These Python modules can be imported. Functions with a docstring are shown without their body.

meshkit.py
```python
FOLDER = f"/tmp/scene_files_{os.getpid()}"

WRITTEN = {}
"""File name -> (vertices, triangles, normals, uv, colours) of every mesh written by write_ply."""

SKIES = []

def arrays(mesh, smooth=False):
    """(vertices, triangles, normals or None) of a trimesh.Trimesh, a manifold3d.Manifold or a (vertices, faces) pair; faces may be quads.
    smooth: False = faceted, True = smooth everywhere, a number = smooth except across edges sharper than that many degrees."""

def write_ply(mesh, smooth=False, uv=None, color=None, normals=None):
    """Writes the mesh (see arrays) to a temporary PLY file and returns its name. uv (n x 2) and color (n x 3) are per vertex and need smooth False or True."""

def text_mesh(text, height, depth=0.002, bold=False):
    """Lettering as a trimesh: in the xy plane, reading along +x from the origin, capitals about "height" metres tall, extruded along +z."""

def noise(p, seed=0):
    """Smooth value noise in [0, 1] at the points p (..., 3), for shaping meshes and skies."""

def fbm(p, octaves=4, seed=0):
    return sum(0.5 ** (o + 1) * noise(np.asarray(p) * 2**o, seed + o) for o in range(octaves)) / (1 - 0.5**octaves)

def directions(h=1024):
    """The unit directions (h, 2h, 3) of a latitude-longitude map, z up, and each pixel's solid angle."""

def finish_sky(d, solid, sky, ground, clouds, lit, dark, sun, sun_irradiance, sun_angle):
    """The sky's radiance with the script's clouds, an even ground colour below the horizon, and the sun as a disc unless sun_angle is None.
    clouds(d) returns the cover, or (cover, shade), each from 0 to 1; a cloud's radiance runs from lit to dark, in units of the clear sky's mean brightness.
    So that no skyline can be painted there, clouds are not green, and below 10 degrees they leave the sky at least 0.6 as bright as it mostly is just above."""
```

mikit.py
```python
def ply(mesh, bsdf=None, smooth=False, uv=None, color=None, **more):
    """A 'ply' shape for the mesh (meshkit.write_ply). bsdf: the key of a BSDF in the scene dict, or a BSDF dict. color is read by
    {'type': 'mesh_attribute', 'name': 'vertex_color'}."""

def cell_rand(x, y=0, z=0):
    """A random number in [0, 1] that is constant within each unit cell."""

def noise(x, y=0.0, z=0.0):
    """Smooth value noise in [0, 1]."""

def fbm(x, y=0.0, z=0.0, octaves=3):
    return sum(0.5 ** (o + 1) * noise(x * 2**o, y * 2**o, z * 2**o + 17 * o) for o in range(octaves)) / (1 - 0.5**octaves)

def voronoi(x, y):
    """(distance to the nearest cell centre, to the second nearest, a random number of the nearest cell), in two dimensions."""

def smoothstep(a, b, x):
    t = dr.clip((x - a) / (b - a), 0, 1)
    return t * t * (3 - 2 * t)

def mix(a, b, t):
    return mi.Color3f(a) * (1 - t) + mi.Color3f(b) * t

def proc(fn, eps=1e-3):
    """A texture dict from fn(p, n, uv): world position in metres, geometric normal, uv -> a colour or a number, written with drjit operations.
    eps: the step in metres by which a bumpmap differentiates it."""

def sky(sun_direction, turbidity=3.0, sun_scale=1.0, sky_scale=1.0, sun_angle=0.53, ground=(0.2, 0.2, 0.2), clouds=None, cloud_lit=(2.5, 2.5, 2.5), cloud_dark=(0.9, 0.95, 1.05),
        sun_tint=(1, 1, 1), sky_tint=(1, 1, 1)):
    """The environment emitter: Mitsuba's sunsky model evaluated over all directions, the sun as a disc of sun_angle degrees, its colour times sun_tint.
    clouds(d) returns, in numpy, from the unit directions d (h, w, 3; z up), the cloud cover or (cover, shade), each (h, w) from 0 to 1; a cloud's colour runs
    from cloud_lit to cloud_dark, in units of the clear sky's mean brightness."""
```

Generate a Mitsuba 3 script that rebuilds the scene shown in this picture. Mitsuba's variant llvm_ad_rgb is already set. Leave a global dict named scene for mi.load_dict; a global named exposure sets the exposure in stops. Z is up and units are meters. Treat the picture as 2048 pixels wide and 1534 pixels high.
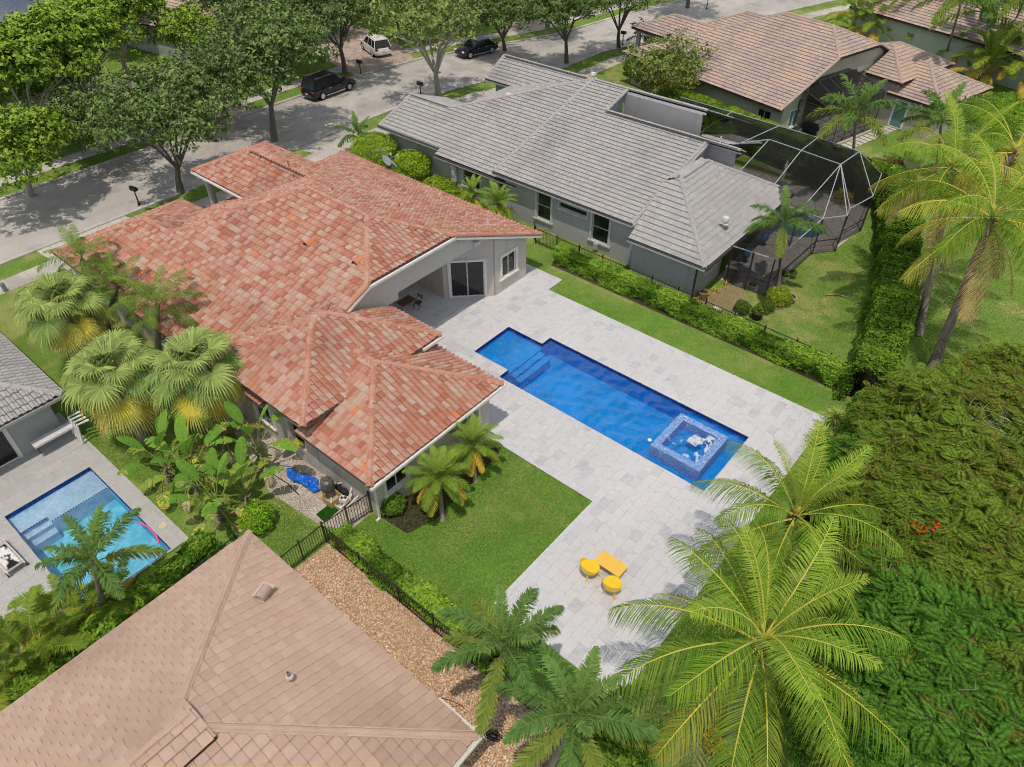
import math, random, numpy as np, trimesh, shapely
import mitsuba as mi, drjit as dr, mikit, meshkit
from mikit import noise, fbm, voronoi, smoothstep, mix, cell_rand
from shapely.geometry import Polygon, LineString, Point, box as sbox
T = mi.ScalarTransform4f
scene, labels = {}, {}
# ---------------------------------------------------------------- camera, sky, exposure
EYE = np.array([0.0, 0.0, 24.5])
FWD = np.array([-0.48330041, 0.5712666, -0.66338163])
UP = -np.array([0.42655797, -0.50806198, -0.74827891])
scene['camera'] = {'type': 'perspective', 'fov': 70.609, 'fov_axis': 'x', 'near_clip': 0.5, 'far_clip': 2000.0,
                   'to_world': T().look_at(origin=EYE.tolist(), target=(EYE + FWD).tolist(), up=UP.tolist())}
SUN = (0.46, -0.75, 2.75)


def fill_clouds(d):  # clouds out of view, added to the sky to fill the shadows
    p = d / np.maximum(d[..., 2:3], 0.08)
    f = meshkit.fbm(np.concatenate([p[..., :2] * 0.9 + 3.1, p[..., :1] * 0 + 0.5], -1), 5, 4)
    return np.clip((f - 0.36) / 0.16, 0, 1) * 0.95, np.clip((f - 0.62) / 0.25, 0, 1) * 0.5


scene['sky'] = mikit.sky(SUN, turbidity=3, sun_scale=0.97, sky_scale=1.45, sun_tint=(0.975, 1.0, 1.05), clouds=fill_clouds)
exposure = 0.85
# ---------------------------------------------------------------- mesh helpers
rng = np.random.default_rng(7)
_used = {}


def num(base):
    n = _used.get(base, 0)
    _used[base] = n + 1
    return base if n == 0 else '%s_%03d' % (base, n)


class MB:
    """collects triangles; c = vertex colours, uv = per-vertex uv"""
    def __init__(s):
        s.v, s.f, s.c, s.t, s.n = [], [], [], [], 0

    def add(s, v, f, c=None, uv=None):
        v = np.asarray(v, float).reshape(-1, 3)
        f = np.asarray(f, int)
        if f.ndim == 2 and f.shape[1] == 4:
            f = np.vstack([f[:, [0, 1, 2]], f[:, [0, 2, 3]]])
        s.v.append(v); s.f.append(f + s.n); s.n += len(v)
        s.c.append(np.broadcast_to(np.asarray((1, 1, 1) if c is None else c, float), (len(v), 3)))
        s.t.append(np.broadcast_to(np.asarray((0, 0) if uv is None else uv, float), (len(v), 2)))
        return s

    def box(s, c, size, rz=0.0, col=None, taper=1.0):
        x, y, z = np.array(size) / 2.0
        v = np.array([[i * x * (taper if k > 0 else 1), j * y * (taper if k > 0 else 1), k * z] for i in (-1, 1) for j in (-1, 1) for k in (-1, 1)], float)
        f = [[0, 1, 3, 2], [4, 6, 7, 5], [0, 4, 5, 1], [2, 3, 7, 6], [0, 2, 6, 4], [1, 5, 7, 3]]
        return s.add(v @ rotz(rz).T + np.array(c, float), f, col)

    def bar(s, a, b, w, h, col=None):
        """box beam from a to b, width w (horizontal), height h"""
        a, b = np.array(a, float), np.array(b, float)
        d = b - a; L = np.linalg.norm(d); d /= L
        u = np.cross(d, [0, 0, 1.0])
        u = np.array([1.0, 0, 0]) if np.linalg.norm(u) < 1e-6 else u / np.linalg.norm(u)
        w2 = np.cross(u, d)
        v = [p + u * i * w / 2 + w2 * j * h / 2 for p in (a, b) for i, j in ((-1, -1), (1, -1), (1, 1), (-1, 1))]
        return s.add(v, [[0, 1, 5, 4], [1, 2, 6, 5], [2, 3, 7, 6], [3, 0, 4, 7], [0, 3, 2, 1], [4, 5, 6, 7]], col)

    def tube(s, p, r, sides=7, col=None, cap=True):
        p = np.asarray(p, float); n = len(p)
        r = np.broadcast_to(np.asarray(r, float), (n,))
        t = np.gradient(p, axis=0); t /= np.linalg.norm(t, axis=1, keepdims=True) + 1e-12
        ref = np.array([0.31, 0.95, 0.07]) if abs(t[0][2]) > 0.8 else np.array([0, 0, 1.0])
        a = np.cross(t, ref); a /= np.linalg.norm(a, axis=1, keepdims=True) + 1e-12
        b = np.cross(t, a)
        th = np.arange(sides) * 2 * np.pi / sides
        v = (p[:, None] + r[:, None, None] * (np.cos(th)[None, :, None] * a[:, None] + np.sin(th)[None, :, None] * b[:, None])).reshape(-1, 3)
        i, j = np.meshgrid(np.arange(n - 1), np.arange(sides), indexing='ij')
        j2 = (j + 1) % sides
        q = np.stack([i * sides + j, i * sides + j2, (i + 1) * sides + j2, (i + 1) * sides + j], -1).reshape(-1, 4)
        f = np.vstack([q[:, [0, 1, 2]], q[:, [0, 2, 3]]])
        if cap:
            k = np.arange(1, sides - 1)
            f = np.vstack([f, np.stack([k * 0, k, k + 1], 1), np.stack([k * 0, k + 1, k], 1) + (n - 1) * sides])
        return s.add(v, f, col)

    def poly(s, pts, col=None):
        """planar convex/concave polygon of 3D points"""
        pts = np.asarray(pts, float)
        return s.add(pts, tri3(pts), col)

    def prism(s, poly, z0, z1, col=None):
        m = trimesh.creation.extrude_polygon(poly if isinstance(poly, Polygon) else Polygon(poly), z1 - z0, engine='earcut')
        return s.add(np.array(m.vertices) + [0, 0, z0], m.faces, col)

    def mesh(s, m, col=None, M=None):
        v = np.array(m.vertices)
        if M is not None:
            v = v @ np.asarray(M)[:3, :3].T + np.asarray(M)[:3, 3]
        return s.add(v, np.array(m.faces), col)

    def lathe(s, prof, c=(0, 0, 0), sides=16, col=None):
        prof = np.array(prof, float); n = len(prof)
        th = np.arange(sides) * 2 * np.pi / sides
        v = np.stack([prof[:, None, 0] * np.cos(th), prof[:, None, 0] * np.sin(th), np.broadcast_to(prof[:, None, 1], (n, sides))], -1).reshape(-1, 3) + np.array(c, float)
        i, j = np.meshgrid(np.arange(n - 1), np.arange(sides), indexing='ij')
        q = np.stack([i * sides + j, i * sides + (j + 1) % sides, (i + 1) * sides + (j + 1) % sides, (i + 1) * sides + j], -1).reshape(-1, 4)
        return s.add(v, q, col)

    def arr(s):
        return np.vstack(s.v), np.vstack(s.f), np.vstack(s.c), np.vstack(s.t)

    def xf(s, M):
        """transform everything so far"""
        M = np.asarray(M)
        s.v = [v @ M[:3, :3].T + M[:3, 3] for v in s.v]
        return s


def rotz(a):
    c, s = math.cos(a), math.sin(a)
    return np.array([[c, -s, 0], [s, c, 0], [0, 0, 1.0]])


def mat(loc=(0, 0, 0), rz=0.0, sc=1.0, R=None):
    M = np.eye(4)
    M[:3, :3] = (rotz(rz) if R is None else R) * sc
    M[:3, 3] = loc
    return M


def tri3(pts):
    pts = np.asarray(pts, float)
    if len(pts) == 3:
        return [[0, 1, 2]]
    n = np.zeros(3)
    for i in range(len(pts)):
        n += np.cross(pts[i], pts[(i + 1) % len(pts)])
    k = int(np.argmax(np.abs(n)))
    p2 = np.delete(pts, k, 1)
    v, f = trimesh.creation.triangulate_polygon(Polygon(p2), engine='earcut')
    idx = [int(np.argmin(((p2 - q) ** 2).sum(1))) for q in v]
    return [[idx[i] for i in t] for t in f]


FILES = {}


def cply(v, f, c, bsdf, smooth=False):
    """a ply whose colours ride in the uv (one colour per face), so that Mitsuba can join the meshes of a material"""
    v, f, c = np.asarray(v, float), np.asarray(f, int), np.asarray(c, float)
    fc = c[f].mean(1)
    if np.abs(c[f] - fc[:, None]).max() > 1e-4:
        v, c, f, smooth = v[f].reshape(-1, 3), np.repeat(fc, 3, 0), np.arange(len(f) * 3).reshape(-1, 3), False
    q = np.round(np.sqrt(np.clip(c, 0, 1)) * 255)
    return mikit.ply((v, f), bsdf, smooth, uv=np.c_[q[:, 0] * 256 + q[:, 1] + .5, q[:, 2] / 255])


def put(key, mb, bsdf, smooth=False, col=False, uv=False, to_world=None):
    """one entry of the scene from an MB"""
    v, f, c, t = mb.arr() if isinstance(mb, MB) else mb
    kw = {}
    if isinstance(bsdf, tuple):      # a plain colour
        c, col, bsdf = np.tile(bsdf, (len(v), 1)), True, 'matte'
    if bsdf in ALIAS:
        bsdf, i = ALIAS[bsdf]
        t, uv = np.tile((float(i), 0.0), (len(v), 1)), True
    if bsdf in PALETTE:
        c, col, uv, bsdf = tile_color(bsdf, t, v), True, False, 'matte'
    if smooth not in (True, False) and (col or uv):
        smooth = False
    if col:
        d = scene[key] = cply(v, f, c, bsdf, smooth)
        if to_world is not None:
            d['to_world'] = T(to_world)
        return d
    if uv:
        kw['uv'] = t
    d = mikit.ply((v, f), bsdf, smooth, **kw)
    if to_world is not None:
        d['to_world'] = T(to_world)
    scene[key] = d
    return d


def thing(name, label, cat, group=None):
    k = num(name)
    labels[k] = {'label': label, 'category': cat}
    if group:
        labels[k]['group'] = group
    return k


def part(parent, name, mb, bsdf, smooth=False, label=None, kind=None, **kw):
    k = num(parent + '__' + name)
    put(k, mb, bsdf, smooth, **kw)
    if label or kind:
        labels[k] = {}
        if label:
            labels[k]['label'] = label
        if kind:
            labels[k]['kind'] = kind
    return k


def clone(parent, name, proto, M):
    """another entry sharing a ply dict"""
    k = num(parent + '__' + name)
    scene[k] = {**proto, 'to_world': T(M)}
    return k


def struct(name, mb, bsdf, smooth=False, **kw):
    k = num(name)
    put(k, mb, bsdf, smooth, **kw)
    labels[k] = {'kind': 'structure'}
    return k


def P2(pts):
    return [(p[0], p[1]) for p in pts]


def sheet(poly, z):
    """flat triangulated polygon (shapely, may have holes) at height z"""
    mb = MB()
    for g in getattr(poly, 'geoms', [poly]):
        if g.is_empty or g.area < 1e-4:
            continue
        v, f = trimesh.creation.triangulate_polygon(g, engine='earcut')
        mb.add(np.c_[v, np.full(len(v), z)], f)
    return mb


# ---------------------------------------------------------------- materials
def rgb(r, g, b):
    return {'type': 'rgb', 'value': [r, g, b]}


def two(d):
    return {'type': 'twosided', 'bsdf': d}


def pr(color, rough=0.6, **k):
    return two({'type': 'principled', 'base_color': color if isinstance(color, dict) else rgb(*color), 'roughness': rough, **k})


def df(t):
    return two({'type': 'diffuse', 'reflectance': t})


def unpack(uv, k=1.0):
    r = dr.floor(uv.x / 256)
    g = dr.floor(uv.x - r * 256)
    return mi.Color3f(dr.square(r / 255), dr.square(g / 255), dr.square(uv.y)) * k


def f_col(p, n, uv):
    return unpack(uv)


def f_leaf(p, n, uv):
    return unpack(uv, LEAF_GAIN)


LEAF_GAIN = 1.7
VC, VCB = mikit.proc(f_col), mikit.proc(f_leaf)


def pick(i, cols):
    """the colour with the (float) index i"""
    c = mi.Color3f(*cols[0])
    for k in range(1, len(cols)):
        c = dr.select(i > k - .5, mi.Color3f(*cols[k]), c)
    return c


def pickf(i, vals):
    c = mi.Float(vals[0])
    for k in range(1, len(vals)):
        c = dr.select(i > k - .5, vals[k], c)
    return c


# every material below covers several surfaces; uv.x of the mesh says which one
STUCCO = ['stucco_cream', 'stucco_grey', 'stucco_beige', 'stucco_blue']
GROUND = ['grass_main', 'grass_wild', 'soil', 'mulch', 'gravel_base']
PAVE = ['asphalt', 'concrete', 'pavers']
MOSAIC = ['mosaic_blue', 'mosaic_dark', 'plaster_aqua', 'plaster_shelf']
ALIAS = {n: (b, i) for b, l in (('stucco', STUCCO), ('ground_cover', GROUND), ('paving', PAVE), ('mosaic', MOSAIC)) for i, n in enumerate(l)}


def f_stucco(p, n, uv):
    c = pick(uv.x, [(0.60, 0.565, 0.52), (0.40, 0.415, 0.435), (0.47, 0.46, 0.415), (0.44, 0.475, 0.48)])
    g = noise(p.x * 11, p.y * 11, p.z * 11)
    d = noise(p.x * .7, p.y * .7, p.z * .9)
    streak = smoothstep(.62, .9, noise(p.x * 3.1, p.y * 3.1, p.z * .35))
    return c * (.84 + .15 * g + .13 * d) * (1 - .10 * streak)


def f_ground(p, n, uv):
    f = noise(p.x * 26, p.y * 26, 0.0)
    f2 = noise(p.x * 61, p.y * 61, 4.0)
    m = noise(p.x * 1.1, p.y * 1.1, 2.0) * .6 + noise(p.x * 3.7, p.y * 3.7, 3.0) * .4
    d = smoothstep(0.45, 0.8, noise(p.x * .45 + 7, p.y * .45, 5.0) * .6 + noise(p.x * 1.9, p.y * 1.9, 6.0) * .4)
    k = uv.x
    c0 = pick(k, [(0.10, 0.205, 0.03), (0.12, 0.205, 0.04), (.24, .19, .11), (0.035, 0.026, 0.022), (0.52, 0.48, 0.44)])
    c1 = pick(k, [(0.155, 0.275, 0.055), (0.17, 0.285, 0.06), (.32, .27, .17), (0.08, 0.062, 0.052), (0.44, 0.40, 0.35)])
    c2 = pick(k, [(0.28, 0.30, 0.10), (0.33, 0.33, 0.13), (.15, .18, .06), (0.12, 0.095, 0.08), (0.33, 0.28, 0.24)])
    dd = d * pickf(k, [.4, .65, .6, .4, .8])
    return mix(mix(c0, c1, m), c2, dd) * (.52 + .60 * f + .36 * f2)


def f_pave(p, n, uv):
    k = uv.x
    g = noise(p.x * 38, p.y * 38, 0.0)
    d = noise(p.x * .35, p.y * .14, 0.0) * .6 + noise(p.x * 1.3, p.y * .9, 1.0) * .4
    st = smoothstep(.66, .86, noise(p.x * .8, p.y * .8, 9.0))
    j = dr.abs(p.y / 1.6 - dr.floor(p.y / 1.6) - 0.5)
    joint = smoothstep(0.488, 0.495, j) * pickf(k, [0, .35, 0])
    r = cell_rand(p.x * 1.6 + dr.floor(p.y * 3.2) * 0.5, p.y * 3.2, 1.0)
    c = pick(k, [(0.47, 0.455, 0.44), (0.52, 0.50, 0.475), (0.48, 0.39, 0.345)])
    c = c * dr.select(k > 1.5, .84 + .3 * r, 1.0)
    return c * (.66 + .26 * g + .36 * d) * (1 - .16 * st) * (1 - joint)


def f_stone(p, n, uv):
    """marble slabs (uv.x 0 to 1) and grey porcelain slabs (uv.x from 2): uv.x tone, uv.y the slab's own vein"""
    a = uv.y * 37.0
    ang = 0.5 + 0.9 * dr.sin(a * 3.1)
    cx, sx = dr.cos(ang), dr.sin(ang)
    u = p.x * cx + p.y * sx + a * 5
    v = -p.x * sx + p.y * cx
    w = noise(u * 1.9, v * 8.0, a) * .55 + noise(u * 5, v * 21.0, a + 3) * .45
    vein = smoothstep(0.50, 0.80, w)
    por = uv.x > 1.5
    t = dr.select(por, uv.x - 2, uv.x)
    base = mix((0.60, 0.615, 0.655), (0.43, 0.46, 0.515), smoothstep(0.72, 1.02, t) * 0.55 + 0.42 * vein)
    base = dr.select(por, mi.Color3f(.455, .46, .468) * (.88 + .2 * w + .06 * t), base)
    s = noise(p.x * .33, p.y * .33, 3.0)
    return base * (0.93 + 0.10 * noise(p.x * 34, p.y * 34, a)) * (0.94 + 0.10 * s)


def f_mosaic(p, n, uv):
    k = uv.x
    up = dr.abs(n.z) > .5
    ew = dr.abs(n.x) > .5
    qx = dr.select(up, p.x, dr.select(ew, p.z, p.x)); qy = dr.select(up, p.y, dr.select(ew, p.y, p.z))
    sc = pickf(k, [26.0, 26.0, 6.0, 9.0])
    r = cell_rand(qx * sc, qy * sc, 3.0)
    a = pick(k, [(0.004, 0.175, 0.58), (0.01, 0.03, 0.13), (0.10, 0.46, 0.68), (0.28, 0.45, 0.63)])
    b = pick(k, [(0.006, 0.225, 0.66), (0.02, 0.06, 0.24), (0.13, 0.52, 0.74), (0.31, 0.49, 0.67)])
    c = pick(k, [(0.03, 0.34, 0.76), (0.06, 0.14, 0.40), (0.18, 0.58, 0.80), (0.36, 0.54, 0.72)])
    return mix(mix(a, b, smoothstep(0.2, 0.6, r)), c, smoothstep(0.72, 1.0, r)) * (.84 + .32 * noise(p.x * 1.2, p.y * 1.2, p.z))


def f_spa(p, n, uv):
    u = dr.select(dr.abs(n.z) > .5, p.x, dr.select(dr.abs(n.x) > .5, p.z, p.x))
    v = dr.select(dr.abs(n.z) > .5, p.y, dr.select(dr.abs(n.x) > .5, p.y, p.z))
    a, b, r = voronoi(u * 13.0, v * 13.0)
    edge = smoothstep(0.06, 0.16, b - a)
    c = mix((0.03, 0.12, 0.42), (0.10, 0.30, 0.72), r)
    return mix((0.62, 0.72, 0.86), c, edge)


def f_bark(p, n, uv):
    r = noise(p.x * 7, p.y * 7, p.z * 2.2)
    ring = 0.5 + 0.5 * dr.sin(p.z * 42 + 3 * r)
    return mix((0.20, 0.175, 0.15), (0.40, 0.37, 0.33), r * 0.8) * (0.78 + 0.22 * ring)


# roof tiles carry their tones as vertex colours: palettes from tone 0 to 1, the last entry is the odd new tile
PALETTE = {
    'red_tile': [(0.40, 0.165, 0.12), (0.48, 0.225, 0.165), (0.52, 0.285, 0.22), (0.525, 0.35, 0.285), (0.55, 0.43, 0.365), (0.66, 0.25, 0.13)],
    'grey_tile': [(0.375, 0.38, 0.39), (0.41, 0.41, 0.42), (0.445, 0.45, 0.455), (.45, .45, .45)],
    'blend_tile': [(0.40, 0.295, 0.275), (0.405, 0.355, 0.35), (0.46, 0.365, 0.33), (0.52, 0.41, 0.345), (0.55, 0.41, 0.31), (.5, .4, .3)],
    'tan_tile': [(0.47, 0.34, 0.28), (0.50, 0.37, 0.305), (0.53, 0.40, 0.335), (.5, .4, .3)],
    'orange_tile': [(0.46, 0.18, 0.09), (0.60, 0.25, 0.12), (0.66, 0.33, 0.19), (.6, .3, .2)],
}


def tile_color(bs, uv, v=None, seed=0):
    """vertex colours of tiles from uv (tone, along the tile) and, if given, grime by place"""
    pal = np.array(PALETTE[bs])
    t = np.clip(uv[:, 0], 0, 1) * (len(pal) - 2)
    i = np.minimum(t.astype(int), len(pal) - 3); f = (t - i)[:, None]
    c = pal[i] * (1 - f) + pal[i + 1] * f
    c = np.where((uv[:, :1] > 1.5), pal[-1], c)
    c = c * (.93 + .09 * uv[:, 1:2])
    if v is not None:
        q = np.asarray(v)
        c = c * (1 - .16 * np.clip((meshkit.fbm(q * .45 + 9, 3, seed) - .5) * 4, 0, 1))[:, None] * (.93 + .14 * meshkit.noise(q * 6.0, seed + 1))[:, None]
    return c


B = {
    'stucco': df(mikit.proc(f_stucco)),
    'ground_cover': df(mikit.proc(f_ground)),
    'paving': df(mikit.proc(f_pave)),
    'stone': df(mikit.proc(f_stone)),
    'mosaic': df(mikit.proc(f_mosaic)),
    'spa_tile': df(mikit.proc(f_spa)),
    'bark': df(mikit.proc(f_bark)),
    'matte': df(VC),
    'paint': pr(VC, 0.35),
    'gloss': pr(VC, 0.12, clearcoat=1.0, clearcoat_gloss=0.95),
    'leaf': {'type': 'principledthin', 'base_color': VCB, 'roughness': 0.45, 'diff_trans': 0.6, 'spec_trans': 0.0, 'eta': 1.4},
    'leaf_matte': df(VCB),
    'glass_dark': pr((0.018, 0.02, 0.022), 0.06, specular=0.5),
    'glass_teal': pr((0.12, 0.27, 0.27), 0.06, specular=0.5),
    'water': {'type': 'thindielectric', 'int_ior': 1.33},
    'screen': {'type': 'mask', 'opacity': 0.52, 'bsdf': two({'type': 'diffuse', 'reflectance': rgb(0.022, 0.022, 0.025)})},
}
for _k, _d in B.items():
    scene[_k] = _d
WHITE = (0.74, 0.74, 0.73)
BLACK = (0.018, 0.018, 0.02)

# ================================================================ SETTING
POOL = sbox(-18.66, 21.04, -6.84, 25.31)
SHELF = sbox(-21.05, 21.75, -18.66, 24.6)
POOL2 = sbox(-28.78, 0.77, -21.9, 4.44)
big = sbox(-420, -260, 420, 620)
holes = POOL.union(SHELF).union(POOL2).buffer(0.06, join_style=2)
lake = Polygon(P2([(-94.77, 41.24, 0.00), (-93.94, 46.91, 0.00), (-83.06, 53.70, 0.00), (-90.85, 60.52, 0.00), (-109.28, 61.87, 0.00), (-118.52, 46.59, 0.00)]))
near_box = sbox(-96, -24, 32, 120)
_hole = holes
_g = sheet(big.difference(near_box), 0.0)
for _i in range(16):
    for _j in range(18):
        _c = sbox(-96 + 8 * _i, -24 + 8 * _j, -88 + 8 * _i, -16 + 8 * _j)
        _s = sheet(_c.difference(_hole), 0.0)
        if _s.v:
            _q = _s.arr(); _g.add(_q[0], _q[1])
struct('ground', _g, 'grass_wild')
struct('lake', sheet(Polygon(P2([(-118, 30), (-92, 28), (-88, 64), (-122, 70)])), 0.012), 'glass_dark')

# street: far and near kerb lines
near = [(-49.9, -60), (-49.9, 44), (-49.2, 50), (-47.4, 56), (-44.97, 60.58, 0.00)[:2], (-44.74, 67.50, 0.00)[:2], (-33.5, 104), (-16, 170)]
far = [(-58.6, -60), (-58.6, 46), (-57.6, 54), (-55.0, 61), (-52.0, 69), (-50.24, 81.80, 0.00)[:2], (-49.26, 87.53, 0.00)[:2], (-44, 104), (-27, 172)]
road = Polygon(near + far[::-1])
struct('road', sheet(road, 0.004), 'asphalt')


def strip(line, off0, off1, h, name, bs):
    L = LineString(line)
    a = L.buffer(max(off0, off1), single_sided=True, join_style=2)
    b = L.buffer(min(off0, off1), single_sided=True, join_style=2) if min(off0, off1) > 0 else Polygon()
    pg = a.difference(b)
    if h > 0.02:
        mb = MB()
        for g in getattr(pg, 'geoms', [pg]):
            mb.prism(g, 0.0, h)
    else:
        mb = sheet(pg, h)
    struct(name, mb, bs)


strip(near[::-1], 0.0, 0.32, 0.11, 'kerb', 'concrete')
strip(far, 0.0, 0.32, 0.11, 'kerb', 'concrete')
strip(near[::-1], 2.1, 3.7, 0.016, 'sidewalk', 'concrete')
strip(far, 2.3, 3.9, 0.016, 'sidewalk', 'concrete')
# driveways
struct('driveway', sheet(Polygon([(-49.7, 11.2), (-43.0, 11.6), (-43.0, 18.4), (-49.7, 17.2)]), 0.024), 'concrete')
struct('driveway', sheet(Polygon([(-49.7, 31.5), (-43.2, 33.6), (-43.2, 37.9), (-49.7, 37.6)]), 0.024), 'concrete')
struct('driveway', sheet(Polygon([(-43.85, 71.32, 0.00)[:2], (-43.22, 80.19, 0.00)[:2], (-40.43, 77.62, 0.00)[:2], (-40.23, 71.05, 0.00)[:2]]), 0.024), 'concrete')
struct('driveway', sheet(Polygon([(-58.8, 30.0), (-58.8, 34.5), (-68, 36), (-72, 38), (-76, 36), (-76, 27), (-68, 28.5)]), 0.024), 'pavers')
struct('driveway', sheet(Polygon([(-58.6, 46.0), (-57.6, 53.0), (-64, 56), (-76, 58), (-76, 50), (-64, 47)]), 0.024), 'pavers')
struct('driveway', sheet(Polygon([(-56.79, 65.20, 0.00)[:2], (-55.29, 71.43, 0.00)[:2], (-58.65, 79.73, 0.00)[:2], (-63.66, 74.09, 0.00)[:2]]), 0.024), 'pavers')

# lawns of the main garden
struct('lawn', sheet(sbox(-16.2, 10.2, -10.24, 17.44).union(sbox(-17.0, 8.4, -9.5, 10.97)).difference(sbox(-16.3, 9.0, -15.9, 9.5)), 0.008), 'grass_main')
struct('lawn', sheet(sbox(-22.9, 28.9, -3.2, 30.9).union(sbox(-4.8, 9.0, -2.6, 30.9)).union(sbox(-10.5, 8.3, -2.6, 10.97)), 0.008), 'grass_main')
# mulch bed under the pygmy palms, hedge soil
struct('mulch_bed', sheet(Polygon(P2([(-16.71, 11.01, 0.00), (-15.11, 11.14, 0.00), (-14.75, 12.39, 0.00), (-14.94, 15.10, 0.00), (-15.18, 17.07, 0.00), (-17.09, 17.82, 0.00)])).intersection(sbox(-17.2, 9, -13, 17.4)), 0.014), 'mulch')
struct('hedge_soil', sheet(sbox(-23.2, 31.2, -3.0, 32.3).union(sbox(-17.2, 8.72, -8.2, 9.55)), 0.014), 'mulch')

# marble patio: slab + pavers in running bond, long side along y
PATIO = sbox(-21.5, 21.5, -4.8, 28.93).union(sbox(-24.5, 17.2, -18.6, 28.93)).union(sbox(-23.6, 28.5, -21.6, 30.0)).union(sbox(-29.6, 17.2, -23.3, 24.4)) \
    .union(Polygon([(-25.9, 24.2), (-23.5, 26.6), (-23.5, 24)])).union(sbox(-24.4, 28.95, -21.6, 30.3)).union(sbox(-10.24, 10.97, -4.5, 21.5)).union(sbox(-18.6, 17.44, -4.6, 21.5)).union(sbox(-5.2, 10.97, -4.5, 28.93))
PATIO = PATIO.union(sbox(-24, 16.5, -16.2, 19)).difference(POOL.union(SHELF)).buffer(0)
struct('patio', sheet(PATIO, 0.030), (0.30, 0.30, 0.31))


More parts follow.
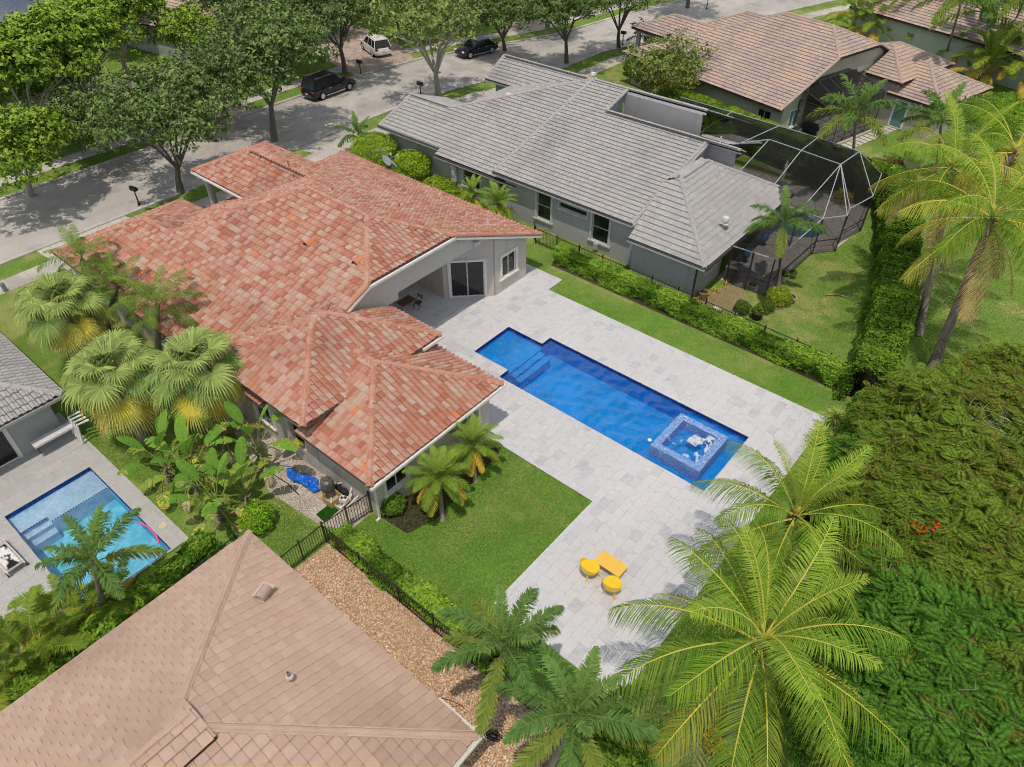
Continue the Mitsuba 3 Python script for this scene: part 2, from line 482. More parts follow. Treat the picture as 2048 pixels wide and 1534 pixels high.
def pavers(holder, area, w, l, gap, z, bs, seed, nmax=300, along='y', thick=0.016, base=0.0):
    """slabs clipped to the area: the nearest nmax whole ones as pieces, the rest as one stuff mesh"""
    r = np.random.default_rng(seed)
    x0, y0, x1, y1 = area.bounds
    shapely.prepare(area)
    whole, rest = [], MB()
    nx, ny = int((x1 - x0) / w) + 2, int((y1 - y0) / l) + 3
    for i in range(nx):
        off = r.random() * l if along == 'y' else (i % 2) * l / 2
        for j in range(-1, ny):
            a, b = x0 + i * w, y0 + j * l + off
            q = sbox(a + gap / 2, b + gap / 2, a + w - gap / 2, b + l - gap / 2)
            if not area.intersects(q):
                continue
            tone, o = r.random() * .999, r.random()
            zz = z + r.normal() * 0.0008
            if area.contains(q):
                whole.append((a + w / 2, b + l / 2, zz, tone, o))
            else:
                g = area.intersection(q)
                for gg in getattr(g, 'geoms', [g]):
                    if gg.geom_type == 'Polygon' and gg.area > 1e-3:
                        m = trimesh.creation.extrude_polygon(gg, thick, engine='earcut')
                        rest.add(np.array(m.vertices) + [0, 0, zz], m.faces, uv=(tone + base, o))
    whole.sort(key=lambda s: s[0] ** 2 + s[1] ** 2)
    def slab(tone, o, c=(0, 0, 0)):
        m = MB()
        x, y, b = w / 2 - gap / 2, l / 2 - gap / 2, 0.004
        v = [[-x, -y, 0], [x, -y, 0], [x, y, 0], [-x, y, 0], [-x, -y, thick - b], [x, -y, thick - b], [x, y, thick - b], [-x, y, thick - b],
             [-x + b, -y + b, thick], [x - b, -y + b, thick], [x - b, y - b, thick], [-x + b, y - b, thick]]
        f = [[0, 1, 5, 4], [1, 2, 6, 5], [2, 3, 7, 6], [3, 0, 4, 7], [4, 5, 9, 8], [5, 6, 10, 9], [6, 7, 11, 10], [7, 4, 8, 11], [8, 9, 10, 11]]
        return m.add(np.array(v) + np.array(c), f, uv=(tone + base, o))
    protos = []
    for i in range(24):
        d = mikit.ply(slab((i + .5) / 24, (i * 7 % 24 + .5) / 24).arr()[:2], bs, False, uv=slab((i + .5) / 24, (i * 7 % 24 + .5) / 24).arr()[3])
        protos.append(d)
    for a, b, zz, tone, o in whole[:nmax]:
        clone(holder, 'paver', protos[int(tone * 24)], mat((a, b, zz), math.pi * (o > .5)))
    for a, b, zz, tone, o in whole[nmax:]:
        m = slab(tone, o, (a, b, zz)).arr()
        rest.add(m[0], m[1], uv=m[3])
    part(holder, 'more_pavers', rest, bs, uv=True, kind='stuff')


pavers('patio', PATIO, 0.40, 0.60, 0.005, 0.032, 'stone', 3)
# left neighbour's terrace of large grey slabs
TERR = sbox(-33.4, -9, -21.8, 5.2).difference(POOL2)
struct('terrace', sheet(TERR, 0.030), (0.27, 0.27, 0.27))
pavers('terrace', TERR, 0.61, 1.22, 0.006, 0.032, 'stone', 5, nmax=150, along='x', base=2.0)
# white gravel side yard, pebble strip
struct('gravel_yard', sheet(Polygon(P2([(-30.19, 12.39, 0.00), (-25.91, 12.71, 0.00), (-17.12, 11.44, 0.00), (-17.05, 9.71, 0.00), (-18.25, 9.10, 0.00), (-21.32, 8.81, 0.00), (-28.39, 10.63, 0.00)])), 0.012), 'gravel_base')
GRAV = sbox(-17.15, 5.9, -5.2, 8.6)
GRAV2 = sbox(-17.25, 5.9, -5.2, 8.95)
struct('pebble_bed', sheet(GRAV2, 0.018), (0.33, 0.22, 0.14))

# ================================================================ ROOFS
def tile_shape(kind, w, L):
    """one roof tile in its own frame: x along the eave, y up the slope, z out of the roof; the nose is thin, with a real gap below it"""
    if kind == 'barrel':
        xs = np.array([.0, .05, .14, .30, .46, .56, .64, .80, .93]) * w
        hs = np.array([.0, .046, .068, .080, .066, .040, .010, .0, .004])
        lift, th = 0.068, 0.046
    else:
        xs = np.array([0.0, w - 0.010]); hs = np.array([0.0, 0.0])
        lift, th = 0.074, 0.042
    n = len(xs)
    lo = np.c_[xs, np.full(n, 0.0), hs + lift]
    up = np.c_[xs, np.full(n, L), hs + 0.004]
    fr = np.c_[xs, np.full(n, 0.004), hs + lift - th]
    bk = np.c_[xs, np.full(n, L * .55), hs + lift * .45 - th]
    v = np.vstack([lo, up, fr, bk])
    i = np.arange(n - 1)
    f = np.vstack([np.stack([i, i + 1, i + 1 + n, i + n], 1), np.stack([i + 2 * n, i + 1 + 2 * n, i + 1, i], 1)])
    uv = np.vstack([np.c_[np.zeros(n), np.zeros(n)], np.c_[np.zeros(n), np.ones(n)], np.zeros((n, 2)), np.zeros((n, 2))])
    if kind != 'barrel':
        f = np.vstack([f, [[0, n, 3 * n, 2 * n], [2 * n - 1, n - 1, 3 * n - 1, 4 * n - 1]]])
    f = np.vstack([f[:, [0, 1, 2]], f[:, [0, 2, 3]]])
    return v, f, uv


def clip_mesh(v, f, uv, poly):
    """triangles of a mesh given in a plane's frame, cut by a polygon of that frame"""
    tri = v[f]
    e1, e2 = tri[:, 1] - tri[:, 0], tri[:, 2] - tri[:, 0]
    area = np.abs(e1[:, 0] * e2[:, 1] - e1[:, 1] * e2[:, 0])
    flat = area > 1e-6
    out_v, out_f, out_uv, n = [], [], [], 0
    fi = np.nonzero(flat)[0]
    ps = np.full(len(f), None, object)
    ps[fi] = shapely.polygons(tri[fi][:, :, :2])
    cov = np.zeros(len(f), bool)
    cov[fi] = shapely.contains_properly(poly, ps[fi])
    mid = shapely.contains_xy(poly, tri[:, :, 0].mean(1), tri[:, :, 1].mean(1))
    keep = cov | (~flat & mid)
    k = f[keep]
    if len(k):
        out_v.append(v[k].reshape(-1, 3)); out_uv.append(uv[k].reshape(-1, 2))
        out_f.append(np.arange(len(k) * 3).reshape(-1, 3)); n = len(k) * 3
    idx = np.nonzero(flat & ~keep)[0]
    if len(idx):
        inter = shapely.intersection(ps[idx], poly)
        for q, g in zip(idx, inter):
            if g.is_empty:
                continue
            for gg in getattr(g, 'geoms', [g]):
                if gg.geom_type != 'Polygon' or gg.area < 1e-5:
                    continue
                c = np.array(gg.exterior.coords)[:-1]
                a, b1, b2 = tri[q, 0], e1[q], e2[q]
                det = b1[0] * b2[1] - b1[1] * b2[0]
                d = c - a[:2]
                s = (d[:, 0] * b2[1] - d[:, 1] * b2[0]) / det
                t = (b1[0] * d[:, 1] - b1[1] * d[:, 0]) / det
                z = a[2] + s * b1[2] + t * b2[2]
                u0, u1, u2 = uv[f[q, 0]], uv[f[q, 1]], uv[f[q, 2]]
                out_v.append(np.c_[c, z]); out_uv.append(u0 + s[:, None] * (u1 - u0) + t[:, None] * (u2 - u0))
                j = np.arange(1, len(c) - 1)
                out_f.append(np.stack([j * 0, j, j + 1], 1) + n); n += len(c)
    if not out_v:
        return None
    return np.vstack(out_v), np.vstack(out_f), np.vstack(out_uv)


def plane_frame(poly):
    p = np.asarray(poly, float)
    n = np.zeros(3)
    for i in range(len(p)):
        n += np.cross(p[i] - p[0], p[(i + 1) % len(p)] - p[0])
    n /= np.linalg.norm(n)
    if n[2] < 0:
        n = -n
    s = np.array([0, 0, 1.0]) - n[2] * n
    s /= np.linalg.norm(s)
    u = np.cross(s, n)
    o = p[np.argmin(p[:, 2])]
    return o, u, s, n


def lay_tiles(poly, kind, w, L, over, seed, stagger=0.0, orange=0.0, tone=None, jit=0.004):
    jit = .004 if kind == 'barrel' else .0012
    """tiles over one roof plane: (list of (matrix, tone) of whole tiles, MB of cut ones, deck polygon)"""
    r = np.random.default_rng(seed)
    o, u, s, n = plane_frame(poly)
    M = np.eye(4); M[:3, 0], M[:3, 1], M[:3, 2], M[:3, 3] = u, s, n, o
    q = (np.asarray(poly) - o) @ np.stack([u, s, n], 1)
    pg = Polygon(q[:, :2]).buffer(0)
    shapely.prepare(pg)
    x0, y0, x1, y1 = pg.bounds
    tv, tf, tuv = tile_shape(kind, w, L + over)
    whole, cut = [], MB()
    ny, nx = int((y1 - y0) / L) + 2, int((x1 - x0) / w) + 3
    for j in range(ny):
        b = y0 + j * L - 0.03
        off = (stagger * (j % 2)) * w + (0 if stagger == 0 else 0)
        for i in range(-1, nx):
            a = x0 + i * w - off
            cell = sbox(a + 0.002, max(b, y0), a + w - 0.002, min(b + L + over, y1))
            if not pg.intersects(cell):
                continue
            tn = 2.0 if r.random() < orange else (float(r.beta(1.5, 1.5)) if tone is None else float(np.clip(r.normal(tone(M @ [a, b, 0, 1]), 0.18), 0, 1)))
            dz, tw = r.normal() * jit, r.normal() * jit * .8
            if pg.contains(cell):
                A = np.eye(4); A[:3, 3] = (a, b + r.normal() * jit, 0.012 + abs(dz)); A[0, 1] = tw; A[1, 0] = -tw
                whole.append((M @ A, tn))
            else:
                k = clip_mesh(tv + [a, b, 0.012 + abs(dz)], tf, tuv, pg)
                if k is not None:
                    uv = k[2].copy(); uv[:, 0] = tn
                    cut.add(k[0] @ M[:3, :3].T + o, k[1], uv=uv)
    return whole, cut


def cap_shape(L, r0, r1):
    m = MB(); k = 7
    th = np.linspace(-0.15, math.pi + 0.15, k)
    a = np.c_[np.zeros(k), np.cos(th) * r0, np.sin(th) * r0 * .9]
    b = np.c_[np.full(k, L), np.cos(th) * r1, np.sin(th) * r1 * .9]
    a2 = np.c_[np.zeros(k), np.cos(th) * (r0 - .022), np.sin(th) * (r0 - .022) * .9]
    i = np.arange(k - 1)
    f = np.vstack([np.stack([i, i + 1, i + 1 + k, i + k], 1), np.stack([i + 2 * k, i + 1 + 2 * k, i + 1, i], 1)])
    return np.vstack([a, b, a2]), np.vstack([f[:, [0, 1, 2]], f[:, [0, 2, 3]]]), np.vstack([np.tile([0, 0.3], (k, 1)), np.tile([0, .8], (k, 1)), np.tile([0, 0], (k, 1))])


def tiled_roof(house, polys, caps, kind, bs, w=.33, L=.37, over=.05, stagger=0.0, orange=0.0, seed=1, cap_r=.125, cap_pitch=.36, cap_tone=None, nmax=300,
               tone=None, deck=(0.20, 0.15, 0.13), mortar=None, drop=0.02, name='roof', staggers=None):
    """a roof part: its deck, pieces named roof_tile and ridge_cap"""
    d = MB()
    flat_polys = []
    for p in polys:      # planes that are not quite flat are split
        o_, u_, s_, n_ = plane_frame(p)
        if np.abs((np.asarray(p, float) - np.mean(p, 0)) @ n_).max() < .06:
            flat_polys.append(p)
        else:
            flat_polys += [[p[i] for i in tr] for tr in tri3(p)]
    if staggers is None:
        polys = flat_polys
    for p in polys:
        p = np.asarray(p, float)
        d.poly(p - [0, 0, drop]); d.poly((p - [0, 0, drop + 0.14])[::-1])
        for a, b in zip(p, np.roll(p, -1, 0)):
            d.add([a - [0, 0, drop], b - [0, 0, drop], b - [0, 0, drop + .14], a - [0, 0, drop + .14]], [[0, 1, 2, 3]])
    roof = part(house, name, d, deck)
    whole, rest = [], MB()
    for i, p in enumerate(polys):
        a, c = lay_tiles(p, kind, w, L, over, seed * 100 + i, stagger if staggers is None else staggers[i], orange, tone)
        whole += a
        if c.v:
            x = c.arr(); rest.add(x[0], x[1], uv=x[3])
    tv, tf, tuv = tile_shape(kind, w, L + over)
    dist = [((m[:3, 3] - EYE) ** 2).sum() + (1e6 if (m[:3, 2] @ (EYE - m[:3, 3])) < 0 else 0) for m, _ in whole]
    order = np.argsort(dist)
    K = 20
    sm = 50 if kind == 'barrel' else False
    protos = []
    for i in range(K + 1):
        uv = tuv.copy(); uv[:, 0] = 2.0 if i == K else (i + .5) / K
        protos.append(cply(tv, tf, tile_color(bs, uv), 'matte'))
    for q in order[:nmax]:
        m, tn = whole[q]
        clone(roof, 'roof_tile', protos[K if tn > 1.5 else min(int(tn * K), K - 1)], m)
    for q in order[nmax:]:
        m, tn = whole[q]
        uv = tuv.copy(); uv[:, 0] = tn
        rest.add(tv @ m[:3, :3].T + m[:3, 3], tf, uv=uv)
    if rest.v:
        part(roof, 'more_tiles', rest, bs, uv=True, kind='stuff')
    # caps over ridges and hips
    r = np.random.default_rng(seed + 5)
    cv, cf, cuv = cap_shape(cap_pitch + .06, cap_r, cap_r * .86)
    cps = []
    for i in range(8):
        uv = cuv.copy(); uv[:, 0] = (i + .5) / 8
        cps.append(cply(cv, cf, tile_color(bs, uv), 'matte', True))
    bed = MB()
    nc = 0
    for a, b in caps:
        a, b = np.asarray(a, float), np.asarray(b, float)
        if a[2] > b[2] + 1e-6:
            a, b = b, a
        D = b - a; Ln = np.linalg.norm(D); D /= Ln
        side = np.cross([0, 0, 1.0], D); side /= np.linalg.norm(side)
        up = np.cross(D, side)
        M = np.eye(4); M[:3, 0], M[:3, 1], M[:3, 2] = D, side, up
        k = max(1, int(round(Ln / cap_pitch)))
        for i in range(k):
            Q = M.copy(); Q[:3, 3] = a + D * (i * Ln / k - .02) + up * (0.035 + r.normal() * .004) + side * r.normal() * .006
            t = r.random() if cap_tone is None else float(np.clip(r.normal(cap_tone, .15), 0, .99))
            clone(roof, 'ridge_cap', cps[int(t * 8)], Q)
            nc += 1
        if mortar is not None:
            bed.bar(a + up * .02, b + up * .02, cap_r * 2.35, .08)
    if mortar is not None and bed.v:
        part(roof, 'mortar_bed', bed, mortar)
    return roof


# ---------------------------------------------------------------- walls and openings
def wall_panel(mb, p0, p1, poly, th=0.2, holes=()):
    """vertical wall from p0 to p1 (outside on the right of that direction); poly: outline in (along, z); holes (s0, s1, z0, z1)"""
    p0, p1 = np.array(p0[:2], float), np.array(p1[:2], float)
    d = p1 - p0; L = np.linalg.norm(d); d /= L
    nin = np.array([-d[1], d[0]])
    if np.isscalar(poly):
        poly = [(0, 0), (L, 0), (L, poly), (0, poly)]
    pg = Polygon(poly)
    for h in holes:
        pg = pg.difference(sbox(h[0], h[2], h[1], h[3]))
    for g in getattr(pg, 'geoms', [pg]):
        m = trimesh.creation.extrude_polygon(g, th, engine='earcut')
        v = np.array(m.vertices)
        mb.add(np.c_[p0[0] + d[0] * v[:, 0] + nin[0] * v[:, 2], p0[1] + d[1] * v[:, 0] + nin[1] * v[:, 2], v[:, 1]], m.faces)
    return mb


def opening(house, p0, p1, hole, kind='window', split='v', glass='glass_dark', frame_c=WHITE, trim=0.0, sill=True, trim_c=None, label=None, name='window', bars=1, deep=0.06):
    """a framed window or door in a wall: frame, panes, optional surround and sill"""
    p0, p1 = np.array(p0[:2], float), np.array(p1[:2], float)
    d = p1 - p0; d /= np.linalg.norm(d)
    out = np.array([d[1], -d[0]])
    s0, s1, z0, z1 = hole

    def P(s, z, o):
        return np.array([p0[0] + d[0] * s + out[0] * o, p0[1] + d[1] * s + out[1] * o, z])

    def blk(m, a0, a1, c0, c1, o0, o1, col=None):
        v = [P(a, c, o) for o in (o0, o1) for a, c in ((a0, c0), (a1, c0), (a1, c1), (a0, c1))]
        m.add(v, [[0, 3, 2, 1], [4, 5, 6, 7], [0, 1, 5, 4], [1, 2, 6, 5], [2, 3, 7, 6], [3, 0, 4, 7]], col)
    f = MB(); t = 0.055
    o0, o1 = -deep - .05, -deep + .02
    blk(f, s0, s0 + t, z0, z1, o0, o1, frame_c); blk(f, s1 - t, s1, z0, z1, o0, o1, frame_c)
    blk(f, s0 + t, s1 - t, z0, z0 + t, o0, o1, frame_c); blk(f, s0 + t, s1 - t, z1 - t, z1, o0, o1, frame_c)
    cuts_s, cuts_z = [s0 + t, s1 - t], [z0 + t, z1 - t]
    if 'v' in split:
        for i in range(bars):
            c = s0 + (s1 - s0) * (i + 1) / (bars + 1)
            blk(f, c - .025, c + .025, z0 + t, z1 - t, o0 + .005, o1 - .004, frame_c); cuts_s.insert(-1, c)
    if 'h' in split:
        c = (z0 + z1) / 2
        blk(f, s0 + t, s1 - t, c - .022, c + .022, o0 + .008, o1 - .007, frame_c); cuts_z.insert(-1, c)
    k = num(house + '__' + name)
    put(k, f, 'paint', col=True)
    if label:
        labels[k] = {'label': label}
    for a, b in zip(cuts_s, cuts_s[1:]):
        for c, e in zip(cuts_z, cuts_z[1:]):
            g = MB(); g.add([P(a, c, -deep - .01), P(b, c, -deep - .01), P(b, e, -deep - .01), P(a, e, -deep - .01)], [[0, 1, 2, 3]])
            part(k, 'pane', g, glass)
    if trim > 0:
        m = MB(); tc = trim_c or frame_c
        for q in ((s0 - trim, s0 - .002, z0, z1 + trim), (s1 + .002, s1 + trim, z0, z1 + trim), (s0 - .002, s1 + .002, z1 + .002, z1 + trim - .003)):
            blk(m, *q, -.02, .06, tc)
        part(k, 'surround', m, 'paint', col=True)
    if sill:
        m = MB(); blk(m, s0 - trim - .06, s1 + trim + .06, z0 - .11, z0 - .003, -.05, .11, trim_c or frame_c)
        part(k, 'sill', m, 'paint', col=True)
    return k


def gutter(house, pts, col=WHITE, w=.12, h=.12, name='gutter'):
    m = MB()
    for a, b in zip(pts, pts[1:]):
        m.bar(np.array(a), np.array(b), w, h, col)
    return part(house, name, m, 'paint', col=True)


def downspout(house, p, z, col):
    m = MB()
    m.box((p[0], p[1], z / 2), (.085, .085, z - .02), 0, col); m.box((p[0], p[1] - .09, .06), (.085, .2, .085), 0, col)
    return part(house, 'downspout', m, 'paint', col=True)

# ================================================================ THE RED TILED HOUSE
def builder_home(key, X, bs_wall, tile_args, yplus=30.2, trim=WHITE, glass='glass_dark', full=True):
    """the builder's model with a clipped gable, a raised entry and two hipped wings; X maps its plan into the world"""
    def V(x, y, z):
        return X((x, y, z))
    zp = 6.95 - .4286 * (yplus - 20.05)
    Q = (-36.6, 14.6, 4.56)
    polys = [
        [(-43.3, 10.5, 2.75), (-23.3, 10.5, 2.75), (-23.3, 17.15, 5.68), (-26.33, 20.05, 6.95), (-31.05, 20.05, 6.95), Q, (-39.2, 14.6, 4.56)],
        [(-23.3, 17.15, 5.68), (-23.3, 22.95, 5.70), (-26.33, 20.05, 6.95)],
        [(-26.33, 20.05, 6.95), (-23.3, 22.95, 5.70), (-23.3, yplus, zp), (-41.2, yplus, zp), (-31.05, 20.05, 6.95)],
        [(-31.05, 20.05, 6.95), (-41.2, yplus, zp), (-41.2, 19.1, 2.6), Q],
        [Q, (-41.0, 18.85, 2.68), (-43.3, 18.7, 2.72), (-39.2, 14.6, 4.56)],
        [(-39.2, 14.6, 4.56), (-43.3, 18.7, 2.74), (-43.3, 10.5, 2.75)],
        # raised entry
        [(-43.9, 20.2, 4.0), (-37.93, 20.2, 4.0), (-35.13, 23.0, 5.2), (-41.1, 23.0, 5.2)],
        [(-41.1, 23.0, 5.2), (-35.13, 23.0, 5.2), (-37.93, 25.8, 4.0), (-43.9, 25.8, 4.0)],
        [(-43.9, 25.8, 4.0), (-43.9, 20.2, 4.0), (-41.1, 23.0, 5.2)],
        # middle wing
        [(-26.95, 10.4, 3.7), (-19.95, 10.4, 3.7), (-23.45, 13.95, 5.27)],
        [(-19.95, 10.4, 3.7), (-19.95, 18.4, 3.7), (-23.45, 14.85, 5.27), (-23.45, 13.95, 5.27)],
        [(-19.95, 18.4, 3.7), (-23.25, 18.4, 3.7), (-23.25, 15.53, 4.96), (-24.13, 15.53, 4.96), (-23.45, 14.85, 5.27)],
        [(-23.45, 13.95, 5.27), (-23.45, 14.85, 5.27), (-24.13, 15.53, 4.96), (-26.95, 12.66, 3.7), (-26.95, 10.4, 3.7)],
        # low wing
        [(-20.9, 10.5, 2.75), (-16.17, 10.5, 2.75), (-20.1, 14.47, 4.46), (-21.65, 14.47, 4.46), (-20.0, 12.7, 3.69), (-20.6, 12.7, 3.69)],
        [(-16.17, 10.5, 2.75), (-16.17, 18.45, 2.75), (-20.1, 14.47, 4.46)],
        [(-16.17, 18.45, 2.75), (-20.9, 18.45, 2.75), (-20.6, 16.25, 3.69), (-20.0, 16.25, 3.69), (-21.65, 14.47, 4.46), (-20.1, 14.47, 4.46)],
    ]
    caps = [((-43.3, 10.5, 2.75), (-39.2, 14.6, 4.56)), ((-43.3, 18.7, 2.74), (-39.2, 14.6, 4.56)), ((-39.2, 14.6, 4.56), Q), (Q, (-31.05, 20.05, 6.95)),
            ((-31.05, 20.05, 6.95), (-26.33, 20.05, 6.95)), ((-23.3, 17.15, 5.68), (-26.33, 20.05, 6.95)), ((-23.3, 22.95, 5.70), (-26.33, 20.05, 6.95)),
            ((-23.3, yplus, zp), (-23.3, 22.95, 5.70)), ((-23.35, 15.7, 5.04), (-23.3, 17.15, 5.68)), ((-41.2, yplus, zp), (-31.05, 20.05, 6.95)),
            ((-43.9, 20.2, 4.0), (-41.1, 23.0, 5.2)), ((-43.9, 25.8, 4.0), (-41.1, 23.0, 5.2)), ((-41.1, 23.0, 5.2), (-35.2, 23.0, 5.2)),
            ((-26.95, 10.4, 3.7), (-23.45, 13.95, 5.27)), ((-19.95, 10.4, 3.7), (-23.45, 13.95, 5.27)), ((-23.45, 13.95, 5.27), (-23.45, 14.85, 5.27)), ((-19.95, 18.4, 3.7), (-23.45, 14.85, 5.27)),
            ((-16.17, 10.5, 2.75), (-20.1, 14.47, 4.46)), ((-16.17, 18.45, 2.75), (-20.1, 14.47, 4.46)), ((-20.1, 14.47, 4.46), (-21.7, 14.47, 4.46))]
    tiled_roof(key, [[V(*p) for p in q] for q in polys], [(V(*a), V(*b)) for a, b in caps], **tile_args)
    # walls, outside on the right of each run (the map may mirror the plan)
    flip = np.linalg.det(np.array([np.array(V(1, 0, 0)) - V(0, 0, 0), np.array(V(0, 1, 0)) - V(0, 0, 0), np.array(V(0, 0, 1)) - V(0, 0, 0)])) < 0
    w = MB()

    def run(a, b, poly, holes=(), **k):
        a3, b3 = V(*a, 0), V(*b, 0)
        L = math.hypot(b[0] - a[0], b[1] - a[1])
        if flip:
            a3, b3 = b3, a3
            holes = [(L - h[1], L - h[0], h[2], h[3]) for h in holes]
            if not np.isscalar(poly):
                poly = [(L - s, z) for s, z in poly]
        wall_panel(w, a3, b3, poly, holes=holes, **k)
        return a3, b3, list(holes)
    H = {}
    ys = yplus - 0.95
    dy = yplus - 30.2
    H['low_e'] = run((-16.62, 11.0), (-16.62, 18.0), 2.72, [(.55, 1.75, 1.0, 2.2), (5.0, 6.2, 1.0, 2.2)])
    H['low_s'] = run((-20.5, 11.0), (-16.82, 11.0), 2.72)
    H['low_n'] = run((-16.82, 18.0), (-20.5, 18.0), 2.72)
    H['mid_e'] = run((-20.4, 11.2), (-20.4, 17.75), 3.65)
    H['mid_s'] = run((-27.2, 10.95), (-20.4, 10.95), 3.65, [(2.3, 3.6, .9, 2.3), (5.0, 6.0, .9, 2.3)])
    H['mid_n'] = run((-20.4, 17.95), (-29.0, 17.95), 3.65)
    H['south'] = run((-42.85, 11.0), (-27.2, 11.0), 2.85, [(3.0, 4.2, .9, 2.2), (9, 10.2, .9, 2.2)])
    H['west1'] = run((-42.85, 18.25), (-42.85, 11.2), 2.75)
    H['west2'] = run((-40.6, 18.25), (-42.65, 18.25), 2.75)
    H['west3'] = run((-40.7, ys), (-40.7, 18.25), 2.9)
    H['north'] = run((-23.8, ys), (-40.5, ys), 2.95)
    # the clipped gable wall with the opening of the covered terrace
    g0, L = 15.4, ys - 15.4
    H['gable'] = run((-23.6, g0), (-23.6, ys), [(0, 3.7), (3.75, 3.7), (3.75, 4.08), (26.42 + dy - g0, 4.08), (26.42 + dy - g0, 0), (L, 0), (L, 3.02), (22.9 + dy / 2 - g0, 5.5), (1.8, 5.5), (0, 4.72)],
                     [(27.0 + dy - g0, 28.25 + dy - g0, .95, 2.35)])
    H['bay'] = run((-25.72, 24.28 + dy), (-23.66, 26.36 + dy), 4.08, [(.42, 2.38, .08, 2.46)])
    H['terrace_side'] = run((-29.0, 24.28 + dy), (-25.72, 24.28 + dy), 4.08)
    H['terrace_back'] = run((-28.4, 18.0), (-28.4, 24.2 + dy), 4.08, [(1.2, 4.6, .08, 2.4)])
    # entry: pillars and lintel
    part(key, 'wall', w, bs_wall)
    for y in (20.75, 25.2):
        c = MB(); q = V(-43.35, y, 0); c.lathe([(.30, 0), (.30, .25), (.24, .3), (.23, 3.6), (.3, 3.7), (.3, 3.9), (0, 3.9)], q, 14)
        part(key, 'column', c, bs_wall, smooth=40)
    for nm, poly, z0, z1 in (('entry_ceiling', [(-43.6, 20.5), (-38.5, 20.5), (-38.5, 25.5), (-43.6, 25.5)], 3.55, 3.84), ('entry_wall', [(-40.9, 20.9), (-37.5, 20.9), (-37.5, 25.1), (-40.9, 25.1)], 0, 3.5),
                             ('soffit', [(-28.4, 18.1), (-23.65, 18.1), (-23.65, 26.3 + dy), (-25.7, 24.3 + dy), (-28.4, 24.3 + dy)], 4.09, 4.2)):
        e = MB(); e.prism([V(*p, 0)[:2] for p in poly], z0, z1); part(key, nm, e, bs_wall)
    return H, V


t = thing('red_tile_house', 'cream house with a mixed salmon barrel-tile roof beside the long blue pool', 'house')
RED = t
H, V = builder_home(t, lambda p: p, 'stucco_cream', dict(kind='barrel', bs='red_tile', w=.272, L=.335, over=.05, orange=.005, seed=3, cap_r=.135, cap_pitch=.40, cap_tone=.45, mortar=(0.50, 0.27, 0.19)))
for k, i in (('low_e', 0), ('low_e', 1), ('mid_s', 0), ('south', 0), ('south', 1)):
    a, b, h = H[k]; opening(t, a, b, h[i], split='v', trim=.12, sill=True)
a, b, h = H['gable']; opening(t, a, b, h[0], split='v', glass='glass_dark', trim=.16, label='white framed window facing the pool')
a, b, h = H['bay']; opening(t, a, b, h[0], split='v', trim=.14, sill=False, name='sliding_door', label='white framed sliding glass door')
a, b, h = H['terrace_back']; opening(t, a, b, h[0], split='v', sill=False, name='terrace_door', bars=2)
# gutters and fascias
gutter(t, [(-16.08, 10.45, 2.66), (-16.08, 18.5, 2.66)]); gutter(t, [(-23.2, 15.75, 4.94), (-23.2, 17.15, 5.56)])
gutter(t, [(-23.2, 17.15, 5.57), (-23.2, 22.95, 5.58)]); gutter(t, [(-23.22, 23.0, 5.55), (-23.22, 30.2, 2.47)])
gutter(t, [(-19.86, 17.15, 3.58), (-19.86, 18.5, 3.58)]); gutter(t, [(-23.2, 18.5, 3.6), (-19.9, 18.5, 3.6)], w=.08)
gutter(t, [(-43.95, 20.12, 3.9), (-38.0, 20.12, 3.9)]); gutter(t, [(-41.28, 19.2, 2.5), (-41.28, 30.2, 2.5)]); gutter(t, [(-43.38, 10.5, 2.65), (-43.38, 18.7, 2.65)])
downspout(t, (-16.55, 10.93), 2.6, WHITE)
for (x, y, sgn) in ((-31.58, 19.87, 6.10), (-27.53, 19.96, 6.10)) and [(((-28.00, 17.60, 8.12))[0], 17.6, 1), (((-24.65, 17.90, 7.99))[0], 17.9, 1)]:
    z = 2.75 + .44 * (y - 10.5)
    m = MB(); k = 8; th = np.linspace(0, math.pi, k)
    a = np.c_[np.cos(th) * .22 + x, np.full(k, y - .3), np.sin(th) * .26 + z - .06]; b = np.c_[np.cos(th) * .2 + x, np.full(k, y + .35), np.sin(th) * .14 + z + .13]
    i = np.arange(k - 1); m.add(np.vstack([a, b]), np.stack([i, i + 1, i + 1 + k, i + k], 1), (0.55, 0.22, 0.13))
    m.add(np.vstack([a * [1, 1, 1] + [0, .05, -.01], [[x, y - .25, z]]]), [[j, j + 1, k] for j in range(k - 1)], (.06, .02, .015))
    part(t, 'roof_vent', m, 'matte', col=True)
for px, y, col in ((0, 21.2, 0), (1, 23.5, 0), (2, 26.0, 0), (3, 22.3, 0)):
    x = (-30.5, -27.9, -33.0, -36.0)[px]; z = 6.95 - .4286 * (y - 20.05)
    m = MB(); m.lathe([(.05, -.1), (.05, .3), (.04, .31), (0, .31)], (x, y, z), 8, (.5, .2, .13)); part(t, 'vent_pipe', m, 'matte', col=True)

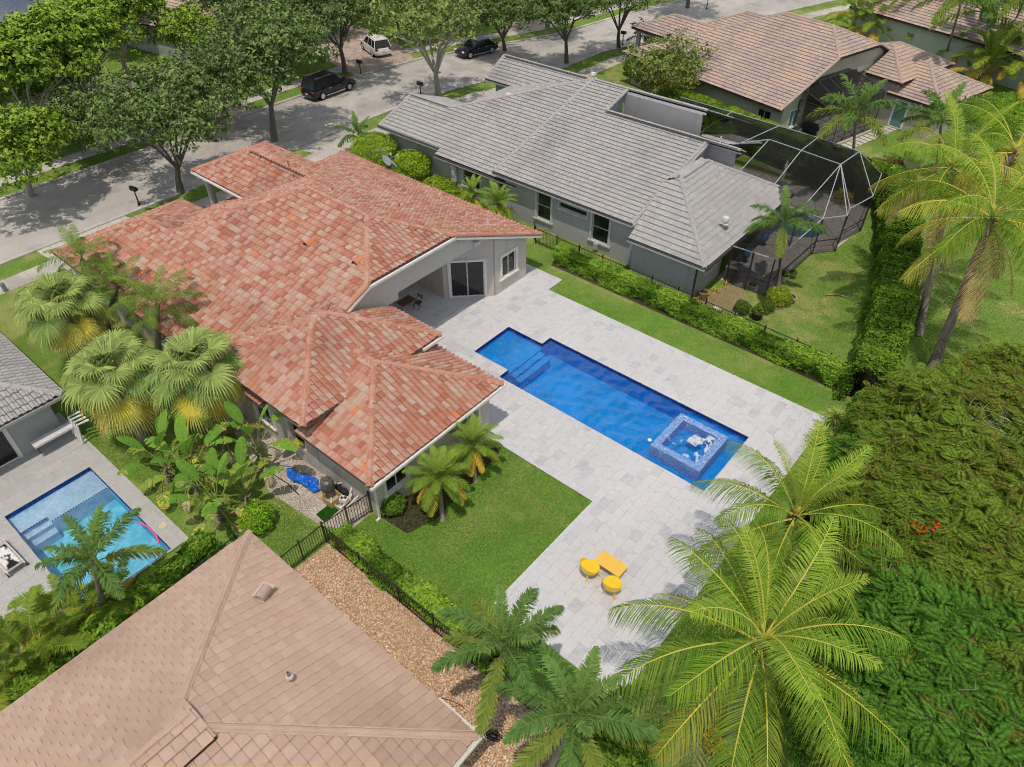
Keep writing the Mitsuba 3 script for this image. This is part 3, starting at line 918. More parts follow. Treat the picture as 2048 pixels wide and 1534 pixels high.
# ================================================================ THE GREY HOUSE
t = thing('grey_tile_house', 'grey stucco house with a light grey flat-tile roof behind the fence and hedge', 'house')
GREY = t
G = dict(
    a=(-42.9, 35.0, 2.62), b=(-36.3, 35.0, 2.62), b2=(-36.3, 34.4, 2.40), c=(-28.9, 34.4, 2.40))
s1 = .36
def zs(y):
    return 2.62 + s1 * (y - 35.0)
polys = [
    # street wing and its front gable, one long slope
    [(-42.9, 35.0, zs(35)), (-36.3, 35.0, zs(35)), (-36.3, 34.4, zs(34.4)), (-28.7, 34.4, zs(34.4)), (-28.7, 43.4, zs(43.4)), (-32.4, 43.4, zs(43.4)), (-38.6, 38.7, zs(38.7)), (-42.9, 38.7, zs(38.7))],
    [(-42.9, 38.7, zs(38.7)), (-38.6, 38.7, zs(38.7)), (-40.4, 42.2, 2.7), (-42.9, 42.2, 2.7)],
    [(-38.6, 38.7, zs(38.7)), (-32.4, 43.4, zs(43.4)), (-34.0, 50.5, 3.9), (-40.4, 47.5, 2.7), (-40.4, 42.2, 2.7)],
    # left back wing
    [(-43.5, 48.0, 2.6), (-38.6, 48.0, 2.6), (-34.2, 50.5, 3.95), (-43.5, 50.5, 3.95)],
    [(-43.5, 50.5, 3.95), (-34.2, 50.5, 3.95), (-34.2, 53.5, 2.6), (-43.5, 53.5, 2.6)],
]
def z2(y):
    return 3.05 + .285 * (y - 34.0)
polys2 = [
    # raised middle part
    [(-30.35, 34.0, z2(34.0)), (-19.35, 34.0, z2(34.0)), (-19.35, 42.35, z2(42.35)), (-27.25, 42.35, z2(42.35)), (-27.25, 45.0, z2(45)), (-30.35, 45.0, z2(45))],
    [(-27.25, 42.35, z2(42.35)), (-19.35, 42.35, z2(42.35)), (-17.1, 42.35, z2(42.35)), (-17.1, 43.3, 4.95), (-27.25, 43.3, 4.95)],
    [(-30.35, 45.0, z2(45)), (-27.25, 45.0, z2(45)), (-21.0, 45.0, z2(45)), (-21.0, 52.8, 2.9), (-33.0, 52.8, 2.9)],
    [(-21.0, 44.6, 4.6), (-18.7, 44.6, 4.6), (-18.7, 50.0, 2.9), (-21.0, 50.0, 2.9)],
    [(-28.7, 43.4, zs(43.4)), (-30.35, 45.0, z2(45)), (-34.2, 50.5, 3.9), (-32.4, 43.4, zs(43.4))],
]
hx = -18.45
polys3 = [
    [(-19.1, 33.3, 2.5), (-14.05, 33.3, 2.5), (hx, 37.5, 4.95), (-19.3, 37.0, 4.66)],
    [(-14.05, 33.3, 2.5), (-14.05, 45.1, 2.5), (hx, 40.7, 4.95), (hx, 37.5, 4.95)],
    [(-14.05, 45.1, 2.5), (-19.3, 45.1, 2.5), (-19.3, 41.2, 4.67), (hx, 40.7, 4.95)],
    [(hx, 37.5, 4.95), (hx, 40.7, 4.95), (-19.3, 40.7, 4.65), (-19.3, 37.5, 4.65)],
]
caps = [((-42.9, 38.7, zs(38.7)), (-38.6, 38.7, zs(38.7))), ((-38.6, 38.7, zs(38.7)), (-32.4, 43.4, zs(43.4))), ((-42.9, 35.0, zs(35)), (-42.9, 38.7, zs(38.7))),
        ((-43.5, 48.0, 2.6), (-43.5, 50.5, 3.95)), ((-43.5, 50.5, 3.95), (-34.2, 50.5, 3.95)), ((-32.4, 43.4, zs(43.4)), (-30.35, 45.0, z2(45))),
        ((-30.3, 34.0, z2(34.0)), (-30.3, 45.0, z2(45))), ((-30.35, 45.0, z2(45)), (-21.0, 45.0, z2(45))), ((-27.25, 42.35, z2(42.35)), (-17.1, 42.35, z2(42.35))), ((-27.25, 42.35, z2(42.35)), (-27.25, 45, z2(45))),
        ((-19.4, 34.0, z2(34.0)), (-19.4, 42.3, z2(42.3))), ((-14.05, 33.3, 2.5), (hx, 37.5, 4.95)), ((-14.05, 45.1, 2.5), (hx, 40.7, 4.95)), ((hx, 37.5, 4.95), (hx, 40.7, 4.95))]
tiled_roof(t, polys + polys2 + polys3, caps, 'flat', 'grey_tile', w=.33, L=.36, over=.05, stagger=.5, seed=11, cap_r=.105, cap_pitch=.38, deck=(0.05, 0.05, 0.055), mortar=(.42, .42, .43))
w = MB(); HG = {}
def run(k, a, b, poly, holes=()):
    wall_panel(w, a, b, poly, holes=holes); HG[k] = (a, b, holes)
run('s1', (-42.3, 35.5), (-36.0, 35.5), 2.6)
run('s2', (-36.0, 34.7), (-29.3, 34.7), 2.35, [(2.15, 3.75, .75, 2.15), (5.5, 6.6, .75, 2.15)])
run('s3', (-29.6, 34.35), (-19.0, 34.35), 3.0, [(2.75, 3.9, .75, 2.72), (4.55, 6.75, 2.1, 2.5), (7.2, 8.45, .75, 2.72)])
run('s3w', (-29.6, 35.2), (-29.6, 34.35), 3.0)
run('s4', (-19.0, 33.75), (-14.6, 33.75), 2.45)
run('s4e', (-14.6, 33.75), (-14.6, 36.9), 2.45, [(1.0, 2.1, 1.25, 2.25)])
run('s4e2', (-15.9, 36.9), (-15.9, 44.6), 2.45, [(2.2, 5.4, .1, 2.2)])
run('g2', (-19.5, 34.35), (-19.5, 42.6), [(0, 0), (8.25, 0), (8.25, 5.2), (8.0, 5.3), (0, 2.98)])
run('clere', (-19.6, 42.62), (-17.5, 42.62), [(0, 0), (2.1, 0), (2.1, 5.1), (0, 5.1)])
run('clere2', (-27.3, 44.7), (-21.2, 44.7), [(0, 0), (6.1, 0), (6.1, 5.95), (0, 5.95)])
run('clere3', (-27.4, 42.6), (-27.4, 44.7), [(0, 0), (2.1, 0), (2.1, 5.9), (0, 5.25)])
run('w1', (-42.3, 42.0), (-42.3, 35.7), [(0, 0), (6.3, 0), (6.3, 2.6), (3.1, 3.8), (0, 2.6)])
run('w2', (-42.9, 53.0), (-42.9, 48.6), [(0, 0), (4.4, 0), (4.4, 2.6), (2.4, 3.7), (0, 2.6)])
run('w3', (-42.9, 48.6), (-39.5, 48.6), 2.55)
run('back', (-33, 52.4), (-33.0, 42.0), 2.6)
part(t, 'wall', w, 'stucco_grey')
LG = (.50, .53, .56)
for i in range(2):
    a, b, h = HG['s2']; opening(t, a, b, h[i], split='h', trim=.14, frame_c=LG)
a, b, h = HG['s3']
for i in (0, 2):
    opening(t, a, b, h[i], split='h', trim=.16, frame_c=LG)
opening(t, a, b, h[1], split='', trim=.09, frame_c=LG, label='wide low window under the eave')
a, b, h = HG['s4e']; opening(t, a, b, h[0], split='', trim=.12, frame_c=LG)
a, b, h = HG['s4e2']; opening(t, a, b, h[0], split='v', bars=2, sill=False, name='sliding_door')
FG = (.055, .06, .065)
for pts in ([(-42.9, 34.93, 2.52), (-36.3, 34.93, 2.52)], [(-36.3, 34.33, 2.28), (-28.65, 34.33, 2.28)], [(-30.35, 33.93, 2.95), (-19.3, 33.93, 2.95)], [(-19.15, 33.23, 2.4), (-14.0, 33.23, 2.4)], [(-43.5, 47.93, 2.5), (-38.8, 47.93, 2.5)]):
    gutter(t, pts, LG, name='fascia', h=.13)
    gutter(t, [(p[0], p[1] - .02, p[2] + .085) for p in pts], FG, h=.045)
gutter(t, [(-13.96, 33.3, 2.41), (-13.96, 45.1, 2.41)], FG)
gutter(t, [(-28.62, 34.4, 2.28), (-28.62, 35.6, 2.7)], FG, name='fascia')
gutter(t, [(-19.27, 34.0, 2.93), (-19.27, 42.3, 5.3)], LG, name='fascia', h=.16)
gutter(t, [(-19.3, 42.5, 5.2), (-17.1, 42.5, 5.2)], LG, name='fascia', h=.12)
gutter(t, [(-27.2, 44.88, 5.98), (-21.0, 44.88, 5.98)], LG, name='fascia', h=.12)
downspout(t, (-14.62, 33.66), 2.4, (.04, .035, .03))
for p, s in (((-36.02, 42.19, 4.30), .28), ((-14.96, 37.11, 3.40), .26), ((-30.50, 45.29, 6.20), .24)):
    m = MB(); m.lathe([(s * .55, -.2), (s * .55, .16), (s * .9, .18), (s * .75, .34), (0, .40)], p, 12, (.60, .61, .61)); m.box((p[0], p[1], p[2] - .02), (s * 1.9, s * 1.9, .02), 0, (.55, .56, .56))
    part(t, 'roof_vent', m, 'paint', smooth=40 if False else False, col=True)
for p in ((-34.64, 38.36, 3.20), (-17.25, 40.02, 4.80), (-18.97, 43.35, 5.20)):
    m = MB(); m.lathe([(.05, -.2), (.05, .3), (0, .3)], p, 8, (.62, .62, .62)); part(t, 'vent_pipe', m, 'paint', col=True)
# utility box and outdoor tap box on the side wall
m = MB(); m.box((-34.6, 34.58, 1.35), (.35, .2, 1.0), 0, (.52, .55, .56)); m.box((-34.6, 34.56, 1.95), (.5, .25, .12), 0, (.56, .58, .6)); m.box((-34.6, 34.5, 1.5), (.2, .2, .3), 0, (.6, .62, .62))
m.tube([(-34.9, 34.6, .2), (-34.9, 34.6, 2.2)], .03, 6, (.6, .6, .6)); part(t, 'meter_box', m, 'paint', col=True)
m = MB(); m.box((-21.95, 34.24, .45), (.28, .2, .42), 0, (.42, .42, .40)); part(t, 'outlet_box', m, 'paint', col=True)

# ================================================================ THE BROWN BLEND HOUSE (same builder's model, mirrored and turned with the street)
t = thing('brown_tile_house', 'beige house with a brown and slate blended flat-tile roof at the far right', 'house')
BROWN = t
ang = math.radians(-13.4)
E1P = np.array([-20.39, 56.62, 0.0])
def XB(p):
    x, y, z = p
    q = np.array([x + 23.3, 29.3 - y, 0.0])
    return tuple(E1P + rotz(ang) @ q + [0, 0, z - .05])
def btone(p):
    k = meshkit.noise(np.array([[p[0] * .55, p[1] * .55, p[2]]]))[0]
    return .12 + .8 * k
HB, VB = builder_home(t, XB, 'stucco_beige', dict(kind='flat', bs='blend_tile', w=.34, L=.36, over=.05, stagger=.5, seed=21, cap_r=.105, cap_pitch=.40, cap_tone=.5, deck=(.07, .05, .045), mortar=(.45, .36, .30), tone=btone), yplus=29.3)
a, b, h = HB['gable']; opening(t, a, b, h[0], split='v', glass='glass_teal', trim=.06, label='white framed window with teal glass')
a, b, h = HB['low_s']
fr = opening(t, *HB['north'][:2], (14.6, 15.9, .7, 2.2), split='v', trim=0, frame_c=(.5, .5, .47), sill=False, deep=-.03)
# door of the low wing beside the screened terrace
pa, pb = XB((-20.4, 18.0, 0)), XB((-16.82, 18.0, 0))
opening(t, pa, pb, (.35, 1.45, .12, 2.3), split='', glass='glass_teal', name='glazed_door', sill=False, trim=.1, deep=-.04, label='white back door with a tall frosted glass panel')

# ================================================================ THE TAN HOUSE IN FRONT
t = thing('tan_tile_house', 'near house with a plain tan flat-tile hip roof filling the lower left corner', 'house')
TAN = t
TZ = 2.65
st = .41
ap = (-12.85, 1.08, TZ + st * 5.12)
polys = [
    [(-18.0, -15.0, TZ), (-12.85, -15.0, ap[2]), ap, (-18.0, 6.2, TZ)][::-1],
    [(-18.0, 6.2, TZ), ap, (-11.75, 1.08, ap[2] - .0), (-6.65, 6.2, TZ)],
    [(-6.65, 6.2, TZ), (-11.75, 1.08, ap[2]), (-11.75, -15.0, ap[2]), (-6.65, -15.0, TZ)],
]
ov = [(-12.95, 1.2, ap[2] + .12), (-11.5, 1.2, ap[2] + .12)]
caps = [((-18.0, 6.2, TZ), ap), ((-6.65, 6.2, TZ), (-11.75, 1.08, ap[2])), ((-12.3, -15.0, ap[2] + .16), (-12.3, 1.0, ap[2] + .16))]
polys.append([(-12.9, 1.15, ap[2] + .02), (-12.3, 1.15, ap[2] + .22), (-12.3, -15, ap[2] + .22), (-12.9, -15, ap[2] + .02)])
polys.append([(-12.3, 1.15, ap[2] + .22), (-11.3, 1.15, ap[2] - .02), (-11.3, -15, ap[2] - .02), (-12.3, -15, ap[2] + .22)])
tiled_roof(t, polys, caps, 'flat', 'tan_tile', w=.335, L=.37, over=.05, staggers=[.5, 0, 0, .5, .5], seed=31, cap_r=.115, cap_pitch=.42, deck=(.10, .065, .05), mortar=(.52, .43, .37))
w = MB()
for a, b in (((-17.4, -8.9), (-7.2, -8.9)), ((-7.2, -8.9), (-7.2, 5.65)), ((-7.2, 5.65), (-17.4, 5.65)), ((-17.4, 5.65), (-17.4, -8.9))):
    wall_panel(w, a, b, 2.6)
part(t, 'wall', w, (.52, .44, .36))
gutter(t, [(-8.3, 6.28, 2.56), (-6.55, 6.28, 2.56)], (.62, .63, .6), w=.14); gutter(t, [(-6.56, 6.3, 2.56), (-6.56, -9, 2.56)], (.62, .63, .6), w=.14)
gutter(t, [(-18.08, 6.25, 2.55), (-18.08, -9, 2.55)], (.40, .30, .24), w=.06, name='fascia'); gutter(t, [(-18.0, 6.26, 2.55), (-8.4, 6.26, 2.55)], (.40, .30, .24), w=.06, name='fascia')
p = np.array((-14.99, 4.91, 3.45))
m = MB(); th = np.linspace(0, math.pi, 9); A = np.c_[np.cos(th) * .19, np.full(9, -.05), np.sin(th) * .22]; Bq = np.c_[np.cos(th) * .19, np.full(9, -.55), np.sin(th) * .17 + .05]
i = np.arange(8); m.add(np.vstack([A, Bq]) @ rotz(.35).T + p + [0, .2, .0], np.stack([i, i + 1, i + 10, i + 9], 1), (.42, .33, .29))
m.add(np.vstack([A + [0, -.04, 0], [[0, -.12, 0]]]) @ rotz(.35).T + p + [0, .2, 0], [[k, k + 1, 9] for k in range(8)], (.05, .035, .03))
m.box((p[0], p[1] + .0, p[2] - .04), (.5, .6, .03), .35, (.56, .46, .40)); part(t, 'roof_vent', m, 'matte', col=True)
p = np.array((-11.57, 3.54, 4.10)); m = MB(); m.lathe([(.055, -.2), (.055, .16), (.04, .16)], p, 9, (.30, .29, .28)); m.lathe([(.0, .0), (.11, -.02), (.14, -.08)], p, 7, (.58, .5, .44)); part(t, 'vent_pipe', m, 'matte', col=True)

# ================================================================ THE LEFT NEIGHBOUR
t = thing('pale_grey_tile_house', 'pale blue-grey house with a grey barrel-tile roof at the left edge', 'house')
LEFTH = t
e = (-31.0, 5.3, 2.6); ap = (-36.0, .3, 4.75)
polys = [[(-48, 5.3, 2.6), e, ap, (-48, .3, 4.75)], [e, (-31.0, -4.7, 2.6), ap], [(-31.0, -4.7, 2.6), (-48, -4.7, 2.6), (-48, .3, 4.75), ap]]
tiled_roof(t, polys, [(e, ap), ((-31, -4.7, 2.6), ap), (ap, (-48, .3, 4.75))], 'barrel', 'grey_tile', w=.30, L=.37, over=.05, seed=41, cap_r=.13, cap_pitch=.40, deck=(.15, .15, .15), mortar=(.55, .47, .40))
w = MB(); wall_panel(w, (-31.75, -4.2), (-31.75, 4.75), 2.55, holes=[(3.6, 6.9, .06, 2.2)])
part(t, 'wall', w, 'stucco_blue')
w = MB(); wall_panel(w, (-31.95, 4.75), (-47, 4.75), 2.55); part(t, 'wall', w, 'stucco_blue')
opening(t, (-31.75, -4.2), (-31.75, 4.75), (3.6, 6.9, .06, 2.2), split='v', name='sliding_door', sill=False, trim=.12)
gutter(t, [(-30.93, 5.3, 2.5), (-30.93, -4.7, 2.5)], (.35, .34, .34)); gutter(t, [(-31, 5.38, 2.5), (-48, 5.38, 2.5)], (.6, .6, .6))

# ================================================================ ACROSS THE STREET AND BEYOND
def far_home(name, label, loc, rz, bs, tile, lx, ly, zt, slope, seed, walls, gable=False, w=.40, L=.42, wins=()):
    """hip or gable house with tiles, walls and windows; loc = centre, lx along its own x"""
    t = thing(name, label, 'house')
    R = rotz(rz); c = np.array([*loc, 0.0])
    Q = lambda x, y, z: tuple(R @ np.array([x, y, z]) + c)
    a, b = lx / 2, ly / 2; h = zt + b * slope
    k = 0 if gable else b
    polys = [[Q(-a, -b, zt), Q(a, -b, zt), Q(a - k, 0, h), Q(-a + k, 0, h)], [Q(a, b, zt), Q(-a, b, zt), Q(-a + k, 0, h), Q(a - k, 0, h)]]
    caps = [(Q(-a + k, 0, h), Q(a - k, 0, h))]
    if not gable:
        polys += [[Q(a, -b, zt), Q(a, b, zt), Q(a - k, 0, h)], [Q(-a, b, zt), Q(-a, -b, zt), Q(-a + k, 0, h)]]
        caps += [(Q(-a, -b, zt), Q(-a + k, 0, h)), (Q(a, -b, zt), Q(a - k, 0, h)), (Q(a, b, zt), Q(a - k, 0, h)), (Q(-a, b, zt), Q(-a + k, 0, h))]
    tiled_roof(t, polys, caps, 'flat', tile, w=w, L=L, over=.05, stagger=.5 if tile != 'orange_tile' else 0, seed=seed, cap_r=.13, cap_pitch=.5, deck=(.08, .05, .04))
    m = MB(); o = .55
    P = [Q(-a + o, -b + o, 0), Q(a - o, -b + o, 0), Q(a - o, b - o, 0), Q(-a + o, b - o, 0)]
    for i in range(4):
        p0, p1 = P[i], P[(i + 1) % 4]
        LL = math.hypot(p1[0] - p0[0], p1[1] - p0[1])
        top = zt - .02
        poly = top if not (gable and i % 2) else [(0, 0), (LL, 0), (LL, top), (LL / 2, h - .25), (0, top)]
        wall_panel(m, p0, p1, poly)
    part(t, 'wall', m, walls)
    for i, hole in wins:
        opening(t, P[i], P[(i + 1) % 4], hole, split='v', sill=False, deep=-.03)
    return t


far_home('orange_tile_house', 'house with an orange tile hip roof behind the street trees at the far left', (-80.5, 16.2), 0.0, None, 'orange_tile', 19, 18, 3.0, .42, 51, 'stucco_cream', wins=((1, (3, 4.2, .9, 2.2)), (1, (9, 10.5, .9, 2.2))))
far_home('pink_tile_house', 'house across the street with a faded pink tile roof, left of the oak crowns', (-85.0, 43.5), .15, None, 'blend_tile', 20, 15, 3.0, .38, 52, 'stucco_blue', wins=((0, (6, 7.2, .9, 2.2)),))
far_home('terracotta_tile_house', 'house behind the parked white car, mostly hidden by street trees', (-84, 62.0), .1, None, 'orange_tile', 16, 14, 3.0, .42, 53, (.50, .33, .26))
far_home('far_tan_tile_house', 'long house with a dusty tan tile roof behind the palms at the top right', (-12.0, 94.0), -.33, None, 'blend_tile', 26, 19, 3.0, .40, 54, 'stucco_blue', gable=True)
far_home('corner_tan_tile_house', 'house with a pale tan tile roof in the top right corner', (6.5, 92.0), -.33, None, 'tan_tile', 20, 15, 3.0, .42, 55, 'stucco_blue', gable=True)

# ================================================================ POOLS
def water_sheet(poly, z, seed, step=0.09, amp=0.004, centres=()):
    """rippled water surface over a polygon"""
    x0, y0, x1, y1 = poly.bounds
    nx, ny = int((x1 - x0) / step) + 2, int((y1 - y0) / step) + 2
    X, Y = np.meshgrid(np.linspace(x0, x1, nx), np.linspace(y0, y1, ny), indexing='ij')
    h = np.zeros_like(X)
    r = np.random.default_rng(seed)
    for i in range(9):
        a, k = r.random() * 2 * np.pi, r.uniform(3.5, 13)
        h += np.sin(k * (X * np.cos(a) + Y * np.sin(a)) + r.random() * 7 + 2.2 * meshkit.noise(np.stack([X * .6, Y * .6, X * 0 + i], -1))) / k
    for cx, cy, w in centres:
        d = np.hypot(X - cx, Y - cy)
        h += np.sin(d * 15) / (1 + d * .55) * w / 15
    h = h / 0.28 * amp
    v = np.stack([X, Y, z + h], -1).reshape(-1, 3)
    i, j = np.meshgrid(np.arange(nx - 1), np.arange(ny - 1), indexing='ij')
    q = np.stack([i * ny + j, (i + 1) * ny + j, (i + 1) * ny + j + 1, i * ny + j + 1], -1).reshape(-1, 4)
    return MB().add(v, q)


def basin(mb, x0, y0, x1, y1, zb, zt, floor=True, sides='wsen'):
    if floor:
        mb.add([(x0, y0, zb), (x1, y0, zb), (x1, y1, zb), (x0, y1, zb)], [[0, 1, 2, 3]])
    for c, a, b in (('s', (x0, y0), (x1, y0)), ('e', (x1, y0), (x1, y1)), ('n', (x1, y1), (x0, y1)), ('w', (x0, y1), (x0, y0))):
        if c in sides:
            mb.add([(*a, zb), (*b, zb), (*b, zt), (*a, zt)], [[0, 3, 2, 1]])
    return mb


t = thing('swimming_pool', 'long deep blue pool with a raised mosaic spa, set in white marble paving', 'pool')
MAINPOOL = t
b = MB()
px0, px1, py0, py1 = -18.66, -6.84, 21.04, 25.31
SPX0, SPY0 = -9.98, 21.55   # spa outer corner
basin(b, px0, py0, px1, py1, -1.15, .046, sides='sen')
b.add([(px0, py0, -1.15), (px0, 21.75, -1.15), (px0, 21.75, .046), (px0, py0, .046)], [[0, 1, 2, 3]])
b.add([(px0, 24.6, -1.15), (px0, py1, -1.15), (px0, py1, .046), (px0, 24.6, .046)], [[0, 1, 2, 3]])
b.add([(px0, 21.75, -1.15), (px0, 24.6, -1.15), (px0, 24.6, -.28), (px0, 21.75, -.28)], [[0, 1, 2, 3]])
part(t, 'basin', b, 'mosaic_blue')
b = basin(MB(), -21.05, 21.75, px0, 24.6, -.28, .046, sides='wsn')
part(t, 'shelf', b, 'mosaic_blue')
for i in range(2):
    s = MB()
    z = -.40 - .14 * i; x = px0 + .36 * (i + 1)
    s.prism([(px0 + .36 * i, 21.9), (x, 21.9), (x, 24.45), (px0 + .36 * i, 24.45)], -1.15, z)
    part(t, 'step', s, 'mosaic_blue')
# darker waterline tile
b = MB()
e = .012
for a, c in (((px0, py0), (px1, py0)), ((px1, py0), (px1, py1)), ((px1, py1), (px0, py1)), ((px0, py1), (px0, 24.6)), ((px0, 24.6), (-21.05, 24.6)), ((-21.05, 24.6), (-21.05, 21.75)), ((-21.05, 21.75), (px0, 21.75)), ((px0, 21.75), (px0, py0))):
    a, c = np.array(a), np.array(c); d = (c - a) / np.linalg.norm(c - a); n = np.array([-d[1], d[0]]) * e
    b.add([(*(a + n), -.16), (*(c + n), -.16), (*(c + n), .044), (*(a + n), .044)], [[0, 1, 2, 3]])
part(t, 'waterline_tiles', b, 'mosaic_dark')
full = sbox(px0, py0, px1, py1)
part(t, 'water', water_sheet(full, -.055, 1, amp=.016, centres=((-8, 21.5, .9), (-16, 24, .5))), 'water', smooth=True)
part(t, 'water', water_sheet(sbox(-21.05, 21.75, px0, 24.6), -.055, 2, amp=.013, centres=((-20, 23.4, 1.3),)), 'water', smooth=True)
# spa: raised box in the corner, tanning ledge around it
b = MB()
for x0, y0, x1, y1 in ((-10.02, py0, px1, 21.62), (-7.45, 21.62, px1, py1), (-10.02, 24.45, -7.45, py1)):
    b.prism([(x0, y0), (x1, y0), (x1, y1), (x0, y1)], -1.15, -.34)
part(t, 'ledge', b, 'mosaic_blue')
sx0, sy0, sx1, sy1, rim = -10.0, 21.65, -7.47, 24.42, .36
pg = sbox(sx0, sy0, sx1, sy1).difference(sbox(sx0 + rim, sy0 + rim, sx1 - rim, sy1 - rim))
b = MB(); b.prism(pg, -1.15, .33)
sp = part(t, 'spa', b, 'spa_tile', label='raised square spa faced in blue and white mosaic, with foaming water')
b = MB(); b.add([(sx0 + rim, sy0 + rim, -.25), (sx1 - rim, sy0 + rim, -.25), (sx1 - rim, sy1 - rim, -.25), (sx0 + rim, sy1 - rim, -.25)], [[0, 1, 2, 3]])
part(sp, 'spa_floor', b, 'mosaic_blue')
part(sp, 'spa_water', water_sheet(sbox(sx0 + rim, sy0 + rim, sx1 - rim, sy1 - rim), .25, 5, step=.05, amp=.014), 'water', smooth=True)
# foam: lumpy froth where the jets break the surface
r = np.random.default_rng(12)
N = 150
X, Y = np.meshgrid(np.linspace(sx0 + rim + .02, sx1 - rim - .02, N), np.linspace(sy0 + rim + .02, sy1 - rim - .02, N), indexing='ij')
u = (X - (sx0 + sx1) / 2) / 0.9; w_ = (Y - (sy0 + sy1) / 2) / 1.02
q = np.stack([X * 3.2, Y * 3.2, X * 0], -1)
f = meshkit.fbm(q, 5, 3) + .20 * u - .10 * np.abs(w_) + .10 * (w_ > .2) - .06
h = np.clip(f - .50, 0, .3)
v = np.stack([X + (meshkit.noise(q * 7, 1) - .5) * .03, Y + (meshkit.noise(q * 7, 2) - .5) * .03, .252 + .05 * h + .02 * (h > 0) * meshkit.noise(q * 9, 6)], -1).reshape(-1, 3)
i, j = np.meshgrid(np.arange(N - 1), np.arange(N - 1), indexing='ij')
fc = np.stack([i * N + j, (i + 1) * N + j, (i + 1) * N + j + 1, i * N + j + 1], -1).reshape(-1, 4)
holes_ = meshkit.fbm(q * 4.5, 3, 9).reshape(-1)[fc].mean(1)
ok = (h.reshape(-1)[fc] > 0).all(1) & (holes_ > .47 - .8 * (h.reshape(-1)[fc].mean(1)))
part(sp, 'foam', MB().add(v, fc[ok], (.52, .63, .70)), 'matte', smooth=True, col=True, kind='stuff')
d = MB(); d.lathe([(0, .03), (.09, .03), (.11, .0)], (-10.80, 23.21, -1.12), 14, (.85, .9, .9)); part(t, 'drain_cover', d, 'matte', col=True)
for p in ((-10.28, 25.91, 0.05), (-8.47, 18.84, 0.05)):
    d = MB(); d.lathe([(0, .006), (.13, .006), (.135, 0)], (p[0], p[1], .05), 18, (.62, .6, .55)); part('patio', 'skimmer_lid', d, 'matte', col=True)

t = thing('neighbour_pool', 'turquoise rectangular pool with a pale shallow shelf, in grey paving beside the palms', 'pool')
y0_ = .77
b = basin(MB(), -28.78, y0_, -21.9, 4.44, -1.05, .046)
part(t, 'basin', b, 'plaster_aqua')
s = MB(); s.prism([(-28.78, 1.95), (-27.25, 1.95), (-27.25, 4.44), (-28.78, 4.44)], -1.05, -.22)
part(t, 'shelf', s, 'plaster_shelf')
s = MB(); s.prism([(-28.78, y0_), (-27.7, y0_), (-27.7, 1.95), (-28.78, 1.95)], -1.05, -.24)
part(t, 'shelf', s, 'plaster_shelf')
for i in range(2):
    s = MB(); s.prism([(-27.7 + .36 * i, y0_), (-27.34 + .36 * i, y0_), (-27.34 + .36 * i, 1.95), (-27.7 + .36 * i, 1.95)], -1.05, -.42 - .22 * i)
    part(t, 'step', s, 'plaster_shelf')
b = MB()
for a, c in (((-28.78, 4.44), (-28.78, y0_)), ((-28.78, y0_), (-21.9, y0_)), ((-21.9, y0_), (-21.9, 4.44)), ((-21.9, 4.44), (-28.78, 4.44))):
    a, c = np.array(a), np.array(c); d = (c - a) / np.linalg.norm(c - a); n = np.array([-d[1], d[0]]) * e
    b.add([(*(a + n), -.17), (*(c + n), -.17), (*(c + n), .044), (*(a + n), .044)], [[0, 1, 2, 3]])
part(t, 'waterline_tiles', b, 'mosaic_dark')
b = MB()
for k in range(22):
    b.box((-27.28, 2.0 + k * .112, -.214), (.06, .06, .02))
for k in range(10):
    b.box((-27.66 + .0, .83 + k * .112, -.234), (.06, .06, .02))
part(t, 'edge_tiles', b, 'mosaic_dark', kind='stuff')
part(t, 'water', water_sheet(sbox(-28.78, y0_, -21.9, 4.44), -.05, 8, amp=.02, centres=((-25, 3, 1.0), (-24, 2, 1.2))), 'water', smooth=True)
t = thing('pool_noodle', 'bright pink foam pool noodle floating at the right edge of the turquoise pool', 'pool noodle')
p = [np.array((-23.99, 4.27, 0.00)), np.array((-23.51, 4.41, 0.00)), np.array((-22.83, 4.42, 0.00)), np.array((-22.34, 4.28, 0.00))]
m = MB(); m.tube([[*(x[:2] - [.25, 0]), -.02] for x in p], .045, 8, (.80, .13, .38)); put(t, m, 'matte', smooth=True, col=True)
t = thing('pool_noodle', 'pale pink foam pool noodle on the paving edge of the turquoise pool', 'pool noodle')
m = MB(); m.tube([(-21.78, 2.9, .09), (-21.74, 2.0, .09), (-21.66, 1.2, .09)], .04, 8, (.85, .58, .66)); put(t, m, 'matte', smooth=True, col=True)

# ================================================================ PLANT KIT
def lerp(a, b, t):
    return np.asarray(a) + (np.asarray(b) - np.asarray(a)) * np.asarray(t)[..., None]


def quads(mb, P, A, Bv, col):
    """many small leaves: diamond-ish quads centred at P with half-axes A, Bv; col (n,3)"""
    n = len(P)
    v = np.stack([P - A, P + Bv * .9 - A * .1, P + A, P - Bv * .9 - A * .1], 1).reshape(-1, 3)
    i = np.arange(n)[:, None] * 4
    f = np.concatenate([i + [[0, 1, 2]], i + [[0, 2, 3]]], 0)
    mb.add(v, f, np.repeat(col, 4, 0))
    return mb


def rand_dirs(r, n, zmin=-1.0):
    z = r.uniform(zmin, 1, n); a = r.random(n) * 2 * np.pi; s = np.sqrt(1 - z * z)
    return np.stack([s * np.cos(a), s * np.sin(a), z], 1)


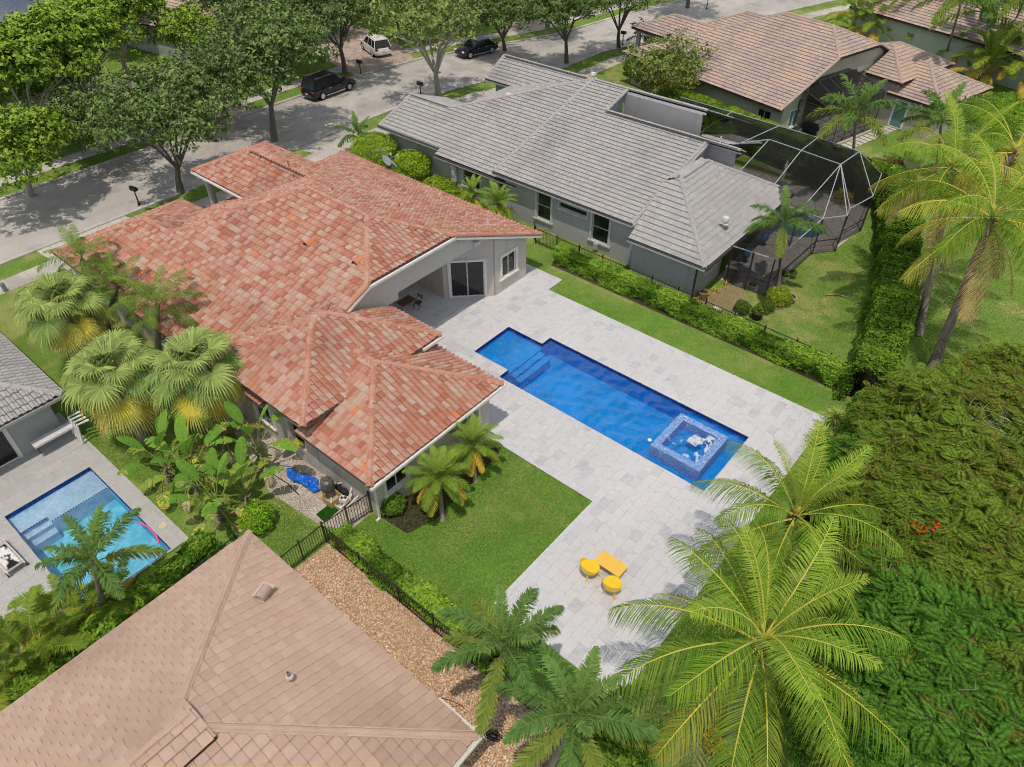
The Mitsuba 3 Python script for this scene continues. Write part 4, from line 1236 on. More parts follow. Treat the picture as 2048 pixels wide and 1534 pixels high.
def leaf_cloud(r, P, N, size, c0, c1, tone=None, flop=.9, asp=.55):
    """leaves at P facing roughly along N"""
    n = len(P)
    d = N + rand_dirs(r, n) * flop
    d /= np.linalg.norm(d, axis=1, keepdims=True) + 1e-9
    a = np.cross(d, rand_dirs(r, n)); a /= np.linalg.norm(a, axis=1, keepdims=True) + 1e-9
    b = np.cross(d, a)
    s = (size * r.uniform(.65, 1.3, n))[:, None]
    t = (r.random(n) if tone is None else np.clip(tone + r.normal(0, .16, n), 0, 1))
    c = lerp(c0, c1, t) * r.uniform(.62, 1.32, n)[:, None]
    return quads(MB(), P, a * s, b * s * asp, c)


def tree_crown(seed, rx, rz, nclump, per, size, c0, c1, spread=.55, zlow=-.45, hollow=.55, lobes=9):
    """clumps of leaves through an uneven crown around the origin"""
    r = np.random.default_rng(seed)
    L = rand_dirs(r, lobes, -.25) * np.array([rx * .62, rx * .62, rz * .55]); LR = r.uniform(.42, .62, lobes) * rx
    mb = MB()
    k = r.integers(0, lobes, nclump)
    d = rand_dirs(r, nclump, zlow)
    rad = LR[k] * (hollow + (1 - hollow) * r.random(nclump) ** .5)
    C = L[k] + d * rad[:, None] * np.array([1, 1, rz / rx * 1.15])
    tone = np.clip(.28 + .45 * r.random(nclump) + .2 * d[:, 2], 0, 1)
    cs = spread * r.uniform(.6, 1.25, nclump)
    P = np.repeat(C, per, 0) + rand_dirs(r, nclump * per) * (np.repeat(cs, per) * r.random(nclump * per) ** .6)[:, None] * np.array([1, 1, .6])
    N = np.repeat(d * .6 + [0, 0, .6], per, 0)
    q = leaf_cloud(r, P, N, size, c0, c1, np.repeat(tone, per))
    return q, C


def limbs(seed, h, r0, C, nmain=6, col=None, zoff=0.0, lean=(0, 0), pick=40):
    """trunk from the ground to the crown's base with forking limbs that end inside the crown; C = clump centres relative to the crown centre at height h"""
    r = np.random.default_rng(seed)
    mb = MB()
    fork = h * r.uniform(.36, .46)
    p = np.array([[0, 0, -.1], [lean[0] * .2 + r.normal() * .06, lean[1] * .2 + r.normal() * .06, fork * .5], [lean[0] * .45, lean[1] * .45, fork]])
    mb.tube(p, [r0 * 1.35, r0, r0 * .85], 8)
    top = p[-1]
    for i in range(nmain):
        a = i / nmain * 2 * np.pi + r.normal() * .3
        t = C[np.argmax((C[:, :2] @ [np.cos(a), np.sin(a)]) * r.uniform(.5, 1, len(C)))] * r.uniform(.55, .8)
        e = np.array([t[0] + lean[0], t[1] + lean[1], h + t[2] * .7])
        m1 = top + (e - top) * .4 + [0, 0, .12 * h] + r.normal(0, .12, 3)
        m2 = top + (e - top) * .75 + [0, 0, .06 * h] + r.normal(0, .15, 3)
        q = np.array([top - [0, 0, .15], m1, m2, e]); rr = r0 * r.uniform(.42, .6)
        mb.tube(q, [rr, rr * .75, rr * .5, rr * .2], 6)
        for j in range(3):
            b = q[1 + j % 2]; e2 = e + rand_dirs(r, 1)[0] * [1.6, 1.6, .9]
            mb.tube([b, (b + e2) / 2 + r.normal(0, .15, 3) + [0, 0, .2], e2], [rr * .45, rr * .3, rr * .1], 5)
    return mb


def ribbon_leaflets(mb, base, dirs, length, width, droop, normal, c0, c1):
    """narrow leaflets: base (n,3), unit dirs (n,3), drooping tips; three triangles each"""
    side = np.cross(dirs, normal); side /= np.linalg.norm(side, axis=1, keepdims=True) + 1e-9
    L, W = length[:, None], width[:, None]
    mid = base + dirs * L * .5 + np.array([0, 0, -1.0]) * (droop * length * .18)[:, None]
    tip = base + dirs * L * .93 + np.array([0, 0, -1.0]) * (droop * length * .62)[:, None]
    v = np.stack([base + side * W * .35, base - side * W * .35, mid + side * W * .5, mid - side * W * .5, tip], 1).reshape(-1, 3)
    n = len(base); i = np.arange(n)[:, None] * 5
    f = np.concatenate([i + [[0, 1, 3]], i + [[0, 3, 2]], i + [[2, 3, 4]]], 0)
    c = np.stack([c0, c0, lerp1(c0, c1, .5), lerp1(c0, c1, .5), c1], 1).reshape(-1, 3)
    mb.add(v, f, c)


def lerp1(a, b, t):
    return a + (b - a) * t


def frond(seed, L, e0, bend, n=60, lmax=.75, w=.045, hang=.9, start=.16, fwd=.75, plume=0.0, c=((.10, .19, .02), (.17, .27, .035)), tipc=None, rach=(.34, .34, .07), r0=.035, vee=.15, tw=0.0):
    """feather frond along +x from the origin; e0 = start elevation, bend = how far it arches over (radians); plume fans the leaflets all round"""
    r = np.random.default_rng(seed)
    mb = MB()
    k = 12
    t = np.linspace(0, 1, k)
    el = e0 - bend * t ** 1.5
    sw = tw * t ** 2
    d = np.stack([np.cos(el) * np.cos(sw), np.cos(el) * np.sin(sw), np.sin(el)], 1)
    p = np.vstack([[0, 0, 0], np.cumsum((d[:-1] + d[1:]) / 2 * L / (k - 1), 0)])
    mb.tube(p, np.linspace(r0, r0 * .16, k), 4, rach)
    tt = np.linspace(start, .995, n)
    for s in (-1, 1):
        u = np.clip(tt + r.normal(0, .2 / n, n), start, 1)
        base = np.stack([np.interp(u, t, p[:, i]) for i in range(3)], 1)
        dd = np.stack([np.interp(u, t, d[:, i]) for i in range(3)], 1)
        side = np.cross(dd, [0, 0, 1.0]); side /= np.linalg.norm(side, axis=1, keepdims=True) + 1e-6
        up = np.cross(side, dd)
        ln = lmax * np.sin(np.pi * np.clip(.12 + .86 * (u - start) / (1 - start), 0, 1)) ** .6 * r.uniform(.88, 1.08, n)
        f = fwd * (.6 + .7 * u)
        rot = r.uniform(-1.2, 1.2, n) * plume
        dr = side * s * np.cos(rot)[:, None] + up * (vee + np.sin(rot))[:, None] + dd * f[:, None] + r.normal(0, .06, (n, 3))
        dr /= np.linalg.norm(dr, axis=1, keepdims=True)
        g = r.random(n)[:, None]
        c0 = np.array(c[0]) * (1 - g) + np.array(c[1]) * g
        c1 = c0 * 1.1 if tipc is None else c0 * .5 + np.array(tipc) * .5
        ribbon_leaflets(mb, base, dr, ln, np.full(n, w), np.full(n, hang) * r.uniform(.7, 1.2, n), up, c0, c1)
    return mb


def fan_leaf(seed, pet, R, e0, c=((.11, .19, .05), (.20, .28, .09)), heart=None, nseg=38, droop=.7):
    """costapalmate leaf: petiole along +x, pleated blade, split drooping tips"""
    r = np.random.default_rng(seed)
    mb = MB()
    d = np.array([math.cos(e0), 0, math.sin(e0)])
    sag = np.array([0, 0, -.25 * pet])
    mb.tube([[0, 0, 0], d * pet * .55 + sag * .2, d * pet + sag], [.03, .022, .016], 4, (.25, .27, .08))
    o = d * pet + sag
    fw = d + [0, 0, -.45]; fw /= np.linalg.norm(fw)
    sd = np.array([0, 1.0, 0]); nn = np.cross(fw, sd)
    a = np.linspace(-2.45, 2.45, nseg)
    g = r.random(nseg)[:, None]
    base = np.array(c[0]) * (1 - g) + np.array(c[1]) * g
    hc = base if heart is None else np.tile(heart, (nseg, 1))
    dr = fw * np.cos(a)[:, None] + sd * np.sin(a)[:, None] + nn * (.28 * np.abs(np.sin(a)) ** 2)[:, None]
    dr /= np.linalg.norm(dr, axis=1, keepdims=True)
    pl = (np.arange(nseg) % 2 * 2 - 1)[:, None] * nn * .035 * R
    lr = R * (1 - .16 * np.abs(a) / 2.45) * r.uniform(.9, 1.06, nseg)
    side = np.cross(dr, nn); side /= np.linalg.norm(side, axis=1, keepdims=True)
    da = 4.9 / nseg
    down = np.array([0, 0, -1.0])
    p0 = np.tile(o, (nseg, 1))
    w1 = (R * .5 * da * .55)
    m = o + dr * (lr * .52)[:, None] + down * (.05 * lr)[:, None]
    q = o + dr * (lr * .82)[:, None] + down * (droop * .30 * lr)[:, None]
    t = o + dr * (lr * .97)[:, None] + down * (droop * .75 * lr)[:, None]
    v = np.stack([p0, m + side * w1 + pl, m - side * w1 - pl, q + side * w1 * .55, q - side * w1 * .55, t], 1).reshape(-1, 3)
    i = np.arange(nseg)[:, None] * 6
    f = np.concatenate([i + [[0, 2, 1]], i + [[1, 2, 4]], i + [[1, 4, 3]], i + [[3, 4, 5]]], 0)
    mc = lerp1(hc, base, .55)
    cc = np.stack([hc, mc, mc, base * 1.05, base * 1.05, lerp1(base, np.array([.36, .30, .12]), .35)], 1).reshape(-1, 3)
    mb.add(v, f, cc)
    return mb


def paddle_leaf(seed, pet, L, W, e0, bend, tear=0.0, c=((.07, .17, .025), (.14, .27, .04))):
    """big banana-like blade on a stalk, with torn edges"""
    r = np.random.default_rng(seed)
    mb = MB(); k = 12
    t = np.linspace(0, 1, k)
    tot = pet + L
    el = e0 - bend * t ** 2
    d = np.stack([np.cos(el), el * 0, np.sin(el)], 1)
    p = np.vstack([[0, 0, 0], np.cumsum((d[:-1] + d[1:]) / 2 * tot / (k - 1), 0)])
    mb.tube(p, np.linspace(.035, .010, k), 4, (.20, .26, .07))
    n = 13
    u = np.linspace(pet / tot, 1, n + 1)
    X = np.stack([np.interp(u, t, p[:, i]) for i in range(3)], 1)
    D = np.stack([np.interp(u, t, d[:, i]) for i in range(3)], 1)
    up = np.cross([0, 1.0, 0], D) * -1
    s = np.linspace(0, 1, n + 1)
    hw = W / 2 * np.sin(np.pi * np.clip(s * .93 + .06, 0, 1)) ** .55
    hw[-1] = .02
    col = lerp1(np.array(c[0]), np.array(c[1]), r.random())
    for sg in (-1, 1):
        dro = .25 + .1 * r.random()
        for i in range(n):
            torn = r.random() < tear
            g = .22 if torn else 0.0
            sagx = r.uniform(.1, .7) if torn else 0
            a0, a1 = X[i], X[i + 1] * (1 - g) + X[i] * g
            o = lambda j, ex: np.array([0, sg * hw[j], 0]) + up[j] * hw[j] * .28 + np.array([0, 0, -hw[j] * (dro + ex)]) + D[j] * hw[j] * .25
            b0, b1 = a0 + o(i, sagx), a1 + o(i + 1, sagx)
            cc = col * r.uniform(.9, 1.12)
            if torn and r.random() < .3:
                cc = np.array([.30, .24, .09])
            mb.add([a0, a1, b1, b0], [[0, 1, 2, 3]], [cc * 1.12, cc * 1.12, cc, cc])
    return mb


BARK = {'oak': (.17, .15, .13), 'pale': (.42, .40, .37), 'palm': (.30, .27, .235)}


def palm(name, label, cat, base, crown, group, protos, nf, r0=.15, trunk_c=None, ring=.0, boots=None, shaft=None, bsdf='leaf', sc=1.0, seed=0, az0=0.0, old=None, trunk_bsdf='bark'):
    """trunk from base to crown; protos = list from youngest to oldest of lists of frond plys; each frond is a piece of its own"""
    t = thing(name, label, cat, group)
    r = np.random.default_rng(seed + 17)
    b, c = np.array(base, float), np.array(crown, float)
    k = 9
    s = np.linspace(0, 1, k)
    ctl = np.array([c[0] * .8 + b[0] * .2, c[1] * .8 + b[1] * .2, b[2] * .55 + c[2] * .45]) if False else np.array([b[0] * .6 + c[0] * .4, b[1] * .6 + c[1] * .4, b[2] * .5 + c[2] * .5])
    p = ((1 - s) ** 2)[:, None] * b + (2 * s * (1 - s))[:, None] * ctl + (s ** 2)[:, None] * c
    rr = r0 * (1.45 - .6 * s ** .45); rr[0] *= 1.15
    m = MB(); m.tube(p, rr, 9, trunk_c)
    part(t, 'trunk', m, trunk_bsdf, smooth=True, **({'col': True} if trunk_bsdf == 'matte' else {}))
    if shaft:
        m = MB(); m.tube([c - [0, 0, shaft[0]], c - [0, 0, shaft[0] * .5], c + [0, 0, .15]], [r0 * 1.0, r0 * 1.1, r0 * .55], 9, shaft[1]); part(t, 'crownshaft', m, 'paint', smooth=True, col=True)
    if boots:
        m = MB()
        for i in range(26):
            a = i * 2.4; z = -.05 - .035 * i; q = c + [math.cos(a) * r0 * .9, math.sin(a) * r0 * .9, z]
            m.tube([q, q + [math.cos(a) * .14, math.sin(a) * .14, .16]], [.05, .02], 4, np.array(boots) * r.uniform(.7, 1.2))
        part(t, 'leaf_bases', m, 'matte', col=True, kind='stuff')
    for i in range(nf):
        f = i / max(nf - 1, 1)
        cls = protos[min(int(f * len(protos)), len(protos) - 1)]
        pr_ = cls[int(r.integers(len(cls)))]
        a = az0 + i * 2.39996 + r.normal() * .12
        rise = .12 * (1 - f) - .25 * f * (r0 / .15)
        M = mat(c + [0, 0, rise], a, sc * r.uniform(.9, 1.08))
        clone(t, 'frond', pr_, M)
    return t


def protos_of(fn, specs, bsdf='leaf'):
    out = []
    for sp in specs:
        cl = []
        for kw in sp:
            m = fn(**kw).arr()
            cl.append(cply(m[0], m[1], m[2], bsdf))
        out.append(cl)
    return out


def hedge(name, label, cat, path, w, h, n_per_m, size, c0, c1, seed, group=None, rough=.14, z0=.05, top_round=.25, bs='leaf', flowers=None):
    """clipped or loose hedge along a path: leaves over an uneven volume, woody stems inside"""
    t = thing(name, label, cat, group)
    r = np.random.default_rng(seed)
    path = np.array(path, float)
    seg = np.linalg.norm(np.diff(path, axis=0), axis=1); Ln = seg.sum(); cum = np.r_[0, np.cumsum(seg)]
    n = int(n_per_m * Ln)
    s = r.random(n) * Ln
    x, y = np.interp(s, cum, path[:, 0]), np.interp(s, cum, path[:, 1])
    k = np.clip(np.searchsorted(cum, s) - 1, 0, len(seg) - 1)
    dv = np.diff(path, axis=0)[k] / seg[k][:, None]
    nv = np.stack([-dv[:, 1], dv[:, 0]], 1)
    # position on the outline of the cross-section: side, top, side
    per = h + w + h
    q = r.random(n) * per
    off = np.where(q < h, -w / 2, np.where(q < h + w, q - h - w / 2, w / 2))
    z = np.where(q < h, q, np.where(q < h + w, h, per - q))
    nn = np.where((q < h)[:, None], np.c_[-nv, q * 0], np.where((q < h + w)[:, None], np.c_[nv * 0, q * 0 + 1], np.c_[nv, q * 0]))
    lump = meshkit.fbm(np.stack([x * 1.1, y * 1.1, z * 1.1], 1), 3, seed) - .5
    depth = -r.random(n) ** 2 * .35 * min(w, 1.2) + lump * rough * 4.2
    off = off * (1 - top_round * np.clip(z / h - .55, 0, 1)) + nn[:, :2].astype(float) @ np.zeros(2) 
    P = np.c_[x + nv[:, 0] * off, y + nv[:, 1] * off, z0 + z] + nn * depth[:, None]
    P[:, 2] = np.maximum(P[:, 2], .04)
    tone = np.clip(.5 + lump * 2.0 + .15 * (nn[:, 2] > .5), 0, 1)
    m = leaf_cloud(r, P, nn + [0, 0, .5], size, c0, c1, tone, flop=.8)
    part(t, 'foliage', m, bs, col=True, kind='stuff')
    m = MB()
    for d in np.arange(.25, Ln, .45):
        a = np.array([np.interp(d, cum, path[:, 0]), np.interp(d, cum, path[:, 1])]) + r.normal(0, w * .14, 2)
        for j in range(3):
            m.tube([[*a, 0], [*(a + r.normal(0, .06, 2)), h * .4], [*(a + r.normal(0, w * .2, 2)), h * .85]], [.022, .016, .006], 4, (.12, .10, .08))
    part(t, 'stems', m, 'matte', col=True, kind='stuff')
    if flowers:
        nf, fc = flowers
        i = r.integers(0, n, nf); f = leaf_cloud(r, P[i] + nn[i] * .06, nn[i], .06, fc, fc, flop=.4, asp=.9); part(t, 'flowers', f, 'matte', col=True, kind='stuff')
    return t


def bush(name, label, cat, c, rx, h, n, size, c0, c1, seed, group=None, bs='leaf', stem=(.12, .10, .08)):
    t = thing(name, label, cat, group)
    r = np.random.default_rng(seed)
    d = rand_dirs(r, n, -.35)
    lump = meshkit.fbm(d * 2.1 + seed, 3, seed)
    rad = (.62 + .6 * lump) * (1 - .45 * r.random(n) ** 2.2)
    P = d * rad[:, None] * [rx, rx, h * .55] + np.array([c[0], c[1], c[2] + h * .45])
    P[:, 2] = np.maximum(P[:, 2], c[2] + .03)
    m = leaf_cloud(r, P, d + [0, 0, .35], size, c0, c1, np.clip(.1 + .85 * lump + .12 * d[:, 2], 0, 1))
    part(t, 'foliage', m, bs, col=True, kind='stuff')
    m = MB()
    for i in range(7):
        e = rand_dirs(r, 1, .2)[0] * [rx * .6, rx * .6, h * .7]
        m.tube([[c[0], c[1], c[2]], np.array(c) + e * .5 + [0, 0, .1], np.array(c) + e], [.03, .02, .006], 4, stem)
    part(t, 'stems', m, 'matte', col=True, kind='stuff')
    return t


def spiky(name, label, cat, c, R, n, w, c0, c1, seed, group=None, stem=0.0, el=(-.1, 1.35), droop=.5, leaf_bsdf='leaf'):
    """rosette of narrow blades on an optional short stem"""
    t = thing(name, label, cat, group)
    r = np.random.default_rng(seed); m = MB()
    a = r.random(n) * 2 * np.pi; e = r.uniform(*el, n)
    d = np.stack([np.cos(a) * np.cos(e), np.sin(a) * np.cos(e), np.sin(e)], 1)
    b = np.tile([c[0], c[1], c[2] + stem], (n, 1)) + r.normal(0, .03, (n, 3))
    g = r.random(n)[:, None]; cc = np.array(c0) * (1 - g) + np.array(c1) * g
    nrm = np.cross(d, np.stack([-np.sin(a), np.cos(a), a * 0], 1))
    ribbon_leaflets(m, b, d, R * r.uniform(.7, 1.1, n), np.full(n, w), np.full(n, droop), nrm, cc, cc * 1.15)
    part(t, 'leaves', m, leaf_bsdf, col=True, kind='stuff')
    if stem > .05:
        s = MB(); s.tube([[c[0], c[1], c[2]], [c[0] + .03, c[1], c[2] + stem + .05]], [.09, .07], 7, (.20, .17, .13)); part(t, 'stem', s, 'matte', col=True)
    return t

# ================================================================ PALMS
YG = ((.075, .155, .018), (.165, .255, .03))
coco = protos_of(frond, [
    [dict(seed=1, L=3.7, e0=1.32, bend=.5, n=60, lmax=.78, w=.034, hang=.35, c=((.17, .25, .03), (.24, .32, .05)), rach=(.45, .43, .10)), dict(seed=2, L=3.9, e0=1.12, bend=.95, n=60, lmax=.82, w=.034, hang=.8, c=((.14, .23, .03), (.21, .31, .045)), rach=(.45, .43, .10), tw=.35)],
    [dict(seed=3, vee=-.05, L=4.2, e0=.85, bend=1.3, n=60, lmax=.86, w=.034, hang=1.45, c=YG, rach=(.42, .40, .09), tw=-.25), dict(seed=4, vee=-.05, L=4.1, e0=.75, bend=1.35, n=60, lmax=.86, w=.034, hang=1.45, c=YG, rach=(.42, .40, .09), tw=.3)],
    [dict(seed=5, vee=-.05, L=4.3, e0=.45, bend=1.25, n=60, lmax=.88, w=.034, hang=1.5, c=((.06, .13, .016), (.13, .215, .025)), rach=(.45, .42, .08)), dict(seed=6, vee=-.05, L=4.3, e0=.3, bend=1.1, n=60, lmax=.86, w=.034, hang=1.5, c=((.06, .135, .015), (.145, .22, .025)), rach=(.42, .40, .08), tw=.25)],
    [dict(seed=7, vee=-.05, L=4.2, e0=.05, bend=.85, n=60, lmax=.84, w=.034, hang=1.45, c=((.07, .14, .015), (.16, .22, .03)), rach=(.52, .46, .08), tipc=(.34, .28, .05)), dict(seed=8, vee=-.05, L=4.0, e0=-.2, bend=.7, n=60, lmax=.8, w=.034, hang=1.5, c=((.11, .17, .02), (.21, .25, .04)), rach=(.56, .48, .09), tipc=(.42, .32, .08))],
])
yell = protos_of(frond, [[dict(seed=40 + i, L=4.3, e0=.55 - .35 * i, bend=1.25, n=60, lmax=.86, w=.034, hang=1.45, c=((.20, .24, .03), (.34, .34, .06)), rach=(.52, .46, .10), tipc=(.48, .36, .10))] for i in range(3)]
                 + [[dict(seed=47, L=4.0, e0=-.75, bend=.6, n=60, lmax=.75, w=.034, hang=1.0, c=((.30, .21, .09), (.36, .27, .13)), rach=(.40, .30, .14))]])
coco_y = [coco[0] + coco[1][:1], coco[1] + coco[1], yell[0] + coco[2] + coco[2], yell[1] + coco[2] + coco[3], yell[2] + coco[3], yell[3]]
palm('coconut_palm', 'largest coconut palm, its crown over the lawn edge at the bottom right of the patio', 'palm', (-1.0, 11.9, 0), (-1.31, 12.05, 6.30), 'coconut palms', coco, 25, r0=.17, boots=(.26, .20, .10), seed=1, az0=.4)
palm('coconut_palm', 'coconut palm behind the largest one, nearest the spa corner of the pool', 'palm', (-2.0, 17.3, 0), (-2.49, 17.29, 5.60), 'coconut palms', coco, 22, r0=.14, boots=(.26, .20, .10), seed=2, az0=1.1, sc=.86)
palm('coconut_palm', 'tall yellowing coconut palm with a leaning grey trunk at the right edge', 'palm', (-1.77, 35.36, 0.00), (-2.43, 36.62, 8.40), 'coconut palms', coco_y, 26, r0=.20, boots=(.30, .21, .10), seed=3, az0=.2, sc=1.12)
palm('coconut_palm', 'yellow-fronded coconut palm with a curved trunk close behind the ficus hedge', 'palm', (-3.35, 38.66, 0.00), (-5.31, 40.53, 8.60), 'coconut palms', coco_y, 20, r0=.18, boots=(.30, .21, .10), seed=4, az0=2.0, sc=1.0)
palm('coconut_palm', 'slimmer coconut palm farthest back of the three by the ficus hedge', 'palm', (-4.36, 41.27, 0.00), (-3.27, 43.38, 9.00), 'coconut palms', coco_y, 20, r0=.17, boots=(.30, .21, .10), seed=5, az0=.9, sc=1.0)

fox = protos_of(frond, [
    [dict(seed=11, L=1.9, e0=1.2, bend=.8, n=64, lmax=.42, w=.05, hang=.5, plume=.8, start=.14, c=((.09, .16, .045), (.13, .22, .06)), rach=(.16, .22, .06))],
    [dict(seed=12, L=2.3, e0=.8, bend=1.2, n=72, lmax=.46, w=.055, hang=.7, plume=.8, start=.14, c=((.055, .115, .03), (.10, .18, .05)), rach=(.14, .19, .05), tw=.3)],
    [dict(seed=13, L=2.4, e0=.45, bend=1.25, n=72, lmax=.47, w=.055, hang=.7, plume=.8, start=.14, c=((.05, .105, .028), (.095, .175, .045)), rach=(.14, .19, .05))],
    [dict(seed=14, L=2.4, e0=.1, bend=1.1, n=72, lmax=.46, w=.055, hang=.7, plume=.7, start=.14, c=((.065, .125, .025), (.13, .20, .04)), rach=(.18, .2, .05), tipc=(.25, .24, .05))]])
palm('foxtail_palm', 'foxtail palm leaning over the end of the front hedge, left of the pair', 'palm', (-6.49, 8.89, 0.00), (-7.21, 8.13, 4.60), 'foxtail palms by the pebble bed', fox, 13, r0=.13, seed=6, shaft=(.7, (.20, .27, .12)), sc=1.0, trunk_bsdf='bark')
palm('foxtail_palm', 'foxtail palm at the bottom edge, right of the pair by the pebble bed', 'palm', (-4.97, 7.71, 0.00), (-4.34, 7.74, 4.80), 'foxtail palms by the pebble bed', fox, 14, r0=.13, seed=7, shaft=(.7, (.20, .27, .12)), az0=.8, sc=1.02, trunk_bsdf='bark')
adon = fox
for i, (lab, b, c, s, nf) in enumerate((
        ('slender palm in front of the pool cage at the rear corner of the grey house', (-11.29, 38.15, 0.00), (-11.65, 37.06, 4.60), 1.02, 13),
        ('tall slender palm before the screened terrace of the brown house', (-12.61, 52.80, 0.00), (-13.42, 51.20, 6.20), 1.35, 13),
        ('palm with an upright spear leaf by the white back door', (-8.76, 60.28, 0.00), (-9.50, 58.43, 4.40), 1.5, 12),
        ('palm with dark glossy fronds by the near edge of the turquoise pool', (-20.95, 1.24, 0.00), (-19.96, 1.83, 4.00), .95, 12),
        ('small palm at the end of the grey house driveway', (-45.22, 34.46, 0.00), (-44.56, 34.24, 1.60), .95, 11),
        ('young palm by the brown house front walk', (-41.09, 71.84, 0.00), (-40.76, 70.77, 1.40), 1.25, 12),
        ('thin tall palm rising past the top right screen enclosure', (-16.15, 87.97, 0.00), (-13.72, 72.76, 9.00), 1.5, 11),
        ('tall palm against the tan roof at the top right', (-15.05, 94.18, 0.00), (-14.09, 85.64, 5.50), 1.9, 12),
        ('tall palm at the top right corner', (-12.60, 97.33, 0.00), (-10.54, 81.47, 8.00), 1.6, 11))):
    palm('slender_palm', lab, 'palm', b, c, 'slender garden palms', adon, nf, r0=.10, seed=20 + i, shaft=(.6, (.22, .29, .12)), az0=i * .7, sc=s, trunk_bsdf='bark')

pyg = protos_of(frond, [
    [dict(seed=21, L=1.25, e0=1.25, bend=.7, n=46, lmax=.30, w=.022, hang=.3, start=.12, c=((.13, .21, .03), (.19, .28, .05)), rach=(.25, .30, .08), r0=.016, vee=.3)],
    [dict(seed=22, L=1.45, e0=.85, bend=1.25, n=50, lmax=.33, w=.022, hang=.5, start=.12, c=((.085, .155, .022), (.15, .235, .035)), rach=(.22, .27, .06), r0=.016, vee=.25)],
    [dict(seed=23, L=1.5, e0=.45, bend=1.5, n=50, lmax=.34, w=.022, hang=.6, start=.12, c=((.07, .135, .02), (.13, .21, .03)), rach=(.22, .27, .06), r0=.016, vee=.2), dict(seed=24, L=1.5, e0=.25, bend=1.4, n=50, lmax=.34, w=.022, hang=.6, start=.12, c=((.08, .145, .02), (.145, .22, .03)), rach=(.22, .27, .06), r0=.016)],
    [dict(seed=25, L=1.45, e0=-.1, bend=1.0, n=48, lmax=.32, w=.022, hang=.7, start=.12, c=((.11, .17, .02), (.2, .25, .03)), rach=(.25, .27, .06), r0=.016, tipc=(.4, .3, .05)), dict(seed=26, L=1.35, e0=-.35, bend=.9, n=46, lmax=.3, w=.022, hang=.8, start=.12, c=((.36, .27, .04), (.48, .34, .05)), rach=(.4, .3, .08), r0=.016)]])
for i, (lab, b, c, s) in enumerate((
        ('feathery pygmy date palm in the mulch bed, nearer the patio', (-14.85, 15.00, 0.00), (-15.33, 15.46, 1.70), 1.02),
        ('feathery pygmy date palm at the tip of the mulch bed, nearer the gate', (-14.50, 12.59, 0.00), (-15.01, 13.08, 1.90), 1.08),
        ('dull green pygmy palm beside the grey house wall, left of two', (-31.43, 32.69, 0.00), (-31.12, 32.70, 1.60), 1.0),
        ('brighter pygmy palm beside the grey house wall, right of two', (-28.96, 32.50, 0.00), (-28.74, 32.53, 1.80), 1.1))):
    palm('pygmy_date_palm', lab, 'palm', b, c, 'pygmy date palms', pyg, 34 if i < 2 else 26, r0=.085, seed=40 + i, az0=i, sc=s, boots=(.16, .12, .08))
queen = protos_of(frond, [
    [dict(seed=31, L=2.2, e0=1.1, bend=1.1, n=70, lmax=.5, w=.024, hang=.9, plume=.4, c=((.09, .15, .03), (.14, .21, .04)), rach=(.22, .25, .08), r0=.02)],
    [dict(seed=32, L=2.6, e0=.75, bend=1.7, n=78, lmax=.52, w=.024, hang=1.0, plume=.4, c=((.06, .12, .025), (.12, .19, .035)), rach=(.2, .22, .07), r0=.02, tw=.3), dict(seed=33, L=2.6, e0=.45, bend=1.6, n=78, lmax=.52, w=.024, hang=1.0, plume=.4, c=((.06, .12, .025), (.12, .19, .035)), rach=(.2, .22, .07), r0=.02)],
    [dict(seed=34, L=2.5, e0=.1, bend=1.3, n=76, lmax=.5, w=.024, hang=1.0, plume=.3, c=((.07, .12, .025), (.13, .18, .04)), rach=(.22, .2, .07), r0=.02)]])
for i, (lab, b, c) in enumerate((('queen palm with weeping fronds over the front corner of the red roof', (-39.49, 10.02, 0.00), (-38.00, 10.35, 4.40)), ('queen palm drooping over the side of the red roof behind the fan palms', (-33.38, 10.52, 0.00), (-31.59, 10.84, 4.20)),
                                 ('queen palm between the fan palms and the eave', (-37.61, 9.79, 0.00), (-35.75, 10.77, 3.60)))):
    palm('queen_palm', lab, 'palm', b, c, 'queen palms beside the red roof', queen, 15, r0=.14, seed=60 + i, az0=i * 1.3)
GY = ((.12, .17, .05), (.23, .29, .09))
fan = protos_of(fan_leaf, [
    [dict(seed=61, pet=.75, R=.95, e0=1.25, c=((.15, .21, .07), (.24, .30, .10)), droop=.35)],
    [dict(seed=62, pet=1.15, R=1.05, e0=.85, c=GY, droop=.6), dict(seed=63, pet=1.2, R=1.05, e0=.65, c=GY, droop=.7)],
    [dict(seed=64, pet=1.3, R=1.08, e0=.35, c=GY, droop=.8), dict(seed=65, pet=1.3, R=1.05, e0=.15, c=((.09, .15, .045), (.17, .24, .07)), droop=.85)],
    [dict(seed=66, pet=1.3, R=1.05, e0=-.15, c=((.12, .17, .05), (.22, .26, .07)), heart=(.30, .30, .06), droop=.9), dict(seed=67, pet=1.3, R=1.0, e0=-.3, c=((.16, .19, .05), (.28, .29, .08)), heart=(.45, .38, .05), droop=.9)],
    [dict(seed=68, pet=1.25, R=1.0, e0=-.7, c=((.30, .26, .07), (.40, .34, .12)), heart=(.52, .36, .03), droop=.8), dict(seed=69, pet=1.2, R=.9, e0=-1.0, c=((.34, .27, .12), (.44, .36, .18)), heart=(.5, .38, .1), droop=.6)]], 'leaf_matte')
for i, (lab, c, n) in enumerate((('fan palm farthest left of three, by the corner of the pale grey roof', (-35.66, 7.97, 4.20), 34), ('middle fan palm with bright yellow lower leaves', (-28.63, 7.08, 4.30), 36), ('fan palm nearest the red roof, with yellow lower leaves', (-26.01, 9.40, 4.50), 36), )):
    palm('fan_palm', lab, 'palm', (c[0] + .1, c[1] - .1, 0), c, 'fan palms between the two houses', fan, n, r0=.20, seed=70 + i, az0=i * .9, sc=1.08, boots=(.20, .15, .10))
